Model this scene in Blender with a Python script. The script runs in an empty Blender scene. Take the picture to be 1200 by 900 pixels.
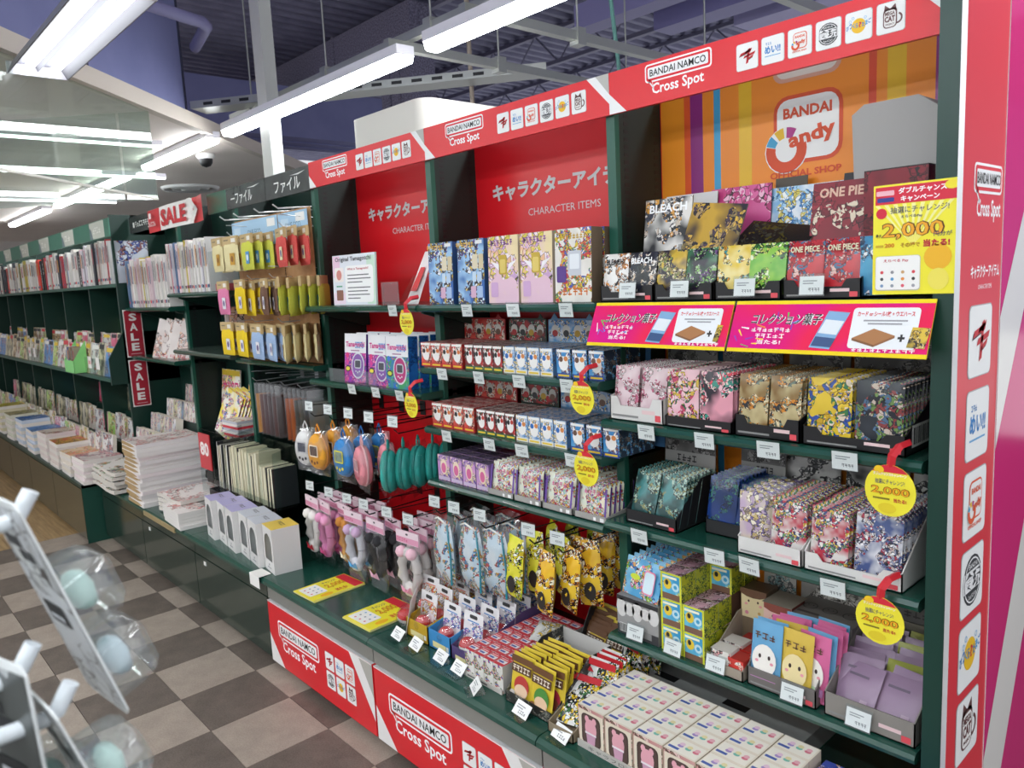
import bpy, bmesh, math, random
from mathutils import Matrix, Vector, Euler
SC = bpy.context.scene
COL = SC.collection
RND = random.Random(7)
# ---------------------------------------------------------------- camera
cam_d = bpy.data.cameras.new('camera')
cam = bpy.data.objects.new('camera', cam_d); COL.objects.link(cam)
CR = Matrix(((0.6741057883, -0.0684901741, 0.7354525697), (0.7369825621, 0.1289278913, -0.6635015464), (-0.0493770125, 0.9892859520, 0.1373871018)))
cam.matrix_world = Matrix.Translation((3.29489, -1.390366, 1.740097)) @ CR.to_4x4()
cam_d.sensor_width = 36.0; cam_d.lens = 900.65 / 1200 * 36
cam_d.clip_start = 0.02; cam_d.clip_end = 60
cam_d.dof.use_dof = True; cam_d.dof.focus_distance = 2.4; cam_d.dof.aperture_fstop = 8.0
SC.camera = cam
# ---------------------------------------------------------------- world, exposure
w = bpy.data.worlds.new('world'); SC.world = w; w.use_nodes = True
bg = w.node_tree.nodes['Background']; bg.inputs[0].default_value = (0.93, 0.95, 1.0, 1); bg.inputs[1].default_value = 0.75
SC.view_settings.view_transform = 'Standard'; SC.view_settings.look = 'None'
SC.view_settings.gamma = 1.0; SC.view_settings.use_curve_mapping = False
SC.view_settings.exposure = 0.22
LAMP_E = 27.0
# ---------------------------------------------------------------- materials
def lin(c): return c / 12.92 if c <= 0.04045 else ((c + 0.055) / 1.055) ** 2.4
def hexc(h):
    h = h.lstrip('#'); h = ''.join(a * 2 for a in h) if len(h) == 3 else h; return tuple(lin(int(h[i:i + 2], 16) / 255) for i in (0, 2, 4)) + (1,)
MC = {}
def C(h, r=0.5, metal=0.0, spec=0.5, name=None):
    if not isinstance(h, str): return h
    k = (h, r, metal, spec)
    if k in MC: return MC[k]
    m = bpy.data.materials.new(name or 'paint_' + h.lstrip('#')); m.use_nodes = True
    b = m.node_tree.nodes['Principled BSDF']
    b.inputs['Base Color'].default_value = hexc(h); b.inputs['Roughness'].default_value = r
    b.inputs['Metallic'].default_value = metal; b.inputs['Specular IOR Level'].default_value = spec
    MC[k] = m; return m
def nodes(name):
    m = bpy.data.materials.new(name); m.use_nodes = True; t = m.node_tree
    return m, t, t.nodes['Principled BSDF'], t.nodes.new, t.links.new
def ramp(n, cols, const=True):
    r = n.color_ramp; r.interpolation = 'CONSTANT' if const else 'LINEAR'
    while len(r.elements) < len(cols): r.elements.new(0.5)
    for i, c in enumerate(cols):
        e = r.elements[i]; e.position = i / len(cols) if const else i / max(1, len(cols) - 1); e.color = hexc(c)
def art(name, cols, scale=60, seed=0, rough=0.4, base=None, amt=0.5, metal=0.0):
    """printed artwork: a softly shaded ground (first two colours) with clusters of small outlined colour patches"""
    m, t, b, N, Lk = nodes(name)
    tc = N('ShaderNodeTexCoord'); mp = N('ShaderNodeMapping'); mp.inputs['Location'].default_value = (seed * 1.37, seed * 0.71, seed * 2.13)
    Lk(tc.outputs['Object'], mp.inputs[0])
    def noise(sc, det=1):
        n = N('ShaderNodeTexNoise'); n.inputs['Scale'].default_value = sc; n.inputs['Detail'].default_value = det; Lk(mp.outputs[0], n.inputs['Vector']); return n
    nz = noise(scale * 0.9)
    ds = N('ShaderNodeMixRGB'); ds.blend_type = 'ADD'; ds.inputs[0].default_value = 0.9 / scale; Lk(mp.outputs[0], ds.inputs[1]); Lk(nz.outputs['Color'], ds.inputs[2])
    def cells(sc, cc, feat='F1'):
        v = N('ShaderNodeTexVoronoi'); v.inputs['Scale'].default_value = sc; v.feature = feat; Lk(ds.outputs[0], v.inputs['Vector'])
        if feat != 'F1': return v
        s = N('ShaderNodeSeparateColor'); Lk(v.outputs['Color'], s.inputs[0]); r = N('ShaderNodeValToRGB'); ramp(r, cc); Lk(s.outputs[0], r.inputs[0]); return r, s
    def lt(sock, val, op='LESS_THAN'):
        g = N('ShaderNodeMath'); g.operation = op; g.inputs[1].default_value = val; Lk(sock, g.inputs[0]); return g.outputs[0]
    def mix(f, a, c, bt='MIX'):
        x = N('ShaderNodeMixRGB'); x.blend_type = bt
        if isinstance(f, float): x.inputs[0].default_value = f
        else: Lk(f, x.inputs[0])
        Lk(a, x.inputs[1])
        if isinstance(c, tuple): x.inputs[2].default_value = c
        else: Lk(c, x.inputs[2])
        return x.outputs[0]
    bgn = noise(scale * 0.35, 2); br = N('ShaderNodeValToRGB'); ramp(br, [cols[0], cols[1]], False); br.color_ramp.elements[0].position = .4; br.color_ramp.elements[1].position = .6; Lk(bgn.outputs[0], br.inputs[0])
    r1, s1 = cells(scale * 2.2, cols[1:] or cols); r2, s2 = cells(scale * 5.5, cols[::-1])
    fig = mix(lt(s2.outputs[1], .38), r1.outputs[0], r2.outputs[0])
    ed = cells(scale * 2.2, None, 'DISTANCE_TO_EDGE'); fig = mix(lt(ed.outputs['Distance'], .035), fig, hexc('#4a4240'), 'MULTIPLY')
    mk = noise(scale * 0.5, 2); out = mix(lt(mk.outputs[0], .49, 'GREATER_THAN'), br.outputs[0], fig)
    Lk(out, b.inputs['Base Color']); b.inputs['Roughness'].default_value = rough; b.inputs['Metallic'].default_value = metal
    return m
def noisy(name, c1, c2, scale=20, rough=0.5, metal=0, bump=0.0, detail=3, stretch=(1, 1, 1)):
    m, t, b, N, Lk = nodes(name)
    tc = N('ShaderNodeTexCoord'); mp = N('ShaderNodeMapping'); mp.inputs['Scale'].default_value = stretch; Lk(tc.outputs['Object'], mp.inputs[0])
    nz = N('ShaderNodeTexNoise'); nz.inputs['Scale'].default_value = scale; nz.inputs['Detail'].default_value = detail; Lk(mp.outputs[0], nz.inputs['Vector'])
    r = N('ShaderNodeValToRGB'); ramp(r, [c1, c2], False); r.color_ramp.elements[0].position = 0.3; r.color_ramp.elements[1].position = 0.7
    Lk(nz.outputs[0], r.inputs[0]); Lk(r.outputs[0], b.inputs['Base Color']); b.inputs['Roughness'].default_value = rough; b.inputs['Metallic'].default_value = metal
    if bump:
        bp = N('ShaderNodeBump'); bp.inputs['Strength'].default_value = bump; bp.inputs['Distance'].default_value = 0.01
        Lk(nz.outputs[0], bp.inputs['Height']); Lk(bp.outputs[0], b.inputs['Normal'])
    return m
def tiletop(name, c1, c2):
    m, t, b, N, Lk = nodes(name)
    tc = N('ShaderNodeTexCoord'); oi = N('ShaderNodeObjectInfo')
    ad = N('ShaderNodeVectorMath'); ad.operation = 'ADD'; Lk(tc.outputs['Object'], ad.inputs[0])
    cv = N('ShaderNodeVectorMath'); cv.operation = 'SCALE'; cv.inputs['Scale'].default_value = 1.0; Lk(oi.outputs['Location'], cv.inputs[0]); Lk(cv.outputs[0], ad.inputs[1])
    n1 = N('ShaderNodeTexNoise'); n1.inputs['Scale'].default_value = 9; n1.inputs['Detail'].default_value = 6; n1.inputs['Roughness'].default_value = 0.7; Lk(ad.outputs[0], n1.inputs['Vector'])
    n2 = N('ShaderNodeTexNoise'); n2.inputs['Scale'].default_value = 160; n2.inputs['Detail'].default_value = 2; Lk(ad.outputs[0], n2.inputs['Vector'])
    mm = N('ShaderNodeMixRGB'); mm.inputs[0].default_value = 0.45; Lk(n1.outputs[0], mm.inputs[1]); Lk(n2.outputs[0], mm.inputs[2])
    r = N('ShaderNodeValToRGB'); ramp(r, [c1, c2], False); r.color_ramp.elements[0].position = 0.36; r.color_ramp.elements[1].position = 0.64
    Lk(mm.outputs[0], r.inputs[0]); Lk(r.outputs[0], b.inputs['Base Color']); b.inputs['Roughness'].default_value = 0.42
    return m
def clear(name, tint='#ffffff', gloss=0.12, rough=0.06, haze=0.0):
    m = bpy.data.materials.new(name); m.use_nodes = True; t = m.node_tree; t.nodes.clear()
    o = t.nodes.new('ShaderNodeOutputMaterial'); tr = t.nodes.new('ShaderNodeBsdfTransparent'); gl = t.nodes.new('ShaderNodeBsdfGlossy'); mx = t.nodes.new('ShaderNodeMixShader')
    tr.inputs[0].default_value = hexc(tint); gl.inputs['Roughness'].default_value = rough; mx.inputs[0].default_value = gloss
    t.links.new(tr.outputs[0], mx.inputs[1]); t.links.new(gl.outputs[0], mx.inputs[2]); last = mx
    if haze:
        df = t.nodes.new('ShaderNodeBsdfDiffuse'); df.inputs[0].default_value = hexc('#eef2f4'); m2 = t.nodes.new('ShaderNodeMixShader'); m2.inputs[0].default_value = haze
        t.links.new(mx.outputs[0], m2.inputs[1]); t.links.new(df.outputs[0], m2.inputs[2]); last = m2
    t.links.new(last.outputs[0], o.inputs[0]); return m
def emit(name, col, s):
    m, t, b, N, Lk = nodes(name)
    b.inputs['Base Color'].default_value = hexc(col); b.inputs['Emission Color'].default_value = hexc(col); b.inputs['Emission Strength'].default_value = s; return m
# ---------------------------------------------------------------- text glyph cache
TXT = {}
def glyphs(s, bold=0.0):
    k = (s, bold)
    if k in TXT: return TXT[k]
    c = bpy.data.curves.new('lettering', 'FONT'); c.body = s; c.resolution_u = 2; c.offset = bold
    o = bpy.data.objects.new('lettering', c); COL.objects.link(o); bpy.context.view_layer.update()
    me = bpy.data.meshes.new_from_object(o.evaluated_get(bpy.context.evaluated_depsgraph_get()))
    v = [(p.co.x, p.co.y) for p in me.vertices]; f = [tuple(p.vertices) for p in me.polygons]
    bpy.data.objects.remove(o); bpy.data.curves.remove(c); bpy.data.meshes.remove(me)
    x0 = min(p[0] for p in v); x1 = max(p[0] for p in v); y0 = min(p[1] for p in v); y1 = max(p[1] for p in v)
    TXT[k] = ([((a - x0), (b - y0)) for a, b in v], f, x1 - x0, y1 - y0); return TXT[k]
# ---------------------------------------------------------------- mesh builder
class MB:
    def __init__(s): s.v = []; s.f = []; s.m = []; s.mats = []; s.sm = []; s.frame((0, 0, 0), (1, 0, 0), (0, 0, 1))
    def mi(s, mat):
        mat = C(mat)
        if mat not in s.mats: s.mats.append(mat)
        return s.mats.index(mat)
    def poly(s, pts, mat, smooth=False):
        b = len(s.v); s.v += [tuple(p) for p in pts]; s.f.append(tuple(range(b, b + len(pts)))); s.m.append(s.mi(mat)); s.sm.append(smooth); return s
    def mesh(s, vs, fs, mat, smooth=False):
        b = len(s.v); s.v += [tuple(p) for p in vs]; i = s.mi(mat)
        for q in fs: s.f.append(tuple(b + a for a in q)); s.m.append(i); s.sm.append(smooth)
        return s
    def box(s, x0, x1, y0, y1, z0, z1, mat, front=None, top=None, right=None, back=None, left=None, bottom=None):
        P = [(x0, y0, z0), (x1, y0, z0), (x1, y1, z0), (x0, y1, z0), (x0, y0, z1), (x1, y0, z1), (x1, y1, z1), (x0, y1, z1)]
        F = [((0, 1, 5, 4), front), ((1, 2, 6, 5), right), ((2, 3, 7, 6), back), ((3, 0, 4, 7), left), ((4, 5, 6, 7), top), ((3, 2, 1, 0), bottom)]
        b = len(s.v); s.v += P
        for q, mm in F: s.f.append(tuple(b + a for a in q)); s.m.append(s.mi(mm or mat)); s.sm.append(False)
        return s
    def prism(s, pts, ax, a, b, mat, smooth=False, caps=True):
        """polygon in the plane across axis ax ('x': (y,z), 'y': (x,z), 'z': (x,y)) drawn from a to b"""
        def P(p, t): return {'x': (t, p[0], p[1]), 'y': (p[0], t, p[1]), 'z': (p[0], p[1], t)}[ax]
        n = len(pts); vs = [P(p, a) for p in pts] + [P(p, b) for p in pts]
        area = sum(pts[i][0] * pts[(i + 1) % n][1] - pts[(i + 1) % n][0] * pts[i][1] for i in range(n))
        flip = (area > 0) == (b > a); flip = flip if ax != 'y' else not flip
        side = [(i, (i + 1) % n, n + (i + 1) % n, n + i) for i in range(n)]
        cp = [tuple(range(n))[::-1], tuple(range(n, 2 * n))]
        if not flip: side = [q[::-1] for q in side]; cp = [q[::-1] for q in cp]
        s.mesh(vs, side, mat, smooth)
        if caps: s.mesh(vs, cp, mat)
        return s
    def tube(s, pts, r, mat, n=6, smooth=True):
        pts = [Vector(p) for p in pts]; rs = r if isinstance(r, (list, tuple)) else [r] * len(pts)
        vs = []; prev = None
        for i, p in enumerate(pts):
            d = (pts[min(i + 1, len(pts) - 1)] - pts[max(i - 1, 0)]).normalized()
            a = prev if prev is not None else (Vector((0, 0, 1)) if abs(d.z) < 0.9 else Vector((1, 0, 0)))
            u = (a - d * a.dot(d)).normalized(); prev = u; v = d.cross(u)
            vs += [p + (u * math.cos(k * 2 * math.pi / n) + v * math.sin(k * 2 * math.pi / n)) * rs[i] for k in range(n)]
        fs = [(i * n + k, i * n + (k + 1) % n, (i + 1) * n + (k + 1) % n, (i + 1) * n + k) for i in range(len(pts) - 1) for k in range(n)]
        s.mesh(vs, fs, mat, smooth); e = (len(pts) - 1) * n
        s.mesh(vs, [tuple(range(n))[::-1], tuple(range(e, e + n))], mat); return s
    def lathe(s, prof, mat, c=(0, 0, 0), n=16, sx=1, sy=1):
        vs = [(c[0] + r * sx * math.cos(k * 2 * math.pi / n), c[1] + r * sy * math.sin(k * 2 * math.pi / n), c[2] + z) for r, z in prof for k in range(n)]
        fs = [(i * n + k, i * n + (k + 1) % n, (i + 1) * n + (k + 1) % n, (i + 1) * n + k) for i in range(len(prof) - 1) for k in range(n)]
        return s.mesh(vs, fs, mat, True)
    def pad(s, w, h, t, mf, mb, z0=0, nx=6, nz=8, edge=0.2, crimp=0.0, wob=0.0, seed=0, cx=0, cy=0, back=True, shape=None, sag=0):
        """pillow: a sealed bag w x h (x, z) whose front bulges to -y; flat in the middle"""
        rr = random.Random(seed); vf = []; vb = []
        for j in range(nz + 1):
            for i in range(nx + 1):
                u = i / nx; q = j / nz; du = min(u, 1 - u) / edge; dq = max(0, min(q, 1 - q) - crimp) / edge
                k = math.sin(min(1, du) * math.pi / 2) * math.sin(min(1, dq) * math.pi / 2)
                x = (u - 0.5) * w; z = q * h
                if shape: x *= shape(q)
                o = rr.uniform(-wob, wob) if 0 < i < nx and 0 < j < nz else 0
                zz = z0 + z + (rr.uniform(-1, 1) * crimp * 0.0 if 0 < j < nz else 0)
                sg = sag * math.sin(q * math.pi)
                vf.append((cx + x, cy - t / 2 * k + o - sg, zz)); vb.append((cx + x, cy + t / 2 * k - sg, zz))
        W = nx + 1
        fs = [(j * W + i, j * W + i + 1, (j + 1) * W + i + 1, (j + 1) * W + i) for j in range(nz) for i in range(nx)]
        s.mesh(vf, fs, mf, True)
        if back: s.mesh(vb, [q[::-1] for q in fs], mb, True)
        return s
    # -------- flat print on a plane: frame origin o, directions u (across) and v (up), normal u x v
    def frame(s, o, u, v):
        s.o = Vector(o); s.u = Vector(u).normalized(); s.w = Vector(v).normalized(); s.n = s.u.cross(s.w); return s
    def pt(s, x, y, k): return tuple(s.o + s.u * x + s.w * y + s.n * (0.0005 * k))
    def pg(s, pts, col, k=1): return s.poly([s.pt(x, y, k) for x, y in pts], col)
    def r(s, x, y, ww, h, col, k=1): return s.pg([(x, y), (x + ww, y), (x + ww, y + h), (x, y + h)], col, k)
    def rr(s, x, y, ww, h, rad, col, k=1, n=4):
        P = []
        for cx, cy, a0 in ((x + ww - rad, y + rad, -90), (x + ww - rad, y + h - rad, 0), (x + rad, y + h - rad, 90), (x + rad, y + rad, 180)):
            P += [(cx + rad * math.cos(math.radians(a0 + 90 * i / n)), cy + rad * math.sin(math.radians(a0 + 90 * i / n))) for i in range(n + 1)]
        return s.pg(P, col, k)
    def el(s, cx, cy, rx, ry, col, k=1, n=18, a0=0, a1=360):
        P = [(cx + rx * math.cos(math.radians(a0 + (a1 - a0) * i / n)), cy + ry * math.sin(math.radians(a0 + (a1 - a0) * i / n))) for i in range(n + (a1 - a0 < 360))]
        return s.pg(P, col, k)
    def ring(s, cx, cy, r0, r1, col, k=1, n=20, a0=0, a1=360):
        for i in range(n):
            a = math.radians(a0 + (a1 - a0) * i / n); b = math.radians(a0 + (a1 - a0) * (i + 1) / n)
            s.pg([(cx + r0 * math.cos(a), cy + r0 * math.sin(a)), (cx + r1 * math.cos(a), cy + r1 * math.sin(a)), (cx + r1 * math.cos(b), cy + r1 * math.sin(b)), (cx + r0 * math.cos(b), cy + r0 * math.sin(b))], col, k)
        return s
    def tx(s, t, x, y, h, col, k=2, al='l', wd=None, bold=0.0, sk=0.0, rot=0.0):
        """t as flat lettering, height h of the inked box, squeezed to width wd if given; al l/c/r"""
        if t[0] == '~': return s.scrib(len(t), x, y, h, col, k, al, wd or h * .85 * len(t), rot)
        v, f, tw, th = glyphs(t, bold); sy = h / th; sx = sy if wd is None else wd / tw
        ox = {'l': 0, 'c': -tw * sx / 2, 'r': -tw * sx}[al]; ca, sa = math.cos(rot), math.sin(rot)
        vs = []
        for a, b in v:
            px = ox + a * sx + b * sy * sk; py = b * sy
            vs.append(s.pt(x + px * ca - py * sa, y + px * sa + py * ca, k))
        return s.mesh(vs, f, col)
    def scrib(s, n, x, y, h, col, k, al, wd, rot=0.0):
        """n small strokes-and-bars marks: print too fine to read"""
        x0 = x - {'l': 0, 'c': wd / 2, 'r': wd}[al]; p = wd / n; q = random.Random(n * 31 + int(abs(x) * 1e4)); ca, sa = math.cos(rot), math.sin(rot)
        def bar(a, b, c, d):
            s.pg([(x0 + (u - x0) * ca - (v - y) * sa, y + (u - x0) * sa + (v - y) * ca) for u, v in ((a, b), (c, b), (c, d), (a, d))], col, k)
        for i in range(n):
            a = x0 + i * p; t = h * .17
            for yy in q.sample((.08, .42, .78), 2): bar(a + p * .08, y + h * yy, a + p * q.uniform(.7, .9), y + h * yy + t)
            xx = a + p * q.uniform(.25, .6); bar(xx, y, xx + p * .16, y + h * q.uniform(.75, 1))
        return s
    def build(s, name, parent=None, loc=(0, 0, 0), rot=(0, 0, 0)):
        me = bpy.data.meshes.new(name); me.from_pydata(s.v, [], s.f)
        for m in s.mats: me.materials.append(m)
        me.polygons.foreach_set('material_index', s.m); me.polygons.foreach_set('use_smooth', s.sm); me.update()
        o = bpy.data.objects.new(name, me); COL.objects.link(o); o.location = loc; o.rotation_euler = rot
        if parent is not None: o.parent = parent
        return o
def tag(o, label=None, cat=None, group=None, kind=None):
    for k, v in (('label', label), ('category', cat), ('group', group), ('kind', kind)):
        if v: o[k] = v
    return o
def thing(name, label, cat, loc=(0, 0, 0), rot=(0, 0, 0), group=None):
    o = bpy.data.objects.new(name, None); COL.objects.link(o); o.location = loc; o.rotation_euler = rot; o.empty_display_size = 0.05
    return tag(o, label, cat, group)
def struct(o, label=None): o['kind'] = 'structure'; return tag(o, label)
KIDS = {}
def kids(o): return [c for c in COL.objects if c.parent == o]
def dup(o, loc, rot=None, label=None, group=None, ch=None):
    c = o.copy(); COL.objects.link(c); c.location = loc
    if rot is not None: c.rotation_euler = rot
    if label: c['label'] = label
    if group: c['group'] = group
    for k in (ch if ch is not None else kids(o)):
        d = k.copy(); COL.objects.link(d); d.parent = c
    return c
OR = ['first', 'second', 'third', 'fourth', 'fifth', 'sixth', 'seventh', 'eighth', 'ninth', 'tenth', 'eleventh', 'twelfth', 'thirteenth', 'fourteenth', 'fifteenth', 'sixteenth', 'seventeenth', 'eighteenth', 'nineteenth', 'twentieth']
OR += ['twenty-' + OR[i] for i in range(9)] + ['thirtieth'] + ['thirty-' + OR[i] for i in range(9)] + ['fortieth'] + ['forty-' + OR[i] for i in range(9)]
def ordn(i, n, end='left'):
    """place in a row of n: counted from one end, the last named as such"""
    opp = {'left': 'right', 'front': 'back', 'top': 'bottom', 'bottom': 'top', 'right': 'left'}[end]
    if i == 0: return end + 'most' if end in ('left', 'right') else {'front': 'frontmost', 'top': 'topmost', 'bottom': 'bottom'}[end]
    if i == n - 1: return {'left': 'rightmost', 'right': 'leftmost', 'front': 'rearmost', 'top': 'bottom', 'bottom': 'topmost'}[end]
    return OR[i] + ' from ' + ('the ' if end in ('front', 'left', 'right', 'top', 'bottom') else '') + end
# shared materials
GREEN = C('#1f5546', 0.32); GREEND = C('#14362d', 0.38); GREENK = C('#0d211c', 0.5)
GLOSS = C('#27372f', 0.13, spec=0.7); LIPG = C('#1b4a3e', 0.2, spec=0.7)
STEEL = C('#aeb0ab', 0.38, 0.7); WHITE = C('#f4f4f2', 0.45); PAPER = C('#f7f6f2', 0.55); RED = C('#e4212e', 0.35); KRAFT = C('#b3855a', 0.7); BLACK = C('#111213', 0.45)
CARD = C('#8f887a', 0.7); CARDW = C('#cfcdc8', 0.6); ACRYL = clear('clear_acrylic', '#f4f8f8', 0.1); FILM = clear('clear_film', '#fafafa', 0.13, 0.14); GLASS = clear('glass_pane', '#eef4f0', 0.09, 0.02, 0.03)
WIRE = C('#c9ccd0', 0.3, 0.6); WIREK = C('#1a1b1c', 0.4, 0.3); SMOKE = clear('smoke_acrylic', '#8f9398', 0.12)
# ================================================================ the building
LAMP = emit('lamp_diffuser', '#f6fbff', LAMP_E)
LAMPB = C('#e9e6ee', 0.4); TUBE = emit('tube_glow', '#f6fbff', 7.0)
def lamp(x0, x1, y, z, label, twin=False, along='x', w=0.1):
    L = x1 - x0
    t = thing('ceiling_lamp', label, 'light', (x0, y, z) if along == 'x' else (y, x0, z), (0, 0, 0 if along == 'x' else math.pi / 2), 'fluorescent ceiling lamps')
    if twin:
        RFL = C('#77767c', .5); MB().prism([(-.125, .0), (-.10, .055), (.10, .055), (.125, .0), (.12, .0), (.095, .048), (.012, .048), (.0, .02), (-.012, .048), (-.095, .048), (-.12, .0)], 'x', 0, L, RFL).build('housing', t)
        MB().box(-.012, 0, -.125, .125, 0, .055, LAMPB).build('end_cap', t); MB().box(L, L + .012, -.125, .125, 0, .055, LAMPB).build('end_cap', t)
        for s in (-.053, .053):
            MB().tube([(.02, s, .018), (L - .02, s, .018)], .0165, TUBE, 8).build('tube', t)
    else:
        hs = .038 if along == 'x' else .016; MB().box(0, L, -w / 2 - .002, w / 2 + .002, hs, .085 if along == 'x' else .05, LAMPB).build('housing', t)
        MB().prism([(-w / 2, hs), (-w / 2 + .002, hs - .004), (-w / 2 + .01, .005), (-w / 4, 0), (w / 4, 0), (w / 2 - .01, .005), (w / 2 - .002, hs - .004), (w / 2, hs)], 'x', 0.004, L - 0.004, LAMP if along == 'x' else TUBE).build('diffuser', t)
    return t
for a, b_, s in [(-9.7, -7.55, 'at the far left behind the book wall'), (-7.0, -4.4, 'seen through the hanging glass, far left'), (-3.8, -2.34, 'beside the dome camera'), (-2.07, .08, 'behind the white post'), (.29, 2.44, 'above the red header signs'), (2.66, 4.8, 'past the right end of the shelves')]:
    lamp(a, b_, .92, 2.8, 'long white strip lamp ' + s)
lamp(-.95, .32, -.45, 2.78, 'white twin-tube lamp at the top left corner', True)
for a, s in [(-4.6, 'far along the aisle'), (1.7, 'above the aisle by the camera'), (4.0, 'behind the camera above the aisle')]:
    lamp(a, a + 1.27, -.45, 2.78, 'white twin-tube lamp ' + s, True)
for yy, nm in [(-2.1, 'second row back'), (-3.8, 'third row back')]:
    for i, a in enumerate((-3.6, -1.2, 1.2, 3.6)):
        lamp(a, a + 2.1, yy, 2.8, 'long strip lamp of the %s, %s' % (nm, ordn(i, 4)))
lamp(-.42, .62, -2.52, 2.77, 'strip lamp across the aisle behind the hanging glass, nearer', along='y', w=.036)
lamp(-.1, 1.15, -4.05, 2.77, 'strip lamp across the aisle behind the hanging glass, farther', along='y', w=.036)
lamp(.2, 1.3, -6.1, 2.77, 'strip lamp across the aisle behind the hanging glass, farthest', along='y', w=.036)
# floor: two-tone tiles, plain boards beyond
FL = struct(MB().box(-14, 6, -5, 7, -.05, -.006, C('#4a4540', 0.6)).build('floor'))
TD = tiletop('tile_dark', '#554d46', '#766c63'); TL = tiletop('tile_light', '#90857a', '#ab9f92')
TS = .3385; TX0, TY0 = -1.3818, -.0766
def tile_mesh(mat):
    g = .0012; e = TS / 2 - g
    return MB().box(-e, e, -e, e, -.006, 0, mat).build('floor_tile')
td, tl = tile_mesh(TD), tile_mesh(TL); first = {0: td, 1: tl}; used = {0: False, 1: False}
for r_ in range(-5, 14):
    for c_ in range(-4, 5):
        x = TX0 + (r_ + .5) * TS; y = TY0 - (c_ + .5) * TS
        if y > .25 or x > 3.2: continue
        k = (r_ + c_) % 2
        o = first[k] if not used[k] else first[k].copy()
        if used[k]: COL.objects.link(o)
        used[k] = True; o.location = (x, y, 0); o.parent = FL
WOOD = noisy('floor_boards', '#8d7350', '#b79a6e', 3.5, 0.4, stretch=(1, 14, 1))
for i in range(22):
    MB().box(-13.5, TX0 - 5 * TS - .004, -2.1 + i * .12, -2.1 + i * .12 + .118, -.006, -.0005, WOOD).build('floor_board', FL)
# dropped ceiling on the left with a diagonal edge, bulkhead above it
CE = noisy('ceiling_paint', '#efe3da', '#f4e9e0', 2, 0.7)
e0, e1 = (3.1, -4.68), (-7.6, 6.24)
struct(MB().prism([e0, e1, (-14, 6.3), (-14, -4.7)], 'z', 2.88, 2.95, CE).build('ceiling'))
dx, dy = (e1[0] - e0[0]), (e1[1] - e0[1]); dl = math.hypot(dx, dy); dx /= dl; dy /= dl; nx_, ny_ = dy, -dx
if nx_ < 0: nx_, ny_ = -nx_, -ny_
def strip(off0, off1, z0, z1, mat, name, a0=0, a1=None):
    a1 = dl if a1 is None else a1
    P = [(e0[0] + dx * a + nx_ * o, e0[1] + dy * a + ny_ * o) for a, o in ((a0, off0), (a1, off0), (a1, off1), (a0, off1))]
    return MB().prism(P, 'z', z0, z1, mat).build(name)
struct(strip(-.03, .035, 2.86, 2.955, C('#d9cdc0', .6), 'trim_1'))
BLUE = noisy('violet_wall_paint', '#7a7dab', '#8487b4', 3, 0.7)
struct(strip(-.06, -.02, 2.955, 5.0, BLUE, 'wall_bulkhead', 0, 7.55))
for i, a in enumerate((5.25, 6.4, 7.53)):
    struct(strip(-.02, -.012, 2.96, 4.95, C('#34364e', .7), 'trim_%d' % (i + 2), a, a + .018))
struct(MB().box(-16, 10, 18, 18.1, 0, 5.3, BLUE).build('wall_back'))
struct(MB().box(-14.1, -14, -5, 6.4, 0, 5.6, C('#cfc9c4', .7)).build('wall_left'))
RF = MB(); DK = noisy('roof_deck_paint', '#74738c', '#86859e', 5, .7)
x = -15.0
while x < 9:
    RF.prism([(x, 5.0), (x + .07, 5.0), (x + .1, 4.92), (x + .17, 4.92), (x + .2, 5.0), (x + .2, 5.02), (x, 5.02)], 'y', .2, 18, DK); x += .2
struct(RF.build('ceiling_deck'))
# hanging glass smoke screen below the diagonal edge and its return
MET = C('#b9bcba', .35, .6)
gp = thing('smoke_screen', 'clear glass smoke screen hanging from the diagonal ceiling edge', 'glass panel')
cA = (-1.80, .31)
def vpane(p, q, z0, z1, mat, name, th=.006):
    d = Vector((q[0] - p[0], q[1] - p[1])).normalized(); n = Vector((-d.y, d.x)) * th / 2
    return MB().prism([(p[0] + n.x, p[1] + n.y), (q[0] + n.x, q[1] + n.y), (q[0] - n.x, q[1] - n.y), (p[0] - n.x, p[1] - n.y)], 'z', z0, z1, mat).build(name, gp)
for a0, a1 in ((0, 1.6), (1.62, 3.2), (3.22, 4.8)):
    vpane((cA[0] - dx * a0, cA[1] - dy * a0), (cA[0] - dx * a1, cA[1] - dy * a1), 2.335, 2.86, GLASS, 'pane')
vpane(cA, (cA[0] - nx_ * .19, cA[1] - ny_ * .19), 2.33, 2.86, GLASS, 'pane')
vpane((cA[0] - nx_ * .21, cA[1] - ny_ * .21), (cA[0] - nx_ * 1.3, cA[1] - ny_ * 1.3), 2.33, 2.86, GLASS, 'pane')
vpane(cA, (cA[0] - dx * 4.8, cA[1] - dy * 4.8), 2.325, 2.337, C('#e9e7dc', .4), 'bottom_rail', .012)
# dome camera and air outlet under the dropped ceiling
dc = thing('dome_camera', 'small dark dome camera under the dropped ceiling', 'camera', (-3.24, 1.21, 2.88))
MB().lathe([(0, 0), (.07, 0), (.075, -.02), (.06, -.045)], WHITE, n=18).build('base', dc)
MB().lathe([(.055, -.04), (.052, -.075), (.035, -.1), (0, -.112)], BLACK, n=18).build('dome', dc)
ao = thing('air_outlet', 'round white air outlet in the dropped ceiling', 'vent', (-5.35, 1.85, 2.88))
for i, (a, b_) in enumerate(((.3, .22), (.2, .13), (.11, 0.0))): MB().lathe([(a, 0), (a - .02, -.03), (b_, -.012)], WHITE, n=24).build('ring', ao)
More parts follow.
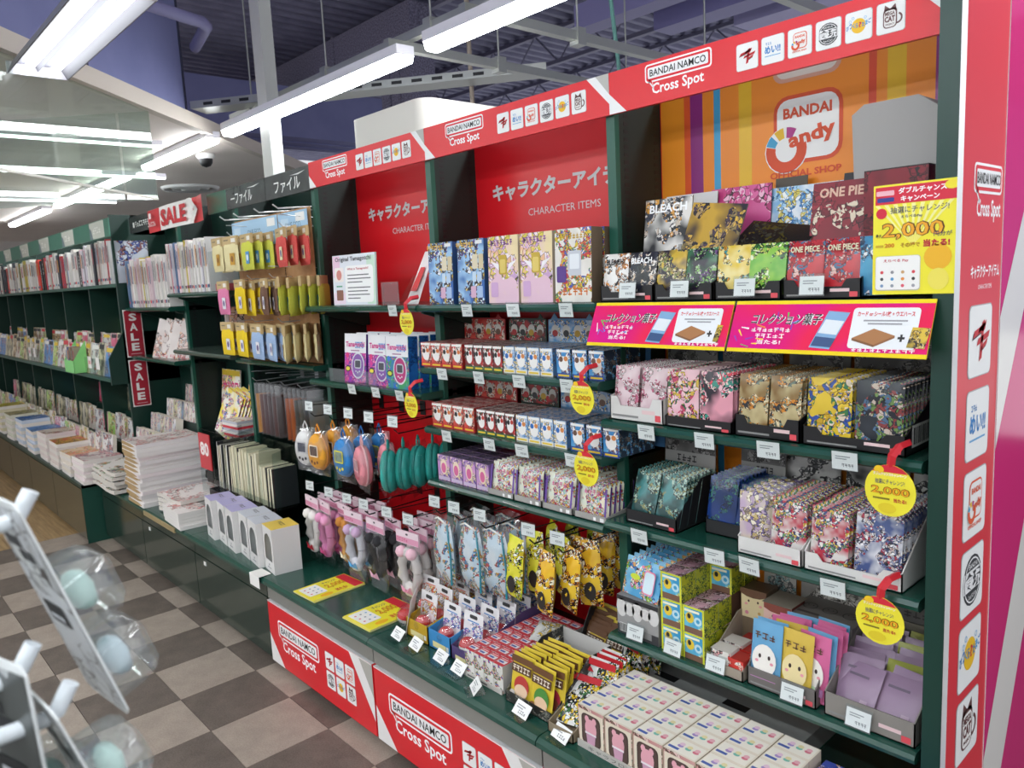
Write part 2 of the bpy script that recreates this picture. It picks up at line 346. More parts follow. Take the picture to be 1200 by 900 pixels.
# white square post and white pillar casing behind the shelves
struct(MB().box(-1.53, -1.40, .9, .98, 0, 5.0, C('#dcdcd6', .5), right=C('#c9cbc8', .5)).build('trim_9'), 'white square steel post behind the shelves')
PP = []
for cx, cy, a0 in ((.25, .9, -90), (.25, 1.6, 0), (-.25, 1.6, 90), (-.25, .9, 180)):
    PP += [(cx + .08 * math.cos(math.radians(a0 + 15 * i)), cy + .08 * math.sin(math.radians(a0 + 15 * i))) for i in range(7)]
struct(MB().prism(PP, 'z', 0, 2.585, C('#ece6dc', .55), True).build('trim_10'), 'cream pillar casing with rounded corners behind the shelves')
# roof steel: trusses, strut rails with rods, ducts, pipes
SP = C('#7d7b92', .6); SPD = noisy('fireproofing', '#5a576c', '#9b97b0', 60, .9, bump=1.0)
def truss(y, label):
    t = thing('roof_truss', label, 'truss', (0, y, 0), group='roof trusses'); xa, xb = max(-13.0, 3.1 - (y + 4.68) * .98 + .3), 8.0
    for z in (4.45, 4.86): MB().box(xa, xb, -.035, .035, z, z + .05, SP).build('chord', t)
    x = xa; k = 0
    while x < xb - .5:
        MB().tube([(x, 0, 4.47 if k % 2 == 0 else 4.88), (x + .42, 0, 4.88 if k % 2 == 0 else 4.47)], .014, SP, 4).build('web_bar', t); x += .42; k += 1
for i, y in enumerate((4.4, 6.2, 8.0, 10.0, 12.0, 14.0)): truss(y, 'open-web roof truss, %s of six from the shelves' % OR[i])
def rail(p, q, label, r=.022, rods=(0.2, 0.8)):
    t = thing('strut_rail', label, 'rail', p, group='galvanised strut rails')
    d = Vector(q) - Vector(p); n = Vector((0, 0, 1)).cross(d.normalized()) * r
    A = [n + Vector((0, 0, -r)), -n + Vector((0, 0, -r)), -n + Vector((0, 0, r)), n + Vector((0, 0, r))]
    MB().mesh(A + [a + d for a in A], [(0, 1, 5, 4), (1, 2, 6, 5), (2, 3, 7, 6), (3, 0, 4, 7), (0, 3, 2, 1), (4, 5, 6, 7)], STEEL).build('channel', t)
    for k in rods:
        c = d * k; MB().tube([c, c + Vector((0, 0, 4.93 - p[2]))], .006, STEEL, 5).build('hanger_rod', t)
        MB().box(c.x - .03, c.x + .03, c.y - .03, c.y + .03, -r - .02, r + .02, STEEL).build('clamp', t)
rail((-2.3, 1.06, 2.98), (4.6, 1.06, 2.98), 'long strut rail above the strip lamps', rods=(.05, .2, .35, .5, .65, .8))
for i, (x, nm) in enumerate(((-.05, 'left'), (.55, 'middle'), (1.47, 'right'), (2.25, 'far right'))):
    rail((x, .9, 2.92), (x, 3.4, 2.92), 'strut rail across the lamps, ' + nm + ' one', rods=(.3, .75))
tr = thing('cable_tray', 'perforated steel cable tray reaching from the bulkhead', 'tray', (0, 0, 0))
a, b_ = Vector((-2.2, .78, 2.98)), Vector((-.2, 2.2, 2.98)); d = (b_ - a).normalized(); nn = Vector((-d.y, d.x, 0)) * .09
MB().mesh([a + nn, a - nn, b_ - nn, b_ + nn], [(0, 1, 2, 3)], STEEL).mesh([a - nn, b_ - nn, b_ - nn + Vector((0, 0, .05)), a - nn + Vector((0, 0, .05))], [(0, 1, 2, 3)], STEEL).build('pan', tr)
for i in range(17):
    p = a + d * (.1 + i * .135) - nn * 1.01
    MB().mesh([p + Vector((0, 0, .015)), p + d * .07 + Vector((0, 0, .015)), p + d * .07 + Vector((0, 0, .035)), p + Vector((0, 0, .035))], [(0, 1, 2, 3)], BLACK).build('slot', tr)
VIO = C('#8f8abc', .5); VIO2 = C('#77749b', .6)
def duct(x0, x1, y0, y1, z0, z1, mat, label, nm='air_duct'):
    t = thing(nm, label, 'duct', (x0, y0, z0)); MB().box(0, x1 - x0, 0, y1 - y0, 0, z1 - z0, mat).build('casing', t)
    for k in (.3, .65): MB().box((x1 - x0) * k - .02, (x1 - x0) * k + .02, -.015, y1 - y0 + .015, -.015, z1 - z0 + .015, mat).build('flange', t)
duct(-1.38, 7, 3.75, 3.95, 3.8, 4.0, VIO, 'narrow violet beam under the roof at the upper right')
duct(-1.0, 7, 4.35, 4.6, 3.8, 4.0, VIO, 'second violet beam behind the narrow one')
duct(-.8, 7, 5.3, 7.4, 3.95, 4.15, C('#aaa5cf', .5), 'wide pale violet panel under the roof')
duct(-7.4, -6.5, 1.6, 7.5, 3.75, 4.4, BLUE, 'big grey violet duct behind the white post')
duct(-4.75, -4.15, 4.0, 4.36, 2.97, 4.44, SPD, 'rough sprayed steel column behind the strip lamps', 'steel_column')
duct(-9.0, -4.16, 4.05, 4.35, 4.46, 4.9, SPD, 'rough sprayed roof beam left of the column', 'roof_beam')
def pipe(pts, r, label, mat=SP):
    return tag(MB().tube(pts, r, mat, 10).build('pipe'), label, 'pipe')
pipe([(-1.15, -.2, 3.32), (-1.33, .42, 3.3), (-1.36, .52, 3.3), (-1.42, .57, 3.3), (-1.85, .66, 3.3)], .035, 'thick violet pipe bending above the bulkhead', VIO2)
pipe([(-2.0, 1.5, 4.2), (-1.0, 2.4, 4.2), (.4, 3.1, 4.2), (2, 3.3, 4.2)], .03, 'thin grey conduit crossing under the roof')
pipe([(-1.0, 2.1, 4.9), (-.9, 2.15, 4.0), (-.95, 2.2, 3.0), (-.93, 2.2, 2.5)], .016, 'beige cable bundle dropping behind the cream casing', C('#a89a8c', .6))
pipe([(.2, 2.3, 4.9), (.22, 2.3, 3.4), (.3, 2.35, 2.4)], .012, 'green cable dropping behind the header signs', C('#6fa69c', .6))
pipe([(.3, 3.0, 4.0), (1.0, 3.0, 3.62), (1.8, 3.05, 3.7), (2.6, 3.1, 3.6), (3.5, 3.2, 3.65)], .03, 'sagging grey cable bundle right of the strip lamps', C('#4a4b58', .6))
pipe([(.3, 2.9, 4.0), (.8, 2.9, 3.66), (1.5, 2.95, 3.72), (2.4, 3.0, 3.5)], .012, 'pale green cable strung beside the bundle', C('#8fc4b8', .5))
# ================================================================ printed emblems
def bubble(m, x, y, w_, h, k, txt='#1b1b1d', out='#ffffff', gnd='#e4212e'):
    """outlined speech bubble with the two-word name; (x, y) its lower left corner"""
    t = h * .09
    m.rr(x, y, w_, h, h * .2, out, k); m.pg([(x + t * .3, y + h * .3), (x + h * .5, y + t * .5), (x + h * .62, y - h * .42)], out, k)
    m.rr(x + t, y + t, w_ - 2 * t, h - 2 * t, h * .13, gnd, k + 1); m.pg([(x + t * 1.6, y + h * .3), (x + h * .46, y + t * .9), (x + h * .56, y - h * .22)], gnd, k + 1)
    m.rr(x + 2.3 * t, y + 2.3 * t, w_ - 4.6 * t, h - 4.6 * t, h * .08, '#f7f7f7', k + 2)
    m.tx('BANDAI NAMCO', x + w_ / 2, y + h * .31, h * .38, txt, k + 3, 'c', w_ * .84, .012)
def xspot(m, x, y, w_, h, k, col='#ffffff'): m.tx('Cross Spot', x, y, h, col, k, 'l', w_, .02)
def emblem(m, i, x, y, w_, h, k=2, card='#f3f4f2'):
    """one of the six small cards"""
    m.rr(x, y, w_, h, min(w_, h) * .1, '#b9b9b9', k); m.rr(x + w_ * .02, y + h * .015, w_ * .96, h * .97, min(w_, h) * .1, card, k + 1)
    cx, cy = x + w_ / 2, y + h / 2; s = min(w_, h); k += 2
    if i == 0:
        for a, b, c, hh, col in ((-.36, .02, .5, .1, '#2b2b2e'), (-.33, .05, .5, .1, '#c8252d'), (-.12, .1, .3, .09, '#c8252d'), (-.16, -.07, .5, .1, '#c8252d'), (-.02, -.2, .26, .09, '#2b2b2e'), (.0, -.17, .26, .09, '#c8252d')):
            q = s; m.pg([(cx + a * q, cy + b * q), (cx + (a + c) * q, cy + (b + .1) * q), (cx + (a + c + .05) * q, cy + (b + .1 + hh) * q), (cx + (a + .05) * q, cy + (b + hh) * q)], col, k + (col[1] == 'c'))
        m.pg([(cx - .05 * s, cy - .3 * s), (cx + .06 * s, cy - .26 * s), (cx + .15 * s, cy + .3 * s), (cx + .05 * s, cy + .26 * s)], '#c8252d', k + 1)
    elif i == 1:
        m.tx('めい!!', cx, cy - .14 * s, .3 * s, '#2a7fc4', k, 'c', .68 * s, .035)
        m.tx('~~~', cx - .3 * s, cy + .2 * s, .1 * s, '#2a7fc4', k, 'l', .26 * s, .03)
        m.r(cx - .34 * s, cy - .24 * s, .68 * s, .03 * s, '#6aa9d8', k)
    elif i == 2: candy(m, cx - .3 * s, cy - .36 * s, .6 * s, .72 * s, k)
    elif i == 3:
        m.el(cx, cy, .4 * s, .4 * s, '#3a3d40', k); m.ring(cx, cy, .335 * s, .36 * s, '#f2f2f2', k + 1)
        m.r(cx - .4 * s, cy - .15 * s, .8 * s, .32 * s, '#f2f2f2', k + 1); m.tx('食玩', cx, cy - .14 * s, .3 * s, '#2f3235', k + 2, 'c', .66 * s, .03)
        m.tx('BANDAI', cx, cy + .2 * s, .08 * s, '#f2f2f2', k + 2, 'c', .36 * s); m.tx('~~~~~~~~', cx, cy - .28 * s, .07 * s, '#f2f2f2', k + 2, 'c', .36 * s)
    elif i == 4:
        m.el(cx, cy, .26 * s, .34 * s if h > w_ * 1.3 else .26 * s, '#f2c11f', k)
        for j, (ch, co) in enumerate(zip('びっくら?たまご', ('#2b7cc0', '#2b7cc0', '#39a0d8', '#2b7cc0', '#d8343c', '#2b7cc0', '#39a0d8', '#2b7cc0'))):
            m.tx(ch, cx + (-.4 + .115 * j) * s, cy + (-.1 + .03 * math.sin(j) + .012 * j) * s, (.17 if ch not in 'っ?' else .2) * s, co, k + 1, 'c', .1 * s, .03)
        for a, b in ((-.3, .2), (-.2, .3), (.25, .24)): m.ring(cx + a * s, cy + b * s, .035 * s, .05 * s, '#7fb8e0', k + 1, 10)
    else:
        br = '#6b4644'
        m.rr(cx - .26 * s, cy - .36 * s, .48 * s, .66 * s, .14 * s, br, k); m.pg([(cx - .24 * s, cy + .2 * s), (cx - .02 * s, cy + .28 * s), (cx - .2 * s, cy + .44 * s)], br, k); m.pg([(cx - .02 * s, cy + .28 * s), (cx + .2 * s, cy + .2 * s), (cx + .16 * s, cy + .43 * s)], br, k)
        m.ring(cx + .22 * s, cy - .08 * s, .13 * s, .19 * s, br, k, 10, -110, 70)
        m.rr(cx - .22 * s, cy - .33 * s, .4 * s, .56 * s, .11 * s, '#f1eeea', k + 1)
        m.tx('MEGA', cx - .02 * s, cy + .06 * s, .13 * s, br, k + 2, 'c', .34 * s, .04); m.tx('CAT', cx - .02 * s, cy - .16 * s, .2 * s, br, k + 2, 'c', .36 * s, .05); m.tx('PROJECT', cx - .02 * s, cy - .28 * s, .07 * s, br, k + 2, 'c', .3 * s, .03)
def candy(m, x, y, w_, h, k, gnd='#f3f1ee', line='#e2582f'):
    """rounded sweet-shop badge: name above a C-shaped ring with coloured wedges"""
    t = w_ * .05; b = h * .16
    m.rr(x + w_ * .06, y + b, w_ * .94, h - b, w_ * .2, line, k); m.rr(x + w_ * .06 + t, y + b + t, w_ * .94 - 2 * t, h - b - 2 * t, w_ * .16, gnd, k + 1)
    m.tx('BANDAI', x + w_ * .53, y + h * .72, h * .13, line, k + 2, 'c', w_ * .66, .035)
    cx, cy, r1 = x + w_ * .24, y + h * .34, w_ * .29
    m.el(cx, cy, r1 * 1.05, r1 * 1.05, gnd, k + 2)
    m.ring(cx, cy, r1 * .52, r1, line, k + 3, 14, 165, 375)
    for a, c in ((135, '#4aa3cc'), (97, '#e8b92f'), (60, '#b23a86')): m.ring(cx, cy, r1 * .55, r1 * 1.02, c, k + 3, 3, a, a + 28)
    m.tx('andy', x + w_ * .3, y + h * .3, h * .24, line, k + 4, 'l', w_ * .64, .04, rot=.16)
    m.tx('OFFICIAL SHOP', x + w_ * .5, y, h * .085, line, k + 2, 'c', w_ * .98, .03)
# ================================================================ shelving bays
W = .9
SHX = {}
def shelf(t, x0, x1, z, y0=.30, th=.028, label=None, mat=None):
    """tray with a rounded front edge; z is its upper face"""
    mat = mat or LIPG
    s = MB().prism([(y0, z - th * .45), (y0 + .006, z - th * .12), (y0 + .016, z), (.635, z), (.635, z - th), (y0 + .012, z - th), (y0 + .003, z - th * .8)], 'x', x0 + .004, x1 - .004, mat).build('shelf', t)
    for xx in (x0 + .03, x1 - .05):
        MB().prism([(.63, z - th), (.63, z - .11), (.6, z - .11), (y0 + .06, z - th - .008), (y0 + .06, z - th)], 'x', xx, xx + .012, GREEND).build('bracket', s)
    return s
STRIP = ((1.80, 1.885, '#ef9326'), (1.885, 1.907, '#e2582a'), (1.907, 1.95, '#8c2a78'), (1.95, 1.988, '#ee8a24'), (1.988, 2.01, '#3f9cc8'), (2.01, 2.07, '#ee8a24'), (2.07, 2.11, '#e6b524'), (2.11, 2.434, '#f08c26'), (2.434, 2.453, '#dd4a2a'), (2.453, 2.479, '#ee8a24'), (2.479, 2.523, '#e6b524'), (2.523, 2.589, '#ee8a24'), (2.589, 2.72, '#8c2a78'))
BAYL = {-3: 'green shelving bay with a red sale banner, holding books', -2: 'green shelving bay with wide shelves of white books and magazines', -1: 'green shelving bay hung with small towels and kraft bags',
        0: 'green shelving bay with egg pouches, leftmost bay with a red back', 1: 'green shelving bay full of small boxes, second bay with a red back', 2: 'green shelving bay with the orange striped back, at the right end'}
BAY = {}
for i in range(-3, 3):
    x0 = i * W; t = thing('display_shelving', BAYL[i], 'shelf unit', (0, 0, 0), group='shelving bays'); BAY[i] = t
    x1 = x0 + W
    red = C('#d8131f', .3) if i in (0, 1) else GREEND
    bm = MB().box(x0, x1, .635, .66, .40, 2.30, GREEND, front=red)
    pr = bm.build('back_panel', t)
    if i in (0, 1):
        p = MB().frame((x0, .634, 0), (1, 0, 0), (0, 0, 1))
        p.tx('キャラクターアイテム', .095, 2.03, .066, '#c9c6c6', 1, 'l', .70, .04); p.tx('CHARACTER ITEMS', .29, 1.963, .026, '#d3c9c9', 1, 'l', .355, .0)
        p.build('lettering', pr)
    if i == 2:
        p = MB().frame((0, .634, 0), (1, 0, 0), (0, 0, 1))
        for a, b_, c in STRIP: p.r(a, .44, b_ - a, 1.85, C(c, .35), 1)
        candy(p, 2.165, 1.972, .205, .215, 2, line='#d9502b'); p.rr(2.175, 2.222, .19, .07, .03, '#d9a08a', 2); p.rr(2.185, 2.232, .17, .06, .025, '#e6d8cc', 3)
        p.build('stripe_print', pr)
    # partition on the left side and its front post with slots
    if i < 2:
        xc = x1 - .016
        pa = MB().box(xc - .012, xc + .012, .425, .64, .44, 2.30, GREENK).build('partition', t)  # same green as the post, darkened: side-face shade partly put into the colour
        MB().box(xc - .016, xc + .016, .41, .43, .44, 2.30, GREEN).build('post', pa)
        sl = MB()
        z = 1.0
        while z < 2.28:
            sl.box(xc + .012, xc + .0126, .455, .475, z, z + .011, BLACK); sl.box(xc + .012, xc + .0126, .60, .618, z, z + .011, BLACK); z += .022
        tag(sl.build('slot_column', pa), kind='stuff')
    # base: deck, lip, steel rail, front panel, plinth
    dk = MB().prism([(-.012, .405), (-.022, .415), (-.020, .428), (-.008, .438), (.012, .44), (.64, .44), (.64, .40), (-.006, .40)], 'x', x0 + .002, x1 - .002, LIPG).build('deck', t)
    MB().box(x0 + .003, x1 - .003, .004, .03, .338, .40, STEEL if i >= 0 else GLOSS).build('base_rail', t)
    MB().box(x0 + .003, x1 - .003, .03, .6, .04, .40, GREENK).build('base_body', t)
    if i < 0: MB().box(x0 + .004, x1 - .004, .0, .03, .045, .336, GLOSS).build('base_panel', t)
    MB().box(x0, x1, .05, .6, 0, .04, BLACK).build('plinth', t)
def bays(i, *zs):
    for z in zs: shelf(BAY[i], i * W, i * W + W, z)
bays(0, 1.655, 1.315); bays(1, 1.655, 1.42, 1.19, .98); bays(2, 1.655, 1.31, 1.0, .64)
shelf(BAY[-3], -2.7, -1.8, 1.66); shelf(BAY[-3], -2.7, -1.8, 1.312); shelf(BAY[-2], -1.8, -.9, 1.745); shelf(BAY[-2], -1.8, -.9, 1.39, mat=C('#4a5a52', .2)); shelf(BAY[-1], -.9, 0, 1.372, y0=.33)
# tan edge strip on the deck of the book bay, ticket squares on the base doors
MB().box(-1.66, -1.12, -.026, -.018, .405, .432, C('#9d8a62', .5)).build('edge_strip', BAY[-2])
for xx, b in ((-1.67, -2), (-.77, -1)): MB().box(xx, xx + .025, -.003, 0, .30, .32, PAPER).build('ticket', BAY[b])
# grey step at the back of the right-hand deck with dark slots
st = MB().box(1.81, 2.395, .36, .634, .44, .50, C('#a3a6a3', .35, .3), front=C('#8b8e8a', .4)).build('deck_step', BAY[2])
for a in (1.9, 2.14): MB().box(a, a + .075, .40, .43, .5002, .5008, BLACK).build('slot', st)
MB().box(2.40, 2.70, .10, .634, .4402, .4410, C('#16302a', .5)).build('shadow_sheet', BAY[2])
# end panel and post on the right
ep = thing('end_panel', 'tall red end panel with logo cards at the right end of the shelves', 'panel', (0, 0, 0))
MB().box(2.71, 2.752, .30, .64, 0, 2.36, C('#123a30', .35)).build('post', ep)
MB().box(2.752, 2.762, .292, .66, 0, 2.6, C('#d9dadb', .35, .5), right=C('#e23b46', .35)).build('red_board', ep)
p = MB().frame((2.762, .3, 0), (0, 1, 0), (0, 0, 1))
bubble(p, .055, 1.862, .175, .06, 1, gnd='#e23b46'); xspot(p, .075, 1.805, .15, .046, 1)
p.tx('キャラクターアイテム', .142, 1.69, .028, '#ffffff', 1, 'c', .18, .03); p.tx('CHARACTER ITEMS', .142, 1.668, .009, '#ffffff', 1, 'c', .085)
for k, zc in enumerate((1.56, 1.382, 1.207, 1.032, .86, .686)): emblem(p, k, .05, zc - .076, .145, .152, 1)
p.build('print', ep)
sp = MB().box(2.752, 2.764, .545, 4.2, 0, 2.6, C('#d9dadb', .4), right=C('#dd2f7c', .12)).build('pink_board', ep)
p = MB().frame((2.764, .545, 0), (0, 1, 0), (0, 0, 1)); PW = C('#efece6', .12)
for a, b_, c, d_ in ((.0, 1.30, .62, 2.60), (.0, .2, .9, 2.1)):
    p.pg([(a, b_ - .05), (a, b_ + .34), (c, d_ + .34), (c, d_ - .05)] if d_ + .34 < 2.6 else [(a, b_ - .0), (a, b_ + .30), (c, d_), (c + .12, d_)], PW, 1)
p.build('stripe', sp)
# ================================================================ header signs
HZ0, HZ1 = 2.19, 2.305; HH = HZ1 - HZ0
for i, lb in ((0, 'leftmost'), (1, 'middle'), (2, 'rightmost')):
    t = thing('header_sign', 'red header sign with white name bubble and six logo cards, %s of three' % lb, 'sign', (i * W, .39, HZ0), group='red header signs')
    MB().box(.001, W - .001, 0, .012, 0, HH, C('#e3202d', .35), back=C('#8a8a8a', .6)).build('board', t)
    p = MB().frame((0, 0, 0), (1, 0, 0), (0, 0, 1))
    p.pg([(0, .0575), (0, 0), (.062, 0)], '#f1f1f0', 1); p.pg([(W - .085, HH), (W - .05, HH), (W, .0575), (W, .03)], '#f1f1f0', 1); p.pg([(W - .05, HH), (W, HH), (W, .0575)], '#bcbab4', 1)
    bubble(p, .13, .058, .212, .048, 1, gnd='#e3202d'); xspot(p, .153, .018, .165, .036, 1)
    for k in range(6): emblem(p, k, .412 + .068 * k, .026, .06, .064, 1)
    p.build('print', t)
    MB().box(.03, .05, .012, .03, .02, .1, GREEND).box(W - .05, W - .03, .012, .03, .02, .1, GREEND).build('bracket', t)
CH = noisy('chalkboard', '#3a3c3c', '#4a4c4c', 14, .25)
for i, (a, b_, s, lb) in enumerate(((-.465, -.005, 'ファイル', 'chalkboard sign with white file lettering next to the red header'), (-.955, -.47, '一ファイル', 'chalkboard sign with white file lettering next to the green plate'))):
    t = thing('chalkboard_sign', lb, 'sign', (a, .392, 2.185)); MB().box(0, b_ - a, 0, .01, 0, .112, CH).build('board', t)
    p = MB().frame((0, 0, 0), (1, 0, 0), (0, 0, 1)); p.tx(s, .1 if i == 0 else .06, .018, .062, '#e9e9e6', 1, 'l', .27, .012)
    p.pg([(.27, .088), (.36, .084), (.43, .096), (.35, .09)], '#d8d8d4', 1); p.build('lettering', t)
tag(MB().box(-1.24, -.96, .396, .404, 2.185, 2.297, C('#2c6753', .35)).build('header_plate'), 'plain green header plate beside the sale banner', 'sign')
t = thing('chalkboard_sign', 'small dark header sign left of the red sale banner', 'sign', (-2.69, .392, 2.185)); MB().box(0, .62, 0, .01, 0, .112, CH).build('board', t)
p = MB().frame((0, 0, 0), (1, 0, 0), (0, 0, 1)); p.r(.08, .035, .035, .035, '#e9e9e6'); p.tx('~~~~~~~', .13, .035, .038, '#e9e9e6', 1, 'l', .3, .01); p.build('lettering', t)
# hanging red and white sale banner, slightly curled
t = thing('sale_banner', 'curled red and white sale banner on the shelf header', 'banner', (-2.2, .38, 2.15)); n = 14
def bn(u): return -.012 - .02 * math.sin(u * math.pi) ** 2 - .03 * max(0, u - .85) / .15
bw, bh = 1.03, .145
m = MB()
for a, b_, c in ((0, .25, '#d42a33'), (.25, .29, '#f4f2ee'), (.29, .8, '#f6f4f0'), (.8, 1, '#d42a33')):
    q = 6
    for k in range(q):
        u0, u1 = a + (b_ - a) * k / q, a + (b_ - a) * (k + 1) / q
        m.poly([(u0 * bw, bn(u0), -.02 * u0 * 0), (u1 * bw, bn(u1), 0), (u1 * bw, bn(u1), bh), (u0 * bw, bn(u0), bh)], C(c, .4), True)
m.build('sheet', t)
p = MB().frame((0, -.035, 0), (1, 0, 0), (0, 0, 1)); p.tx('SALE', .31, .02, .105, '#c8202a', 1, 'l', .44, .045); p.r(.085, .085, .045, .035, '#f1e6e4', 1); p.tx('~~~~~', .05, .035, .03, '#f1e6e4', 1, 'l', .16, .02); p.tx('~~~~', .83, .045, .035, '#f1e6e4', 1, 'l', .1, .02, rot=.15)
p.pg([(.78, .145), (.88, .075), (.80, .0), (.86, .0), (.94, .07), (.84, .145)], '#f1ece8', 1)
p.build('lettering', t)
# two upright SALE plates on the side of the book wall
for zz, lb in ((1.30, 'upper'), (.935, 'lower')):
    t = thing('sale_plate', 'upright dark red sale plate with white border, the %s of two' % lb, 'sign', (-2.712, .283, zz), group='upright sale plates')
    MB().box(0, .006, 0, .125, 0, .345, C('#e9e4e0', .4)).build('plate', t)
    p = MB().frame((.006, 0, 0), (0, 1, 0), (0, 0, 1)); p.rr(.006, .007, .113, .331, .012, '#ad1f33', 1)
    for k, ch in enumerate('SALE'): p.tx(ch, .062, .262 - k * .072, .056, '#f3efec', 2, 'c', .054, .04)
    p.r(.025, .022, .075, .004, '#e0b8bc', 2); p.build('lettering', t)
# ================================================================ red base panels
for i, lb in ((0, 'left'), (1, 'middle'), (2, 'right')):
    t = thing('base_sign', 'red kick panel under the counter with name and logo cards, %s one' % lb, 'sign', (i * W, -.004, .04), group='red kick panels')
    MB().box(.008, W - .004, 0, .03, 0, .292, C('#dc1f2a', .3), top=C('#d0d0d0', .4)).build('board', t)
    p = MB().frame((0, 0, 0), (1, 0, 0), (0, 0, 1))
    p.pg([(.008, .135), (.008, 0), (.135, 0)], '#eceae8', 1); p.pg([(.725, .292), (.80, .292), (.896, .155), (.896, .06)], '#eceae8', 1); p.pg([(.80, .292), (.896, .292), (.896, .155)], '#b3b0a8', 1); p.r(.008, .287, .888, .005, '#e8e2e0', 2)
    bubble(p, .10, .142, .375, .082, 1, gnd='#dc1f2a'); xspot(p, .135, .072, .3, .062, 1)
    for k in range(6): emblem(p, k, .53 + .08 * (k % 3), .148 - .083 * (k // 3), .07, .075, 1)
    p.build('print', t)
# ================================================================ goods: helpers
class Kind:
    """one built thing that is placed first itself, then as copies with its parts"""
    def __init__(s, o): s.o = o; s.ch = kids(o); s.used = False
    def put(s, loc, rot=(0, 0, 0), label=None, group=None):
        if not s.used:
            s.used = True; s.o.location = loc; s.o.rotation_euler = rot; tag(s.o, label, None, group); return s.o
        return dup(s.o, loc, rot, label, group, s.ch)
def foil(name, cat, w_, h, t, front, back, seed=0, ink=None, crimp=.06, nx=5, nz=7):
    m = MB().pad(w_, h, t, front, back, 0, nx, nz, .18, crimp, t * .12, seed)
    if ink: m.frame((0, -t / 2 - .0022, 0), (1, 0, 0), (0, 0, 1)); ink(m)
    o = m.build(name); o['category'] = cat; return Kind(o)
def carton(name, cat, w_, d, h, side, front=None, top=None, right=None, ink=None, left=None):
    """printed carton, front at -y, base at z 0, centred on x"""
    m = MB().box(-w_ / 2, w_ / 2, 0, d, 0, h, side, front=front, top=top, right=right or side, left=left or right or side)
    m.poly([(-w_ / 2, d * .02, h + .0006), (w_ / 2, d * .02, h + .0006), (w_ / 2, d * .05, h + .0006), (-w_ / 2, d * .05, h + .0006)], top or side)
    m.frame((0, 0, 0), (1, 0, 0), (0, 0, 1))
    if ink: ink(m)
    o = m.build(name); o['category'] = cat; return Kind(o)
def tray(label, x0, x1, y0, y1, z, hf, hb, mat, inner=None, header=None, hmat=None, ink=None, name='display_tray', notch=True, hink=None, tilt=.12, hoff=.012):
    """open printed display carton with low front, rising sides and an optional standing header card"""
    t = thing(name, label, 'tray', (x0, y0, z)); w_ = x1 - x0; d = y1 - y0; e = .003; inner = inner or CARD
    MB().box(0, w_, 0, d, 0, e, inner).build('bottom', t)
    m = MB()
    if notch: m.prism([(0, 0), (w_, 0), (w_, hf), (w_ * .82, hf), (w_ * .76, hf * .62), (w_ * .2, hf * .62), (w_ * .14, hf), (0, hf)], 'y', 0, e, mat)
    else: m.box(0, w_, 0, e, 0, hf, mat)
    if ink: m.frame((0, 0, 0), (1, 0, 0), (0, 0, 1)); ink(m, w_, hf)
    m.build('front_lip', t)
    for xx in (0, w_ - e): MB().prism([(0, 0), (d, 0), (d, hb), (d * .62, hb), (0, hf)], 'x', xx, xx + e, mat).build('side', t)
    MB().box(0, w_, d - e, d, 0, hb, inner, back=mat).build('back', t)
    if header:
        h = MB().box(0, w_, 0, e, 0, header, hmat or mat, front=hmat or mat)
        if hink: h.frame((0, 0, 0), (1, 0, 0), (0, 0, 1)); hink(h, w_, header)
        h.build('header_card', t, (0, d - hoff, hb), (-tilt, 0, 0))
    return t
def rows(kind, xs, y0, z, n, pitch, tilt, desc, where, group, cols=('left', 'right'), jit=.002, zs=0, rz=0):
    """packs standing one behind the other in columns"""
    for c, x in enumerate(xs):
        for k in range(n):
            j = RND.uniform(-jit, jit)
            lab = '%s, %s in %s' % (desc, ordn(k, n, 'front').replace('from the front', 'back'), where) if len(xs) == 1 else '%s, %s in %s row of %s' % (desc, ordn(k, n, 'front').replace('from the front', 'back'), cols[c], where)
            kk = kind[(c + k) % len(kind)] if isinstance(kind, list) else kind
            kk.put((x + j, y0 + k * pitch, z + zs * k), (-(tilt + RND.uniform(-.02, .02)), 0, rz + RND.uniform(-.015, .015)), lab, group)
# price cards: white slip with grey print in a clear sleeve
PRC = MB().box(-.029, .029, 0, .0008, -.021, .021, C('#f5f5f3', .4)); PRC.frame((0, 0, 0), (1, 0, 0), (0, 0, 1))
PRC.r(-.021, .009, .034, .0025, '#9a9c9e'); PRC.r(-.021, .0035, .026, .0025, '#9a9c9e'); PRC.tx('~~~~', .022, -.014, .0085, '#6a6c70', 1, 'r')
pt_ = thing('price_card', 'x', 'price card'); PRC.build('slip', pt_); MB().box(-.031, .031, -.001, .0018, -.024, .027, ACRYL).build('sleeve', pt_)
PRICE = Kind(pt_)
def prices(xs, y, z, where, tilt=.1, base=False, rz=None):
    for i, x in enumerate(xs):
        o = PRICE.put((x, y, z), (tilt, 0, RND.uniform(-.06, .06) if rz is None else rz), ('white price card %s, %s' % (where, ordn(i, len(xs)))) if len(xs) > 1 else 'white price card ' + where, 'price cards')
prices((.753, 1.213, 1.45, 1.686), .294, 1.634, 'on the top shelf edge of the red bays', .12)
prices((.397, .586, .76), .294, 1.298, 'under the egg toy boxes', .15)
prices((1.049, 1.258, 1.463, 1.678), .293, 1.402, 'on the upper cat box shelf', .12)
prices((1.053, 1.295, 1.46, 1.687), .293, 1.17, 'on the lower cat box shelf', .12)
prices((1.977, 2.166, 2.348, 2.536), .293, 1.292, 'on the edge below the wafer trays', .1)
prices((1.942, 2.192, 2.294, 2.511), .293, .982, 'on the edge below the silver packs', .1)
prices((1.914, 2.088, 2.279, 2.45), .306, 1.688, 'leaning on the top black trays', -.12)
prices((1.901, 2.037, 2.178, 2.40, 2.566), .312, .668, 'standing on the lowest right shelf', -.25)
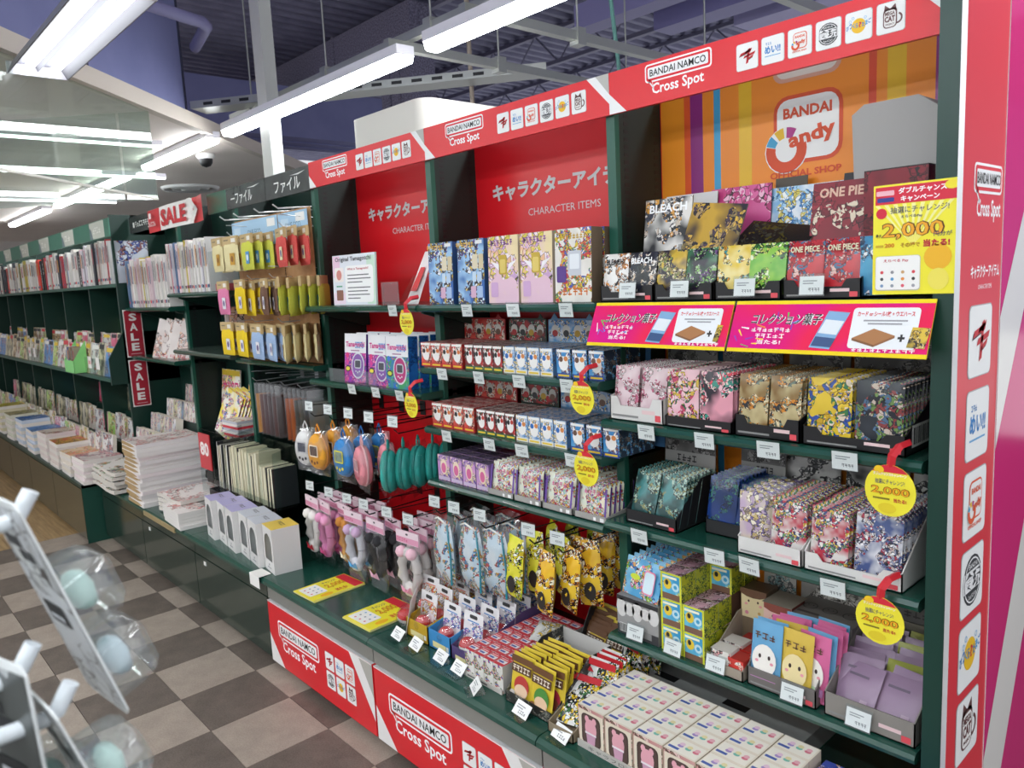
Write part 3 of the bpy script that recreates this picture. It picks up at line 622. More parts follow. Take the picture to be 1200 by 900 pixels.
# standing counter tickets on clear feet
ct = thing('counter_ticket', 'x', 'price card'); m = MB().box(-.034, .034, 0, .001, 0, .042, C('#f5f5f3', .4)); m.frame((0, 0, 0), (1, 0, 0), (0, 0, 1)); m.r(-.024, .028, .036, .003, '#9a9c9e'); m.r(-.024, .021, .028, .003, '#9a9c9e'); m.tx('~~~~', .024, .007, .01, '#6a6c70', 1, 'r'); m.build('slip', ct, rot=(-.75, 0, 0)); MB().box(-.034, .034, -.02, .04, -.003, 0, ACRYL).build('foot', ct)
TICK = Kind(ct)
for i, (x, y, r_) in enumerate(((.984, .05, -.1), (1.101, .048, -.12), (1.243, .052, -.1), (1.349, .046, -.1), (1.475, .012, -.5), (1.688, .018, -.1), (1.857, .012, -.15))):
    TICK.put((x, y, .4435), (0, 0, r_), 'white tent ticket on the green counter edge, %s' % ordn(i, 7), 'counter tickets')
# two red-tipped slips on the purple pack shelf
for i, (x, lb) in enumerate(((1.045, 'left'), (1.405, 'right'))):
    t = thing('price_slip', 'white slip with red edge below the purple goods, %s one' % lb, 'price card', (x, .298, .968), (1.0, 0, -.1), 'red edged slips')
    m = MB().box(-.045, .045, 0, .001, -.035, .02, C('#f4f3f0', .4)); m.frame((0, 0, 0), (1, 0, 0), (0, 0, 1)); m.r(-.045, -.035, .09, .014, '#d8323c'); m.r(-.03, .005, .05, .003, '#aaa'); m.build('slip', t)
# hanging round and oval campaign tags
def camp(x, y, z, rx_, rz_, label, strap=.05):
    t = thing('campaign_tag', label, 'tag', (x, y, z), (0.04, 0, RND.uniform(-.05, .05)), 'yellow campaign tags')
    n = 24; P = [(rx_ * math.cos(i * 2 * math.pi / n), rz_ * math.sin(i * 2 * math.pi / n)) for i in range(n)]
    MB().prism(P, 'y', -.0005, .001, C('#f3e63a', .4)).build('disc', t)
    m = MB().frame((0, -.001, 0), (1, 0, 0), (0, 0, 1))
    top = [p for p in P if p[1] > rz_ * .52]; m.pg(sorted(top, key=lambda p: math.atan2(p[1], p[0])), '#d8263a', 1)
    m.tx('ダブルチャンスキャンペーン', 0, rz_ * .56, rz_ * .14, '#fff4f0', 2, 'c', rx_ * 1.3, .03); m.el(-rx_ * .42, rz_ * .78, rx_ * .2, rz_ * .16, '#f4c81c', 2, 12)
    m.tx('抽選にチャレンジ!', 0, rz_ * .24, rz_ * .2, '#2a3470', 2, 'c', rx_ * 1.15, .004)
    m.tx('2,000', .02 * rx_, -rz_ * .2, rz_ * .36, '#7a4a10', 2, 'c', rx_ * 1.52, .045); m.tx('2,000', .02 * rx_, -rz_ * .18, rz_ * .32, '#f2a71a', 3, 'c', rx_ * 1.46, .012)
    m.tx('当たる!', rx_ * .4, -rz_ * .42, rz_ * .16, '#c02030', 2, 'c', rx_ * .5, .03); m.r(-rx_ * .66, -rz_ * .36, rx_ * .66, rz_ * .07, '#8a7a20', 2); m.el(-rx_ * .1, -rz_ * .68, rx_ * .36, rz_ * .2, '#e6cf2a', 2, 14)
    m.build('print', t)
    MB().tube([(0, .004, rz_ * .95), (.004, .0, rz_ + strap * .4), (.012, .02, rz_ + strap * .75), (.02, .05, rz_ + strap * .8)], .009, C('#e0303c', .4), 4, False).build('strap', t)
camp(.868, .278, 1.592, .045, .05, 'small oval yellow tag under the top shelf left'); camp(.86, .278, 1.272, .045, .05, 'small oval yellow tag above the green pouches')
camp(1.753, .278, 1.374, .05, .052, 'yellow campaign tag under the upper cat box shelf'); camp(1.76, .278, 1.158, .05, .055, 'yellow campaign tag before the purple packs')
camp(2.642, .278, 1.245, .053, .058, 'round yellow campaign tag beside the silver packs'); camp(2.625, .278, .945, .053, .056, 'round yellow campaign tag above the lavender packets')
# ================================================================ right bay, sign strips and the yellow poster
PINKART = noisy('arrow_print', '#d81e92', '#ee3058', 7, .1, detail=0)
for i, (a, b_, lb) in enumerate(((1.815, 2.263, 'left'), (2.27, 2.722, 'right'))):
    t = thing('shelf_sign', 'pink wafer sign strip with yellow borders below the top shelf, %s one' % lb, 'sign', (a, .238, 1.538), (-.42, 0, 0), 'pink shelf signs'); w_ = b_ - a; h = .128
    MB().box(0, w_, 0, .003, 0, h, C('#f2d92a', .1), front=C('#f2d92a', .1)).build('board', t)
    m = MB().frame((0, 0, 0), (1, 0, 0), (0, 0, 1)); m.r(0, .009, w_, h - .018, PINKART, 1)
    for q in range(14):
        cx, cy = RND.uniform(.01, w_ * .36), RND.uniform(.016, .108); a_ = RND.uniform(0, 6.28); L_ = RND.uniform(.012, .03); c = RND.choice(('#f6d43a', '#4ac04a', '#f4f4f4', '#4a8ae0', '#f08a2a', '#8a3ab0'))
        d_ = (math.cos(a_), math.sin(a_)); n_ = (-d_[1], d_[0])
        clampy = lambda p: (max(.003, p[0]), min(h - .012, max(.012, p[1])))
        m.pg([clampy(p) for p in ((cx - n_[0] * .001, cy - n_[1] * .001), (cx + d_[0] * L_ - n_[0] * .002, cy + d_[1] * L_ - n_[1] * .002), (cx + d_[0] * L_ + n_[0] * .002, cy + d_[1] * L_ + n_[1] * .002), (cx + n_[0] * .001, cy + n_[1] * .001))], c, 2)
    m.tx('コレクション菓子', .05, .068, .028, '#f7f7f7', 3, 'l', .172, .045, sk=.15); m.tx('コレクション菓子', .05, .068, .028, '#222026', 4, 'l', .17, .01, sk=.15)
    for q, s_ in enumerate(('~~~~~~~', '~~~~~', '当たる!')): m.tx(s_, .105, .05 - .015 * q, .011, '#fbeef2', 3, 'c', (.1, .075, .06)[q], .03)
    m.pg([(.205, .016), (.235, .102), (.283, .098), (.252, .013)] if w_ < .6 else [], '#7fa9cf', 3); m.pg([(.209, .02), (.216, .042), (.262, .038), (.254, .017)], '#33507e', 4); m.pg([(.22, .05), (.232, .082), (.274, .078), (.262, .046)], '#dfe6ea', 4)
    m.rr(.29, .017, w_ - .315, .092, .008, '#e9ecee', 3); m.tx('カード or シール1枚 + ウエハース', .3, .089, .012, '#d0242e', 4, 'l', w_ - .335, .03); m.r(.315, .078, .09, .0035, '#9a9a9e', 4); m.r(.325, .071, .07, .0035, '#9a9a9e', 4)
    m.pg([(.297, .04), (.345, .026), (.385, .047), (.34, .062)], '#a97343', 4); m.pg([(.297, .04), (.345, .026), (.345, .021), (.297, .035)], '#7d5230', 4); m.pg([(.345, .026), (.385, .047), (.385, .042), (.345, .021)], '#8d5d36', 4)
    m.tx('+', .398, .034, .016, '#222', 4, 'c', .014, .05); m.pg([(.411, .022), (.417, .066), (.452 - .02 * (i == 0), .064), (.446 - .02 * (i == 0), .02)], art('card_print', ['#2a2622', '#d8b83a', '#c8a02a', '#e0c890', '#3a3026'], 90, 5), 5)
    m.tx('~~~~~~~~~~', .3, .01, .009, '#fdf1f4', 4, 'l', .13, .03); m.build('print', t)
t = thing('campaign_poster', 'yellow campaign poster with red top on the top shelf', 'poster', (2.591, .296, 1.665)); w_, h = .165, .226
MB().box(0, w_, 0, .003, 0, h, C('#f6f1a0', .35), front=C('#f3e832', .35)).build('sheet', t)
m = MB().frame((0, 0, 0), (1, 0, 0), (0, 0, 1)); m.r(.004, h - .04, w_ - .006, .036, '#d8203c', 1)
for q in range(9): m.pg([(.08, .1), (.004 + q * .018, h - .041), (.012 + q * .018, h - .041)], '#f8f29a', 1)
m.tx('ダブルチャンス', .05, h - .021, .013, '#ffffff', 2, 'l', .092, .03); m.tx('キャンペーン', .055, h - .037, .012, '#ffffff', 2, 'l', .074, .03); m.el(.152, h - .012, .014, .009, '#f6e22e', 3, 12); m.rr(.006, h - .022, .036, .01, .002, '#f2b8c0', 2); m.rr(.008, h - .035, .034, .009, .002, '#2a3a8a', 2)
m.tx('抽選にチャレンジ!', .035, h - .06, .014, '#263068', 2, 'l', .112, .005); m.tx('えらべるPay', .056, h - .071, .007, '#263068', 2, 'l', .042, .02); m.el(.017, h - .058, .011, .011, '#d8203c', 2, 14)
m.tx('最大', .006, h - .108, .008, '#3a3020', 2, 'l', .012, .02)
m.tx('2,000', .018, h - .114, .036, '#6a3c0a', 2, 'l', .122, .045); m.tx('2,000', .02, h - .112, .032, '#f0a81c', 3, 'l', .117, .012); m.tx('円分が', .12, h - .111, .01, '#263068', 4, 'l', .034, .01)
m.tx('200', .024, h - .129, .009, '#d88a10', 2, 'l', .02, .05); m.tx('その場で', .056, h - .13, .01, '#b88a10', 2, 'l', .038, .04); m.tx('当たる!', .1, h - .131, .015, '#c01c30', 2, 'l', .05, .05); m.r(.006, h - .128, .016, .005, '#d0b020', 2)
m.rr(.006, .008, .09, .072, .006, '#c9c4b0', 2); m.rr(.007, .01, .088, .069, .006, '#f4f3ef', 3); m.tx('えらべる Pay', .048, .066, .007, '#c02838', 4, 'c', .05, .02)
for q in range(12): m.el(.02 + .021 * (q % 4), .046 - .014 * (q // 4), .0035, .0035, ('#d8404a', '#8a8a90', '#caa06a', '#e0505a', '#4a4a50', '#5aa0d0', '#e08a3a', '#303034', '#7a9ac0', '#909aa4', '#d85a6a', '#a0a0a6')[q], 4, 8)
m.el(.128, .074, .026, .026, '#eeb41e', 2, 18); m.el(.13, .03, .02, .022, '#efe05a', 3, 16); m.build('print', t)
# ================================================================ right bay, top shelf
def hd(c1, s_, c2='#ffffff', c3='#e83a4a'):
    def f(m, w_, h):
        m.tx(s_, w_ * .5, h * .76, h * .15, c2, 2, 'c', w_ * .8, .03); m.r(w_ * .76, h * .06, w_ * .2, h * .14, '#e9e6e2', 2)
        for q in range(7): m.r(w_ * (.775 + .025 * q), h * .075, w_ * .011, h * .11, '#222', 3)
    return f
def lip(m, w_, h):
    m.r(w_ * .62, h * .36, w_ * .24, h * .16, '#e7c9c9', 2); m.rr(w_ * .86, h * .1, w_ * .1, h * .26, .002, '#e0505a', 2); m.r(w_ * .05, h * .16, w_ * .5, h * .09, '#8a8a88', 2)
def title(s_, c, w_, y, h, c2=None, rot=0):
    def f(m):
        if c2: m.tx(s_, 0, y, h, c2, 1, 'c', w_, .05)
        m.tx(s_, 0, y, h, c, 2, 'c', w_, .03)
    return f
A = lambda n, cols, sc=60, sd=1, **k: art(n, cols, sc, sd, **k)
BK = C('#1b1a1c', .35)
p1 = foil('wafer_pack', 'snack pack', .088, .125, .012, A('pk_white_orange', ['#e8e6e2', '#d8d4ce', '#2a2a2e', '#e0903a', '#f0eee8', '#9a6a4a'], 48, 1, rough=.25), BK, 1, title('BLEACH', '#141416', .06, .092, .017))
p2 = foil('wafer_pack', 'snack pack', .092, .125, .012, A('pk_black_white', ['#1a1a20', '#2a2c3a', '#e6e0d8', '#3a3a48', '#d8c0a8', '#141418'], 48, 2, rough=.25), BK, 2, title('BLEACH', '#f2f2f2', .07, .092, .017))
p3 = foil('wafer_pack', 'snack pack', .09, .125, .012, A('pk_yellow_black', ['#c8a83a', '#2a2430', '#8a7a50', '#d8c8a0', '#3a3040', '#7a8a4a'], 50, 3, rough=.25), BK, 3)
p4 = foil('wafer_pack', 'snack pack', .09, .125, .012, A('pk_green_violet', ['#3a6a4a', '#2a2030', '#8ab86a', '#6a4a7a', '#1a2a24', '#b8c8a8'], 50, 4, rough=.25), BK, 4)
p5 = foil('wafer_pack', 'snack pack', .09, .125, .012, A('pk_gold_teal', ['#d8b83a', '#e8d890', '#3a8a8a', '#c88a2a', '#f0e8c0', '#4a5a2a'], 50, 5, rough=.25), BK, 5)
p6 = foil('wafer_pack', 'snack pack', .095, .125, .012, A('pk_green', ['#4aa03a', '#8ac04a', '#d8d86a', '#2a5a2a', '#e0e8c0', '#3a3a2a'], 50, 6, rough=.25), BK, 6)
p7 = foil('wafer_pack', 'snack pack', .088, .125, .012, A('pk_red', ['#a8242c', '#c03038', '#8a1c24', '#d8b0a8', '#4a6a8a', '#b02830'], 46, 7, rough=.25), BK, 7, title('ONE PIECE', '#e8d8b8', .07, .096, .014, '#3a1416'))
p8 = foil('wafer_pack', 'snack pack', .06, .13, .012, A('pk_blue', ['#2a6a9a', '#4aa0c8', '#1a3a5a', '#d8e0e4', '#3a3038'], 46, 8, rough=.25), BK, 8)
zt = 1.656
def top_tray(lb, x0, x1, ka, kb, da, db, hdr=None):
    tray(lb, x0, x1, .322, .45, zt, .045, .075, BK, BK, ink=lip)
    wd = (x1 - x0) / 2
    for kk, xx, dd, cc in ((ka, x0 + wd * .5, da, 'left'), (kb, x0 + wd * 1.5, db, 'right')):
        for q in range(4):
            kk.put((xx + RND.uniform(-.003, .003), .331 + q * .022, zt + .012), (-.16 + RND.uniform(-.02, .02), 0, RND.uniform(-.03, .03)), '%s, %s on the top shelf' % (dd, ('frontmost', 'second back', 'third back', 'rearmost')[q]), 'wafer packs on the top shelf')
top_tray('black display tray of white and black packs, leftmost on top shelf', 1.802, 1.99, p1, p2, 'white wafer pack with black title', 'black wafer pack with white title')
top_tray('black display tray of ochre and green packs on top shelf', 1.996, 2.178, p3, p4, 'ochre and black wafer pack', 'dark green and violet wafer pack')
top_tray('black display tray of gold and green packs on top shelf', 2.186, 2.366, p5, p6, 'gold and teal wafer pack', 'bright green wafer pack')
top_tray('black display tray of red packs beside the yellow poster', 2.372, 2.556, p7, p7, 'red wafer pack in left column', 'red wafer pack in right column')
for q in range(3): p8.put((2.573, .335 + q * .03, zt + .006), (-.12, 0, .1), 'narrow blue pack squeezed beside the poster, %s' % ordn(q, 3, 'front'), 'blue packs by the poster')
def hcard(lb, x, y, z, w_, h, mat, rx=-.25, rz=0, ink=None, edge=None, ry=0):
    t = thing('header_card', lb, 'card', (x, y, z), (rx, ry, rz)); m = MB().box(0, w_, 0, .004, 0, h, edge or '#7a7468', front=mat)
    if ink: m.frame((0, 0, 0), (1, 0, 0), (0, 0, 1)); ink(m, w_, h)
    m.build('panel', t)
    MB().box(.004, w_ - .004, .004, .05, -.02, -.016, edge or '#7a7468').build('flap', t); return t
hcard('black and white standing header card with white title, leftmost on top', 1.845, .47, 1.78, .17, .165, A('hc1', ['#1c1c24', '#e8e4de', '#3a3c4c', '#d89a3a', '#c8b8a8', '#20202a'], 30, 11), -.12, -.05, hd('', 'BLEACH'))
hcard('white back flap behind the black header card', 1.88, .53, 1.79, .17, .165, C('#d9d6d4', .5), -.1, .05)
hcard('ochre header card with dark faces, leaning on the top packs', 2.0, .43, 1.77, .18, .16, A('hc2', ['#c8a03a', '#2a2632', '#8a7a52', '#e0b84a', '#4a3c50', '#b89a68'], 26, 12), -.3, -.1, ry=.12)
hcard('pink box flap with dark edges on the top shelf', 2.02, .555, 1.81, .185, .15, A('hc3', ['#c8387a', '#d8609a', '#e8b0c8', '#b02a6a'], 20, 13), -.1, .03, edge='#241820')
hcard('black glossy header card lying tilted over the packs', 2.165, .42, 1.79, .2, .12, A('hc4', ['#1a1a1a', '#22221e', '#3a3a30', '#161616', '#4a4418'], 26, 14, rough=.2), -.95, -.08, ry=.15)
hcard('white and blue burst header card behind the black one', 2.19, .56, 1.79, .22, .155, A('hc5', ['#e8eef2', '#7ab0d8', '#3a7ab8', '#f2f4f0', '#d8c85a', '#a8d0e8'], 34, 15), -.15, .05)
hcard('dark red header card with cream art and title', 2.365, .46, 1.775, .175, .16, A('hc6', ['#8a1c2c', '#7a1826', '#9a2434', '#e0d0b8', '#8a1c2c', '#6a1420'], 26, 16), -.2, .06, hd('', 'ONE PIECE', '#e0b8a0'))
hcard('black carton flap standing above the red header card', 2.4, .57, 1.92, .12, .04, BK, -.3, .1, edge='#18181a'); hcard('brown carton flap behind the burst card', 2.2, .6, 1.93, .09, .04, C('#5a534a', .7), -.1)
t = tag(MB().prism([(2.46, 1.9), (2.64, 1.9), (2.655, 2.06), (2.6, 2.10), (2.48, 2.10), (2.452, 2.08)], 'y', .5, .615, C('#a8a5a2', .6)).build('grey_carton'), 'plain pale grey carton standing behind the yellow poster', 'box')
t = thing('red_carton', 'dark red carton with black flap beside the poster', 'box', (2.5, .46, 1.66)); MB().box(0, .14, 0, .14, 0, .28, A('rc1', ['#6a1422', '#8a1c2c', '#5a101c'], 26, 17)).build('body', t); MB().box(0, .14, 0, .05, .28, .283, C('#2a1014', .4)).build('flap', t)
tag(MB().box(2.46, 2.65, .5, .61, 1.66, 1.90, C('#4a443e', .7)).build('brown_carton'), 'plain brown carton under the grey one behind the poster', 'box')
# ================================================================ right bay, second shelf (z 1.31)
zt = 1.311; WT = C('#dcdad6', .5)
q1 = foil('wafer_pack', 'snack pack', .088, .15, .012, A('pk_pink_silver', ['#d8b8c0', '#e8d4d8', '#c86a88', '#b8a8a8', '#e8e0e0', '#a84a5a'], 46, 21, rough=.2), C('#cdbfb8', .2, .5), 21)
q2a = foil('wafer_pack', 'snack pack', .1, .15, .014, A('pk_pink_green', ['#e8a8b8', '#f0c8d0', '#3a6a4a', '#d8b84a', '#f0dcd0', '#c84a6a'], 34, 22, rough=.22), C('#c88a9a', .3), 22)
q2b = foil('wafer_pack', 'snack pack', .1, .15, .014, A('pk_pink_dark', ['#e8a0b0', '#2a2430', '#f0c0cc', '#f0dcd0', '#4a9a8a', '#d84a5a'], 34, 23, rough=.22), C('#c88a9a', .3), 23)
q3 = foil('wafer_pack', 'snack pack', .082, .15, .012, A('pk_cream_brown', ['#c8b888', '#8a6a3a', '#e8d8b0', '#2a2a2e', '#6a7a6a', '#d88a2a'], 44, 24, rough=.22), BK, 24)
q4a = foil('wafer_pack', 'snack pack', .105, .15, .013, A('pk_yellow_blue', ['#d8b82a', '#e8c83a', '#2a4a9a', '#e0d0b8', '#c8a01a', '#3a7a4a'], 34, 25, rough=.22), BK, 25)
q4b = foil('wafer_pack', 'snack pack', .105, .15, .013, A('pk_dark_blue', ['#2a3038', '#1a1e28', '#6a8a4a', '#4a6a8a', '#c8b8a8', '#8a3a3a'], 34, 26, rough=.22), C('#d8e4da', .4), 26)
tray('white display tray of pale pink packs, leftmost on second shelf', 1.822, 2.012, .325, .57, zt, .07, .1, WT, CARDW, ink=lip)
rows(q1, (1.87, 1.965), .335, zt + .008, 11, .019, .14, 'pale pink foil pack', 'the white tray', 'pink silver packs'); 
tray('black display tray of pink packs on second shelf', 2.02, 2.228, .325, .59, zt, .03, .1, BK, CARD, ink=lip, notch=False)
rows(q2a, (2.072,), .335, zt + .008, 11, .021, .06, 'pink and green foil pack', 'left column of the second black tray', 'pink packs'); rows(q2b, (2.176,), .335, zt + .008, 11, .021, .06, 'pink and dark foil pack', 'right column of the second black tray', 'pink packs')
tray('black display tray of brown and cream packs on second shelf', 2.238, 2.412, .325, .6, zt, .055, .1, BK, BK, ink=lip)
rows(q3, (2.281, 2.368), .335, zt + .008, 12, .019, .12, 'cream and brown pack', 'the third black tray', 'cream packs')
tt = tray('black display tray with barcode side, rightmost on second shelf', 2.42, 2.655, .325, .57, zt, .045, .11, BK, BK, ink=lip)
m = MB().frame((.236, .03, .015), (0, 1, 0), (0, 0, 1)); m.r(0, 0, .12, .05, '#e9e7e2', 1)
for q in range(12): m.r(.008 + q * .009, .006, .004 if q % 3 else .006, .038, '#1a1a1c', 2)
m.build('barcode', tt)
rows(q4a, (2.476,), .335, zt + .01, 10, .021, .08, 'yellow and blue foil pack', 'left column of the barcode tray', 'packs in the barcode tray'); rows(q4b, (2.592,), .335, zt + .01, 10, .021, .08, 'dark foil pack with pale back', 'right column of the barcode tray', 'packs in the barcode tray')
GA = lambda n, s_: A(n, ['#5a5856', '#7a7876', '#3a3836', '#8a8886', '#4a4846', '#a09e9a'], 34, s_)
for i, (x, w_, lb) in enumerate(((1.83, .18, 'leftmost'), (2.03, .19, 'second'), (2.24, .17, 'third'), (2.42, .22, 'rightmost'))):
    hcard('grey printed header card at the back of the second shelf, %s' % lb, x, .6, zt + .1, w_, .13, GA('hg%d' % i, 30 + i), -.05, 0, (lambda m, w_, h: (m.r(w_ * .05, h * .06, w_ * .9, h * .26, '#d0ccc6', 2), m.tx('~~~~', w_ * .5, h * .1, h * .16, '#2a2a2c', 3, 'c', w_ * .5))) if i < 2 else hd('', '食玩', '#c8c4be'))
# ================================================================ right bay, third shelf (z 1.0)
zt = 1.001
r1 = foil('wafer_pack', 'snack pack', .088, .15, .012, A('pk_teal', ['#4a8a8a', '#2a4a48', '#a8c0b0', '#6a9a90', '#8a8a5a', '#1a2a2a'], 44, 41, rough=.22), C('#1c3a7a', .25, .3), 41)
r2 = foil('wafer_pack', 'snack pack', .09, .15, .012, A('pk_navy', ['#1c3a7a', '#16305f', '#2a5a6a', '#3a7a6a', '#14264a', '#20407a'], 40, 42, rough=.2), C('#1c3a7a', .25, .3), 42)
r3 = foil('wafer_pack', 'snack pack', .09, .15, .012, A('pk_cream_violet', ['#d8ccb0', '#b8a0b8', '#e8e0c8', '#6a5a8a', '#c8b070', '#8a7a6a'], 44, 43, rough=.22), C('#a892a8', .25, .4), 43)
r4 = foil('wafer_pack', 'snack pack', .092, .15, .012, A('pk_silver_multi', ['#d8d4d0', '#b83a4a', '#3a4a7a', '#e8e4e0', '#8a4a6a', '#d8b84a', '#5a8a6a'], 60, 44, rough=.22), C('#b9b84a', .25, .4), 44)
r5 = foil('wafer_pack', 'snack pack', .105, .16, .012, A('pk_silver_blue', ['#d8d8dc', '#4a5a8a', '#e8e8e8', '#a83a4a', '#8a90a8', '#c8b8b0', '#3a3a4a'], 60, 45, rough=.22), C('#b9b84a', .25, .4), 45)
tray('dark display tray of teal packs, leftmost on third shelf', 1.862, 2.042, .335, .545, zt, .04, .135, C('#242426', .4), CARD, header=.1, hmat=C('#a9a7a3', .5), ink=lip, notch=False, tilt=.05, hink=lambda m, w_, h: (m.r(0, h * .5, w_, h * .5, GA('hga', 61), 1), m.tx('~~~~', w_ * .45, h * .2, h * .22, '#1e1e20', 2, 'c', w_ * .4, .03), m.r(w_ * .5, h * .06, w_ * .3, h * .05, '#2a2a2c', 2)))
rows(r1, (1.907, 1.998), .348, zt + .008, 8, .02, .32, 'teal foil pack with green art', 'the dark tray', 'teal packs')
tray('dark display tray of navy packs set back on third shelf', 2.095, 2.235, .40, .6, zt, .04, .12, C('#242426', .4), CARD, header=.1, hmat=C('#a9a7a3', .5), notch=False, tilt=.05, hink=lambda m, w_, h: (m.r(0, h * .5, w_, h * .5, GA('hgb', 62), 1), m.tx('~~~~', w_ * .55, h * .2, h * .22, '#1e1e20', 2, 'c', w_ * .4, .03)))
rows(r2, (2.135,), .405, zt + .01, 9, .019, .2, 'navy foil pack', 'left column of the set-back tray', 'navy packs'); rows(r2, (2.2,), .41, zt + .0, 7, .022, .25, 'navy foil pack', 'right column of the set-back tray', 'navy packs')
tray('white display tray of cream packs fallen forward on third shelf', 2.245, 2.42, .32, .57, zt, .045, .12, WT, CARDW, ink=lip, notch=False)
rows(r3, (2.29,), .345, zt + .012, 5, .035, .25, 'cream and violet pack', 'left column of the white tray', 'cream violet packs', rz=.5); rows(r4, (2.375,), .34, zt + .008, 11, .02, .1, 'silver pack with colourful art', 'the white tray beside fallen packs', 'silver packs')
tt = tray('white display tray of silver packs with white sides, rightmost third shelf', 2.426, 2.655, .322, .57, zt, .045, .15, WT, CARDW, ink=lip)
rows(r4, (2.482,), .335, zt + .008, 12, .019, .1, 'silver foil pack with red art', 'left column of the wide white tray', 'silver packs'); rows(r5, (2.594,), .335, zt + .008, 12, .019, .1, 'silver foil pack with blue art', 'right column of the wide white tray', 'silver packs')
for x, w_, lb, s_ in ((2.2, .185, 'left', 63), (2.4, .16, 'middle', 64), (2.57, .12, 'right', 65)):
    hcard('black and white comic header card behind the silver packs, %s' % lb, x, .605, zt + .12, w_, .13, A('hw%d' % s_, ['#d8d6d2', '#3a3a3c', '#a8a6a2', '#5a5a5c', '#e4e2de', '#2a2a2c'], 40, s_), -.06)
# ================================================================ right bay, lowest shelf (z .64)
zt = .641
BLK = lambda s_: A('blk%d' % s_, ['#1c1c1e', '#26262a', '#3a3a3c'], 30, s_)
t = thing('grey_carton', 'grey and white printed carton under the blue packs', 'box', (1.82, .33, zt)); m = MB().box(0, .155, 0, .24, 0, .122, C('#8d8c8a', .5), front=C('#9b9a98', .5)); m.frame((0, 0, 0), (1, 0, 0), (0, 0, 1))
m.r(0, .0, .155, .03, '#3a3a3c', 1); m.r(0, .108, .155, .014, '#343436', 1)
for q, (a, h_) in enumerate(((.01, .05), (.04, .035), (.07, .052), (.1, .03), (.13, .045))): m.el(a + .008, .085, .02, h_ * .6, '#d6d5d2', 1, 12)
m.r(.01, .008, .03, .028, '#d8d8d4', 2)
for q in range(6): m.r(.012 + q * .0045, .01, .0025, .024, '#222', 3)
m.r(.06, .01, .07, .02, '#8a8a88', 2); m.build('body', t)
b1 = foil('biscuit_pack', 'snack pack', .15, .115, .02, A('pk_sky', ['#5aa8d8', '#8ac8e8', '#8ac04a', '#d8a05a', '#e87aa0', '#f0e8d8', '#3a7ac0'], 40, 71, rough=.25), C('#3a6ab0', .3), 71, ink=lambda m: (m.el(-.02, .06, .02, .009, '#cfe03a', 1), m.rr(.015, .02, .045, .07, .01, '#e888a8', 1), m.rr(.018, .024, .039, .062, .01, '#d8ecf4', 2)))
rows(b1, (1.897,), .345, zt + .124, 7, .028, .3, 'sky blue biscuit pack', 'the row on the grey carton', 'sky blue packs', rz=-.12)
YB = A('yb_front', ['#3a9ac8', '#6ac0dc', '#d8d83a', '#2a2a2e', '#f0f0d0', '#e8c83a'], 44, 72)
k = carton('toy_box', 'box', .072, .068, .079, C('#c8cc2e', .45), YB, A('yb_top', ['#d8a8b8', '#b88a98', '#5a3a3a', '#e8d0d8'], 40, 73), A('yb_side', ['#c8cc2e', '#b8bc28', '#3a5a3a', '#8aa83a', '#d8dc4a'], 70, 74), ink=lambda m: (m.el(-.012, .045, .014, .016, '#e8c83a', 1, 12), m.el(-.014, .05, .006, .008, '#2a2a2e', 2, 10), m.ring(.015, .04, .006, .013, '#bfe0ea', 1, 12), m.r(-.03, .062, .05, .007, '#f0f0d8', 1), m.r(-.036, 0, .072, .018, '#7a5a48', 1), m.r(-.036, 0, .006, .079, '#d4d832', 2), m.r(.03, 0, .006, .079, '#d4d832', 2), m.r(-.036, .073, .072, .006, '#d4d832', 2)))
for lv, cells in enumerate(([(0, 0), (1, 0), (0, 1), (1, 1)], [(0, 0), (1, 0), (0, 1), (1, 1)], [(0, 0), (0, 1), (1, 2), (1, 3), (0, 2)])):
    for (cx, cy) in cells:
        k.put((2.022 + cx * .074, .332 + cy * .07, zt + lv * .08 if cy < 2 else zt + .16), (0, 0, RND.uniform(-.02, .02)), 'yellow edged toy box, %s level, %s column, %s' % (('bottom', 'middle', 'top')[lv], ('left', 'right')[cx], ('front', 'second row', 'third row', 'rear')[cy]), 'yellow edged toy boxes')
for cx in range(2):
    for cy in (2, 3): tag(MB().box(1.987 + cx * .074, 2.057 + cx * .074, .474 + (cy - 2) * .07, .54 + (cy - 2) * .07, zt, zt + .158, C('#6a4a3a', .6)).build('brown_inner_box'), 'brown inner box hidden behind the yellow edged boxes, %s %s' % (('left', 'right')[cx], ('front', 'rear')[cy - 2]), 'box', 'brown inner boxes')
t = tray('open brown display carton with small white and red boxes', 2.152, 2.258, .318, .56, zt, .03, .12, C('#9a8f80', .7), C('#8a7f6e', .7), notch=False)
k = carton('sweet_box', 'box', .06, .05, .06, C('#e4e0da', .5), A('wh_face', ['#e8e4de', '#dcd8d0', '#4a4440', '#e8a8a8'], 40, 75), C('#d8d2ca', .5))
k.put((2.186, .325, zt + .004), (0, 0, .05), 'small white sweet box at the front of the brown carton', 'sweet boxes'); k.put((2.186, .385, zt + .004), (0, 0, 0), 'small white sweet box behind the front one', 'sweet boxes')
k = carton('sweet_box', 'box', .05, .05, .05, C('#c8362e', .5), A('rd_face', ['#d8443a', '#c8362e', '#f0e8e0', '#e8b0a0'], 40, 76), C('#b02c26', .5))
k.put((2.232, .325, zt + .004), (0, 0, -.05), 'small red sweet box in the brown carton, front', 'sweet boxes'); k.put((2.232, .385, zt + .004), (0, 0, .05), 'small red sweet box in the brown carton, second', 'sweet boxes'); k.put((2.2, .44, zt + .004), (0, 0, 0), 'small red sweet box deep inside the brown carton', 'sweet boxes')
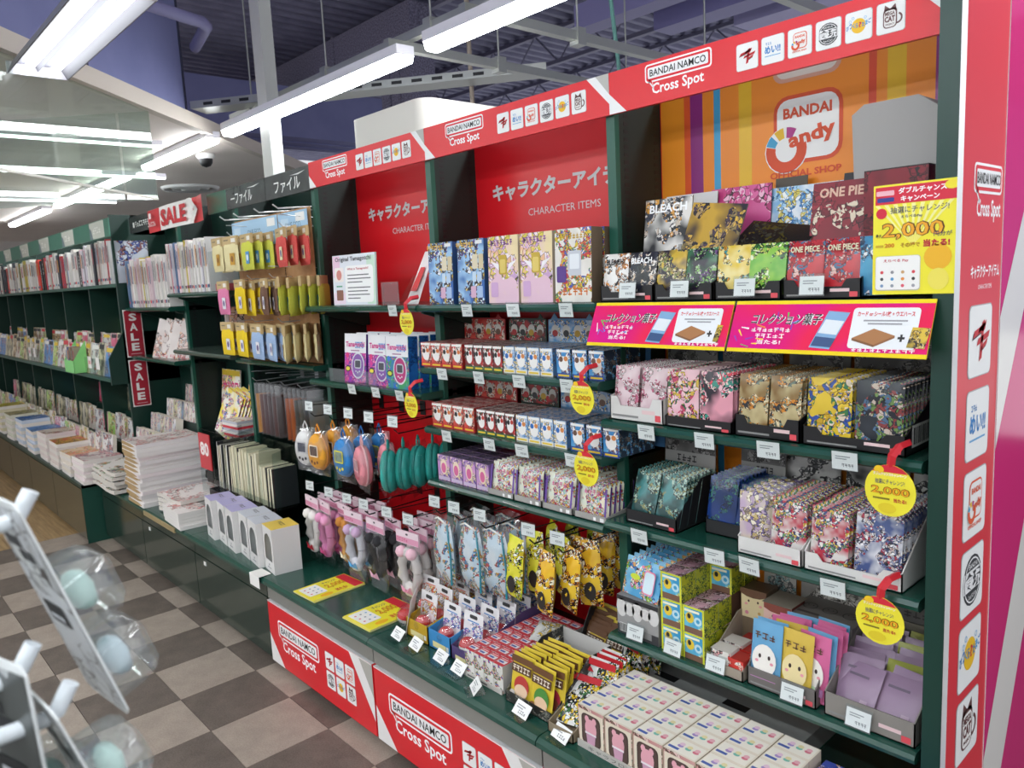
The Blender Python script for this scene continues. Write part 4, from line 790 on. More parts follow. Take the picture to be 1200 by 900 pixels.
def face(c):
    def f(m):
        m.pg([(-.04, .085), (.04, .085), (.04, .07), (.02, .062), (0, .06), (-.02, .062), (-.04, .07)], c, 1); m.el(-.022, .04, .005, .004, '#e8a0a0', 1, 8); m.el(.022, .04, .005, .004, '#e8a0a0', 1, 8)
        m.el(-.014, .05, .003, .004, '#4a3028', 1, 8); m.el(.014, .05, .003, .004, '#4a3028', 1, 8); m.el(-.02, .014, .006, .006, '#d88a9a', 1, 8); m.el(.018, .018, .005, .005, '#c8a060', 1, 8)
    return f
k = carton('cream_box', 'box', .082, .075, .086, C('#c98a86', .5), C('#e6c0b4', .5), C('#8e4a3e', .45), C('#7a3a32', .5), face('#8e4a3e'))
k.put((2.276, .47, zt), (0, 0, .04), 'pink box with brown lid, lower of the stack', 'lidded sweet boxes'); k.put((2.276, .468, zt + .087), (0, 0, .02), 'pink box with brown lid, upper of the stack', 'lidded sweet boxes')
tag(MB().box(2.232, 2.318, .462, .56, zt + .174 - .0, zt + .1741, CARD).build('lid_sheet'), 'thin card sheet on the pink lidded boxes', 'card')
k = carton('cream_box', 'box', .075, .075, .082, C('#a8987a', .5), C('#e0cfa2', .5), C('#5a4a3a', .4), C('#6a5a46', .5), face('#6a4a36')); k.put((2.19, .49, zt + .1), (0, 0, .05), 'cream lidded sweet box beside the pink ones', 'lidded sweet boxes')
tag(MB().box(2.155, 2.225, .49, .56, zt, zt + .099, C('#7a6a54', .6)).build('inner_box'), 'brown box under the cream lidded one', 'box')
hcard('pale printed card behind the pink lidded boxes', 2.16, .6, zt + .12, .1, .11, A('hp1', ['#c8c4bc', '#b0aca4', '#7a9a9a', '#5a5a5a'], 40, 77), -.05)
hcard('long grey header card behind the grey gift carton', 2.27, .612, zt + .13, .22, .13, A('hp2', ['#8a8680', '#a8a49c', '#5a5650', '#c8c4bc'], 34, 78), -.05)
GC = C('#6f6a66', .55)
t = thing('gift_carton', 'grey carton with drawn faces on its lid behind tall packs', 'box', (2.30, .47, zt)); m = MB().box(0, .18, 0, .135, 0, .165, GC, top=C('#7c7873', .5)); m.frame((0, 0, .165), (1, 0, 0), (0, 1, 0))
for q in range(3): m.ring(.035 + q * .055, .07, .017, .02, '#4a4642', 1, 14); m.el(.028 + q * .055, .075, .002, .003, '#3a3632', 1, 6); m.el(.042 + q * .055, .075, .002, .003, '#3a3632', 1, 6)
m.r(.02, .02, .06, .012, '#4a4642', 1); m.build('body', t)
tray('grey display carton of tall pastel packs on the lowest shelf', 2.268, 2.456, .325, .465, zt, .05, .13, GC, CARD, ink=lip, notch=False)
pk = {}
for nm, c1, c2, sd in (('light blue', '#6aa8d0', '#8ac0e0', 81), ('yellow', '#d8b84a', '#e8cc6a', 82), ('pink', '#d86a9a', '#e88ab0', 83)):
    pk[nm] = foil('gift_pack', 'snack pack', .085, .17, .016, C(c1, .3), C(c2, .25), sd, ink=lambda m, c2=c2: (m.el(0, .07, .034, .042, '#f0ece4' if c2 != '#e8cc6a' else '#ead8a0', 1), m.tx('~~~', 0, .125, .018, '#6a4a3a', 2, 'c', .06, .04), m.el(-.012, .08, .004, .006, '#3a2a28', 2, 8), m.el(.014, .08, .004, .006, '#3a2a28', 2, 8), m.el(-.02, .066, .005, .004, '#e89aa8', 2, 8), m.el(.022, .066, .005, .004, '#e89aa8', 2, 8), m.r(-.036, .02, .072, .02, '#b07aa8', 2), m.el(-.02, .034, .008, .008, '#e8c0d0', 3, 8), m.el(.01, .034, .008, .008, '#c8e0c0', 3, 8)))
seq = [(2.312, .333, 'light blue', 0), (2.316, .352, 'light blue', .05), (2.394, .336, 'yellow', -.05), (2.43, .352, 'pink', -.1), (2.436, .372, 'light blue', -.1), (2.44, .392, 'pink', -.15), (2.445, .412, 'pink', -.1), (2.36, .372, 'yellow', .1), (2.34, .39, 'pink', .12), (2.35, .41, 'pink', .1), (2.36, .43, 'light blue', .1), (2.43, .432, 'pink', -.05), (2.432, .448, 'light blue', -.05)]
cnt = {}
for x, y, c, r_ in seq:
    cnt[c] = cnt.get(c, 0) + 1
    pk[c].put((x, y, zt + .006), (-.14, 0, r_), '%s pack with a plain round face, %s of its colour from the front' % (c, OR[cnt[c] - 1]), 'pastel packs')
tray('grey display tray of lavender packets at the lower right', 2.478, 2.688, .325, .62, zt, .06, .16, C('#8a857e', .6), CARD, notch=False, ink=lip)
lv = foil('lavender_packet', 'snack pack', .098, .13, .01, C('#9a809a', .3), C('#a8b05a', .35), 84, ink=lambda m: (m.r(-.03, .095, .05, .006, '#6a5a6e', 1), m.r(.015, .03, .018, .014, '#b8a0b4', 1)))
lg = foil('lavender_packet', 'snack pack', .098, .13, .01, C('#a9ad4e', .3), C('#b5b86a', .35), 85)
for c, x in enumerate((2.532, 2.634)):
    for q in range(8):
        kk = lg if (c == 1 and q in (2, 5, 7)) else lv
        kk.put((x + RND.uniform(-.006, .006), .338 + q * .026, zt + .012 + q * .004), (-.62 + q * .035 + RND.uniform(-.05, .05), RND.uniform(-.06, .06), RND.uniform(-.14, .14)), '%s flat packet, %s in %s column of the grey tray' % ('olive green' if kk is lg else 'lavender', ordn(q, 8, 'front').replace('from the front', 'back'), ('left', 'right')[c]), 'flat packets')
t = thing('grey_carton', 'dark grey carton with faint lettering behind the lavender packets', 'box', (2.49, .628, zt + .12)); m = MB().box(0, .2, 0, .005, 0, .13, C('#6d6a66', .6)); m.frame((0, 0, 0), (1, 0, 0), (0, 0, 1)); m.tx('~~~~', .1, .05, .025, '#4a4744', 1, 'c', .09); m.tx('~~~~~~~~~', .1, .02, .018, '#4a4744', 1, 'c', .1); m.build('body', t); MB().box(0, .2, -.03, 0, -.12, -.115, C('#6d6a66', .6)).build('base_flap', t)
# ================================================================ right bay, deck: grid of small cream boxes
DZ = .4405
top = A('cup_top', ['#f0e8d8', '#f4eee2', '#d8a8b8', '#a890c8', '#8ac8b8', '#e8c878', '#f0e8d8'], 60, 91); fr = A('cup_front', ['#d8b0a8', '#c88a88', '#8a6a5a', '#e8c8c0', '#6a4a40'], 36, 92)
def ci(m):
    m.r(-.044, .004, .088, .108, '#e8ddc8', 1); m.rr(-.034, .014, .068, .09, .015, '#4a3a34', 2); m.rr(-.03, .014, .06, .09, .02, '#5a4640', 3)
    m.el(0, .064, .021, .028, '#e8aab6', 4); m.pg([(-.017, .05), (.017, .05), (.013, .016), (-.013, .016)], '#cfa0b8', 5); m.r(-.02, .047, .04, .006, '#efe6ea', 6); m.el(-.013, .09, .008, .01, '#e8aab6', 4, 8); m.el(.013, .09, .008, .01, '#e8aab6', 4, 8)
    m.frame((0, 0, .1215), (1, 0, 0), (0, 1, 0)); m.r(-.0465, 0, .093, .061, '#e9dfcc', 1); m.r(-.043, .004, .086, .053, '#f2ecde', 2); m.r(-.041, .01, .03, .009, '#4a62a8', 3)
    for q, c in enumerate(('#a890c8', '#7ac0b0', '#d87a8a')): m.el(-.016 + q * .022, .03, .0085, .006, c, 3, 10); m.el(-.015 + q * .022, .038, .0075, .007, ('#e8c8d8', '#e8dca8', '#e8b0b8')[q], 4, 10)
    m.frame((.0465, 0, 0), (0, 1, 0), (0, 0, 1)); m.r(.005, .01, .05, .1, '#d8c8b8', 1)
k = carton('cup_toy_box', 'box', .093, .0605, .121, C('#e4d8c4', .5), fr, C('#efe7d6', .45), C('#dccfb8', .5), ci)
for r_ in range(4):
    for c in range(6):
        k.put((1.957 + c * .0965, .045 + r_ * .0625, DZ), (0, 0, 0), 'cream cup toy box, %s row, %s column of the block' % (('front', 'second', 'third', 'back')[r_], ('leftmost', 'second', 'third', 'fourth', 'fifth', 'rightmost')[c]), 'cream cup toy boxes')
t = thing('tray_lip', 'grey lettered tray lip before the cream boxes', 'tray', (1.91, .038, DZ)); m = MB().box(0, .58, 0, .004, 0, .02, C('#bdb9b2', .6)); m.frame((0, 0, 0), (1, 0, 0), (0, 0, 1)); m.tx('キャラフロートケース', .04, .004, .011, '#3a3a3c', 1, 'l', .26); m.build('lip', t)
BL = A('blue_top', ['#3a4a9a', '#4a5ab0', '#e8b8a8', '#c8a070', '#5a6ac0', '#e0e0f0'], 50, 93)
k = carton('blue_toy_box', 'box', .085, .06, .1, C('#3a4494', .45), BL, BL)
for r_ in range(4):
    for c in range(2): k.put((2.54 + c * .089, .05 + r_ * .062, DZ), (0, 0, 0), 'deep blue toy box, %s row, %s column beside the cream boxes' % (('front', 'second', 'third', 'back')[r_], ('left', 'right')[c]), 'deep blue toy boxes')
# white snack bags with red tops in a cardboard tray between the bays
wb = foil('snack_bag', 'snack pack', .1, .15, .022, A('pk_white_yellow', ['#e8e8e4', '#d8d8d4', '#e0c02a', '#26262a', '#3a6a3a', '#f0f0ec'], 34, 95, rough=.22), C('#b8242c', .3), 95, ink=lambda m: m.r(-.048, .128, .096, .02, '#c0222c', 1))
tray('plain brown tray of white snack bags beside the cream boxes', 1.802, 1.9, .03, .30, DZ, .03, .1, C('#8d7f68', .7), C('#a3937a', .7), notch=False)
for q, (x, y, z, rx, rz) in enumerate(((1.85, .07, .46, -.95, .2), (1.852, .12, .465, -.9, .1), (1.855, .2, .45, -.2, .1), (1.855, .24, .45, -.15, .05), (1.85, .27, .45, -.12, 0))):
    wb.put((x, y, z), (rx, 0, rz), 'white snack bag with red top, %s in the brown tray' % ordn(q, 5, 'front'), 'white snack bags')
for q in range(3): wb.put((1.83 + q * .02, .36 + q * .03, .5 if q else .445), (-.15, 0, -.25), 'white snack bag standing behind the brown tray, %s' % ordn(q, 3, 'front'), 'white snack bags')
# ================================================================ red bays, top shelf
zt = 1.656
t = thing('notice_card', 'white notice card with pastel border standing on the top shelf', 'sign', (.225, .34, zt), (-.04, 0, 0)); m = MB().box(0, .345, 0, .008, 0, .215, C('#cfe6d8', .5), front=C('#e4e8ee', .45)); m.frame((0, 0, 0), (1, 0, 0), (0, 0, 1))
m.r(.003, .12, .06, .092, '#ecc8dc', 1); m.r(.28, .004, .062, .2, '#cfe8d4', 1); m.r(.003, .004, .1, .05, '#f0dce8', 1); m.tx('Original Tamagotchi', .025, .182, .024, '#3a3a40', 2, 'l', .29, .015); m.rr(.105, .012, .225, .155, .02, '#f7f7f5', 2); m.tx('What is Tamagotchi?', .125, .146, .012, '#c03a4a', 3, 'l', .17, .02)
for q in range(7): m.r(.125, .125 - q * .015 - (.008 if q > 2 else 0), (.17, .185, .12, .18, .16, .175, .1)[q], .004, '#5a5a60', 3)
m.rr(.018, .1, .075, .062, .008, '#f4ece8', 2); m.el(.055, .13, .022, .022, '#d88a80', 3); m.rr(.03, .02, .055, .045, .004, '#8a5a4a', 3); m.r(.03, .078, .05, .006, '#5aa88a', 3); m.build('print', t)
tr_ = tag(MB().tube([(.63, .34, zt + .003), (.63, .34, zt + .085), (.72, .35, zt + .085), (.72, .35, zt + .003)], .002, ACRYL, 4).box(.62, .74, .335, .338, zt, zt + .09, ACRYL).build('acrylic_stand'), 'empty clear acrylic stand left of the white price stand', 'stand')
t = thing('price_stand', 'clear and white folded price stand beside the blue boxes', 'stand', (.80, .36, zt)); MB().mesh([(-.05, 0, 0), (.05, -.01, 0), (.08, .06, .2), (.02, .06, .2)], [(0, 1, 2, 3)], C('#efe2e0', .4)).build('leaf', t); MB().mesh([(-.06, -.03, 0), (.06, -.03, 0), (.08, .03, .11), (-.03, .03, .11)], [(0, 1, 2, 3)], ACRYL).build('front_leaf', t); MB().mesh([(-.01, -.001, .05), (.03, -.001, .05), (.05, .035, .14), (.02, .035, .14)], [(0, 1, 2, 3)], C('#d83a3a', .4)).build('slip', t)
def tall(name, w_, h, front, side, top, ink, d=.05): return carton(name, 'toy box', w_, d, h, side, front, top, side, ink)
def tb(*bands):
    def f(m):
        m.tx('~~~~~~~', -.03, .195, .018, '#f2c23a', 2, 'c', .1, .04); m.r(.03, .205, .035, .012, '#e8e8e8', 2)
        for (x, y, a, b, c) in bands: m.rr(x, y, a, b, .004, c, 2)
    return f
bb = tall('tall_toy_box', .146, .222, A('tall_blue', ['#2a62b0', '#9cc4e4', '#2a2a34', '#d8b83a', '#e8eef4', '#4a4a5a', '#5a3a8a'], 34, 101), C('#2a4a7a', .5), C('#d8dce0', .5), tb((.01, .12, .03, .05, '#e0d4b8'), (.045, .12, .025, .05, '#d8c8a0'), (.01, .075, .02, .035, '#c8dcec'), (.035, .075, .025, .035, '#b8d0e8'), (.0, .02, .028, .04, '#d8b0c8'), (.034, .02, .03, .04, '#a8c0e0')))
bp = tall('tall_toy_box', .146, .222, A('tall_pink', ['#ecd8a8', '#e4c0d0', '#d8c84a', '#f0e0e8', '#c8a0c8', '#e8b890'], 22, 102), C('#c8b8a0', .5), C('#e8e4e0', .5), lambda m: (m.tx('~~~~~~~', -.005, .19, .02, '#8a4a9a', 2, 'c', .11, .04), m.pg([(-.06, .14), (-.01, .1), (-.02, .13)], '#f6f2f4', 2), m.pg([(.065, .14), (.02, .1), (.03, .13)], '#f6f2f4', 2), m.rr(-.02, .095, .04, .065, .008, '#c8a83a', 2), m.rr(-.014, .1, .028, .045, .006, '#e0c86a', 3), m.rr(-.06, .02, .035, .05, .006, '#d0a8d0', 2)))
bw = tall('tall_toy_box', .152, .222, A('tall_white', ['#ece8e0', '#e0dcd4', '#d8843a', '#4a8a5a', '#d8c02a', '#4a5ab0', '#c83a3a'], 40, 103), C('#6b5a48', .6), C('#c8bca8', .5), lambda m: (m.tx('~~~~~~~~', 0, .19, .02, '#c8a020', 2, 'c', .12, .04), m.rr(-.02, .08, .055, .075, .006, '#c8ccd4', 2), m.rr(-.012, .1, .04, .045, .004, '#e8ecf0', 3), m.rr(-.068, .06, .04, .05, .006, '#5a3a8a', 2), m.tx('~~~~~', .01, .02, .024, '#d8741e', 2, 'c', .11, .05)))
for kk, x, lb in ((bb, 1.018, 'tall blue toy box, leftmost on the top shelf'), (bb, 1.192, 'tall blue toy box, second on the top shelf'), (bp, 1.362, 'tall pink and yellow toy box beside the blue ones'), (bp, 1.52, 'tall pink and yellow toy box beside the white one'), (bw, 1.68, 'tall white toy box with colourful print at the bay end')):
    kk.put((x, .335, zt), (-.035, 0, RND.uniform(-.02, .02)), lb, 'tall toy boxes')
for kk, x, y, lb in ((bb, 1.02, .39, 'tall blue toy box behind the leftmost blue one'), (bb, 1.194, .39, 'tall blue toy box behind the second blue one'), (bp, 1.364, .39, 'tall pink toy box behind the left pink one'), (bp, 1.52, .39, 'tall pink toy box behind the right pink one'), (bw, 1.68, .395, 'tall white toy box behind the front white one'), (bw, 1.70, .47, 'rearmost tall white toy box against the partition')):
    kk.put((x, y, zt), (-.03, 0, RND.uniform(-.02, .02)), lb, 'tall toy boxes')
# ================================================================ red bay left: egg toy boxes (z 1.315)
zt = 1.3155
def egg(c):
    def f(m):
        m.r(-.075, .13, .15, .085, '#e8e8ea', 1); m.tx('Tamagotchi', 0, .15, .03, '#d0408a', 2, 'c', .13, .04); m.tx('~~~~~', .03, .15, .03, '#3a8ad0', 3, 'c', .06, .04); m.r(-.03, .138, .06, .005, '#b080a0', 2)
        m.el(-.055, .12, .012, .012, c[1], 2, 12); m.el(.02, .075, .045, .058, '#d8dade', 2); m.el(.02, .075, .039, .051, c[2], 3); m.rr(-.004, .062, .048, .04, .012, '#c8ccd2', 4); m.rr(.002, .067, .036, .03, .004, '#4a4a54', 5); m.el(.02, .045, .004, .004, '#e8e8ea', 4, 8); m.el(.008, .05, .004, .004, '#e8e8ea', 4, 8); m.el(.032, .05, .004, .004, '#e8e8ea', 4, 8)
        m.el(-.05, .06, .02, .014, '#2a2230', 2, 10); m.el(-.05, .06, .015, .009, c[3], 3, 10)
    return f
e1 = carton('egg_toy_box', 'toy box', .15, .045, .212, C('#4a2a7a', .4), A('egg_a', ['#d8308a', '#8a3ab0', '#e85aa0', '#6a2a9a', '#f090c0'], 46, 111), C('#c8c8cc', .5), A('egg_as', ['#3a2a7a', '#5a3a9a', '#8a5ac0'], 40, 112), egg(('', '#d8307a', '#8a5aa8', '#e8d840')))
e2 = carton('egg_toy_box', 'toy box', .155, .045, .212, C('#2a62b0', .4), A('egg_b', ['#3a9a5a', '#2a6ac0', '#8ac84a', '#4a3ab0', '#d83a9a', '#3ab0a0'], 46, 113), C('#c8c8cc', .5), A('egg_bs', ['#1e5fae', '#2a74c4', '#1a4a90'], 40, 114), egg(('', '#3a7ad0', '#b83a78', '#c8d840')))
for q in range(3): e1.put((.335 + q * .012, .35 + q * .052, zt), (-.1, 0, .12), 'egg toy box with pink base, %s of the left row' % ordn(q, 3, 'front'), 'egg toy boxes')
for q in range(4): e1.put((.535 + q * .01, .345 + q * .05, zt), (-.08, 0, .06), 'egg toy box with pink base, %s of the middle row' % ordn(q, 4, 'front'), 'egg toy boxes')
for q in range(6): e2.put((.69 + q * .008, .335 + q * .049, zt), (-.05, 0, .04), 'egg toy box with green and blue base, %s of the right row' % ordn(q, 6, 'front').replace('from the front', 'back'), 'egg toy boxes')
for a, b_, lb in ((.17, .3, 'left'), (.4, .56, 'right')): tag(MB().box(a, b_, .318, .321, zt, zt + .06, ACRYL).box(a, b_, .318, .36, zt, zt + .002, ACRYL).build('shelf_fence'), 'clear plastic shelf fence before the egg toy boxes, %s' % lb, 'fence', 'clear shelf fences')
# ================================================================ cat box shelves
def cat(c_f, c_e, c_lip):
    def f(m):
        m.el(0, .045, .021, .023, '#f0eeea', 1, 14); m.pg([(-.02, .055), (-.008, .066), (-.018, .08)], '#f0eeea', 1); m.pg([(.008, .066), (.02, .055), (.018, .08)], '#f0eeea', 1); m.el(-.01, .058, .009, .009, c_e[0], 2, 10); m.el(.011, .06, .009, .008, c_e[1], 2, 10)
        m.r(-.03, 0, .06, .014, c_lip, 2); m.r(-.024, .004, .048, .006, '#e8c83a', 3); m.r(-.028, .08, .056, .008, '#f0f0ec', 2)
    return f
CK = {}
for nm, a, c, side, e_, lp in (('red', ['#c8322e', '#d8564a', '#e8c8a8', '#f0e8e0', '#2a2426'], '#a82a28', '#a82a28', ('#2a2426', '#d87a3a'), '#c8282a'), ('black', ['#2a2a2c', '#b82a2e', '#e8e4de', '#3a7a4a', '#1e1e20'], '#3a2426', '#4a2c2c', ('#1e1e20', '#c83a2e'), '#3a6a44'), ('blue and white', ['#e4e8ec', '#5a9ad0', '#2a6ab8', '#e8c84a', '#f4f4f0'], '#4a7ab0', '#5a86b8', ('#2a6ab8', '#d88a4a'), '#e8e4d8'), ('blue', ['#3a8ac8', '#6ab0dc', '#2a4a9a', '#e8e8e4', '#8a5a3a'], '#24364a', '#26384c', ('#6a4a3a', '#d88a4a'), '#2a4a9a')):
    CK[nm] = carton('cat_toy_box', 'toy box', .0605, .055, .09, C(side, .45), art('cat_' + nm.split()[0], a, 60, len(nm) + 120), art('cat_t_' + nm.split()[0], [c, '#d8c8c0', c, a[1]], 70, len(nm) + 130), art('cat_s_' + nm.split()[0], [side, c, a[1], '#8a8078'], 50, len(nm) + 125), cat(a, e_, lp))
def catshelf(zt, x0, nm2):
    spec = (('red', x0, 4, .0635), ('black', x0 + .268, 4, .051 + .0), ('blue and white', x0 + .475, 4, .0595), ('blue', x0 + .725, 3, .068))
    for nm, x, n, p in spec:
        w_ = n * p
        for d in range(3):
            for c in range(n):
                if nm == 'blue' and d == 0 and c == 5: continue
                sc = p / .0635 if p < .0605 else 1
                o = CK[nm].put((x + p * (c + .5), .332 + d * .058, zt), (0, 0, RND.uniform(-.03, .03)), '%s cat toy box, %s, %s row, %s shelf' % (nm, ordn(c, n), ('front', 'middle', 'back')[d], nm2), 'cat toy boxes'); o.scale = (sc, 1, 1)
        t = thing('header_card', '%s header card behind the cat boxes, %s shelf' % (nm, nm2), 'card', (x + .02, .53, zt + .0), (-.04, 0, 0)); ww = w_ * .97
        m = MB().prism([(0, 0), (ww, 0), (ww, .165), (ww * .9, .17), (ww * .84, .186), (ww * .78, .17), (ww * .2, .17), (ww * .13, .188), (ww * .06, .168), (0, .165)], 'y', 0, .003, {'red': C('#a8282a', .5), 'black': C('#2c3a30', .5), 'blue and white': C('#6a92b8', .5), 'blue': C('#3f6f9c', .5)}[nm]); m.frame((0, 0, 0), (1, 0, 0), (0, 0, 1)); m.r(.004, .09, ww - .008, .074, bpy.data.materials['cat_' + nm.split()[0]], 1)
        for q in range(4): m.el(ww * (.15 + .23 * q), .128, .018, .02, '#d8d4cc', 2, 12); m.el(ww * (.15 + .23 * q), .118, .014, .012, ('#b83a3a', '#3a3a3c', '#c8a03a', '#7a5a4a')[q], 3, 10)
        m.build('panel', t); MB().box(0, ww, .003, .05, 0, .002, CARD).build('foot', t)
catshelf(1.4205, .872, 'upper'); catshelf(1.1905, .92, 'lower')
# ================================================================ purple boxes and packs (z .98)
zt = .981
k = carton('purple_toy_box', 'toy box', .072, .05, .1, C('#8a68a8', .45), A('pp_f', ['#d8a0c8', '#b88ac8', '#e8c8d8', '#7a5aa8', '#e8d8a0'], 50, 141), A('pp_t', ['#8a7a98', '#5a4a68', '#a89ab0', '#3a3040'], 40, 142), None, lambda m: (m.el(0, .055, .02, .03, '#ecdcc0', 1), m.el(0, .05, .014, .02, '#d86a9a', 2), m.r(-.034, .004, .068, .012, '#c8b8d0', 1)))
for d in range(5):
    for c in range(4): k.put((.975 + c * .0765, .33 + d * .054, zt), (0, 0, RND.uniform(-.03, .03)), 'small purple toy box, %s, %s row on the pack shelf' % (ordn(c, 4), ('front', 'second', 'third', 'fourth', 'back')[d]), 'purple toy boxes')
tg = C('#a3a19c', .55)
pp = foil('purple_pack', 'snack pack', .125, .112, .02, A('pp_pk', ['#e8e0c8', '#d8e0d0', '#d8a84a', '#8a5aa0', '#c83a4a', '#e8d0d8', '#8ac8b8'], 56, 143, rough=.25), C('#5a3e8c', .28), 143, ink=lambda m: (m.r(-.0615, .01, .008, .09, '#6a4a9a', 1), m.r(.0535, .01, .008, .09, '#6a4a9a', 1), m.tx('~~~~', 0, .075, .016, '#d86a9a', 2, 'c', .07, .04)))
xs = (1.315, 1.452, 1.592, 1.735)
for c, x in enumerate(xs):
    tray('low grey tray of purple edged packs, %s of four' % ordn(c, 4), x - .067, x + .067, .315, .62, zt, .022, .04, tg, CARD, notch=False, ink=lambda m, w_, h: (m.rr(w_ * .6, h * .2, w_ * .08, h * .5, .001, '#f0f0ee', 2), m.rr(w_ * .8, h * .2, w_ * .12, h * .55, .001, '#f0f0ee', 2)))
    n = (9, 12, 12, 13)[c]
    for q in range(n): pp.put((x + RND.uniform(-.002, .002), .33 + q * .0215, zt + .006), (-.12 + RND.uniform(-.05, .05), 0, RND.uniform(-.03, .03)), 'purple edged snack pack, %s in %s column' % (ordn(q, n, 'front').replace('from the front', 'back'), ('leftmost', 'second', 'third', 'rightmost')[c]), 'purple edged packs')
# ================================================================ hooks
def hook(x, z, label, y1=.25, wire=WIREK, tagcard=None):
    t = thing('display_hook', label, 'hook', (x, .634, z), group='display hooks'); L = .634 - y1
    MB().tube([(0, 0, 0), (0, -L + .02, -.004), (0, -L, .016)], .0028, wire, 5).build('arm', t)
    MB().tube([(0, 0, .03), (0, -L + .02, .05), (0, -L, .05)], .0022, wire, 5).build('upper_wire', t)
    MB().box(-.02, .02, -.002, 0, -.02, .045, wire).build('plate', t)
    return t
for i, (x, tx_) in enumerate(zip((.02, .135, .30, .47, .70), (.087, .26, .434, .596, .771))):
    hook(tx_, 1.155, 'black hook for egg pouches, %s' % ordn(i, 5)); PRICE.put((tx_, .245, 1.203), (-.05, 0, .12), 'price card above the egg pouches, %s' % ordn(i, 5), 'price cards')
for i, x in enumerate((.027, .205, .364, .502, .678, .831)):
    hook(x, .77, 'black hook for bagged hair bands, %s' % ordn(i, 6)); PRICE.put((x, .245, .818), (-.05, 0, .15), 'price card above the bagged hair bands, %s' % ordn(i, 6), 'price cards')
for i, x in enumerate((1.015, 1.133, 1.278, 1.524, 1.656)):
    hook(x, .875, 'black hook over the counter packs, %s' % ordn(i, 5)); PRICE.put((x, .245, .925), (-.05, 0, .1), 'price card on the hooks over the counter packs, %s' % ordn(i, 5), 'price cards')
# ---- egg-shaped pouches in clear bags
def egg_pts(a, b, n=20): return [(a * math.cos(t_) * (1 - .12 * math.sin(t_)), b * math.sin(t_)) for t_ in [i * 2 * math.pi / n for i in range(n)]]
def pouch(col, rim, win, winf, btn):
    t = thing('egg_pouch', 'x', 'pouch'); P = egg_pts(.066, .085); cz = -.13
    m = MB(); prof = [(1, .0), (1, .012), (.95, .02), (.8, .026), (.0, .03)]
    for sgn in (-1, 1):
        vs = [(p[0] * k_, sgn * y_ - .001, p[1] * k_ + cz) for k_, y_ in prof for p in P]; n = 20
        fs = [(i * n + j, i * n + (j + 1) % n, (i + 1) * n + (j + 1) % n, (i + 1) * n + j) for i in range(len(prof) - 1) for j in range(n)]
        m.mesh(vs, fs if sgn < 0 else [q[::-1] for q in fs], col, True)
    b = m.build('body', t)
    MB().tube([(p[0] * 1.0, -.0, p[1] * 1.0 + cz) for p in P] + [(P[0][0], 0, P[0][1] + cz)], .006, rim, 5).build('zip_rim', t)
    m = MB().frame((0, -.0315, cz), (1, 0, 0), (0, 0, 1)); m.rr(-.034, -.022, .068, .056, .008, winf, 1); m.rr(-.027, -.016, .054, .044, .004, win, 2)
    m.build('window', t)
    m = MB().frame((0, -.0295, cz), (1, 0, 0), (0, 0, 1))
    for q in (-1, 0, 1): m.el(q * .022, -.046 - (.006 if q == 0 else 0), .0075, .0075, btn, 2, 10)
    m.build('buttons', t)
    MB().tube([(-.01, 0, cz + .083), (-.014, 0, cz + .105), (0, 0, cz + .128), (.014, 0, cz + .105), (.01, 0, cz + .083)], .004, rim, 5).build('strap', t)
    MB().pad(.155, .215, .064, FILM, FILM, cz - .115, 6, 7, .25, .03, .003, 3).build('film_bag', t)
    return Kind(t)
kw = pouch(C('#e8e8e6', .5), C('#d8d8d6', .5), C('#5a5c66', .2), C('#c8c8ca', .5), '#3a3a3e'); ky = pouch(C('#eda62a', .5), C('#e0901e', .5), C('#6a5a52', .2), C('#f0dcc0', .5), '#7a4a2a')
kb = pouch(C('#2a86cc', .5), C('#1f6fb4', .5), C('#8a9a8a', .2), C('#e0dc3a', .5), '#e8dc3a'); kp = pouch(C('#e8909a', .5), C('#e8b0b4', .5), C('#c89aa0', .2), C('#e8a4aa', .5), '#d86a7a'); kt = pouch(C('#2ea59a', .5), C('#1f8a80', .5), C('#5a7a78', .2), C('#3ab0a6', .5), '#c84a5a')
HZ = 1.15
kw.put((-.045, .285, HZ - .035), (0, 0, .2), 'white egg pouch with dark window on the leftmost hook', 'egg pouches')
for q in range(3): ky.put((.085 + q * .008, .28 + q * .075, HZ - .035 + q * .006), (0, 0, .1), 'yellow egg pouch, %s on its hook' % ordn(q, 3, 'front'), 'egg pouches')
for q in range(3): kb.put((.325 + q * .02, .275 + q * .08, HZ - .028), (0, 0, .05), 'blue egg pouch with yellow window frame, %s' % ordn(q, 3, 'front'), 'egg pouches')
kp.put((.492, .265, HZ - .04), (0, 0, -.25), 'pink egg pouch, frontmost on its hook', 'egg pouches'); kp.put((.585, .33, HZ - .03), (0, 0, -.2), 'pink egg pouch, rear one on its hook', 'egg pouches')
for q in range(6): kt.put((.70 + q * .022, .262 + q * .058, HZ - .03 + q * .002), (0, 0, -.95 + RND.uniform(-.15, .15)), 'teal egg pouch turned sideways, %s' % ordn(q, 6, 'front'), 'egg pouches')
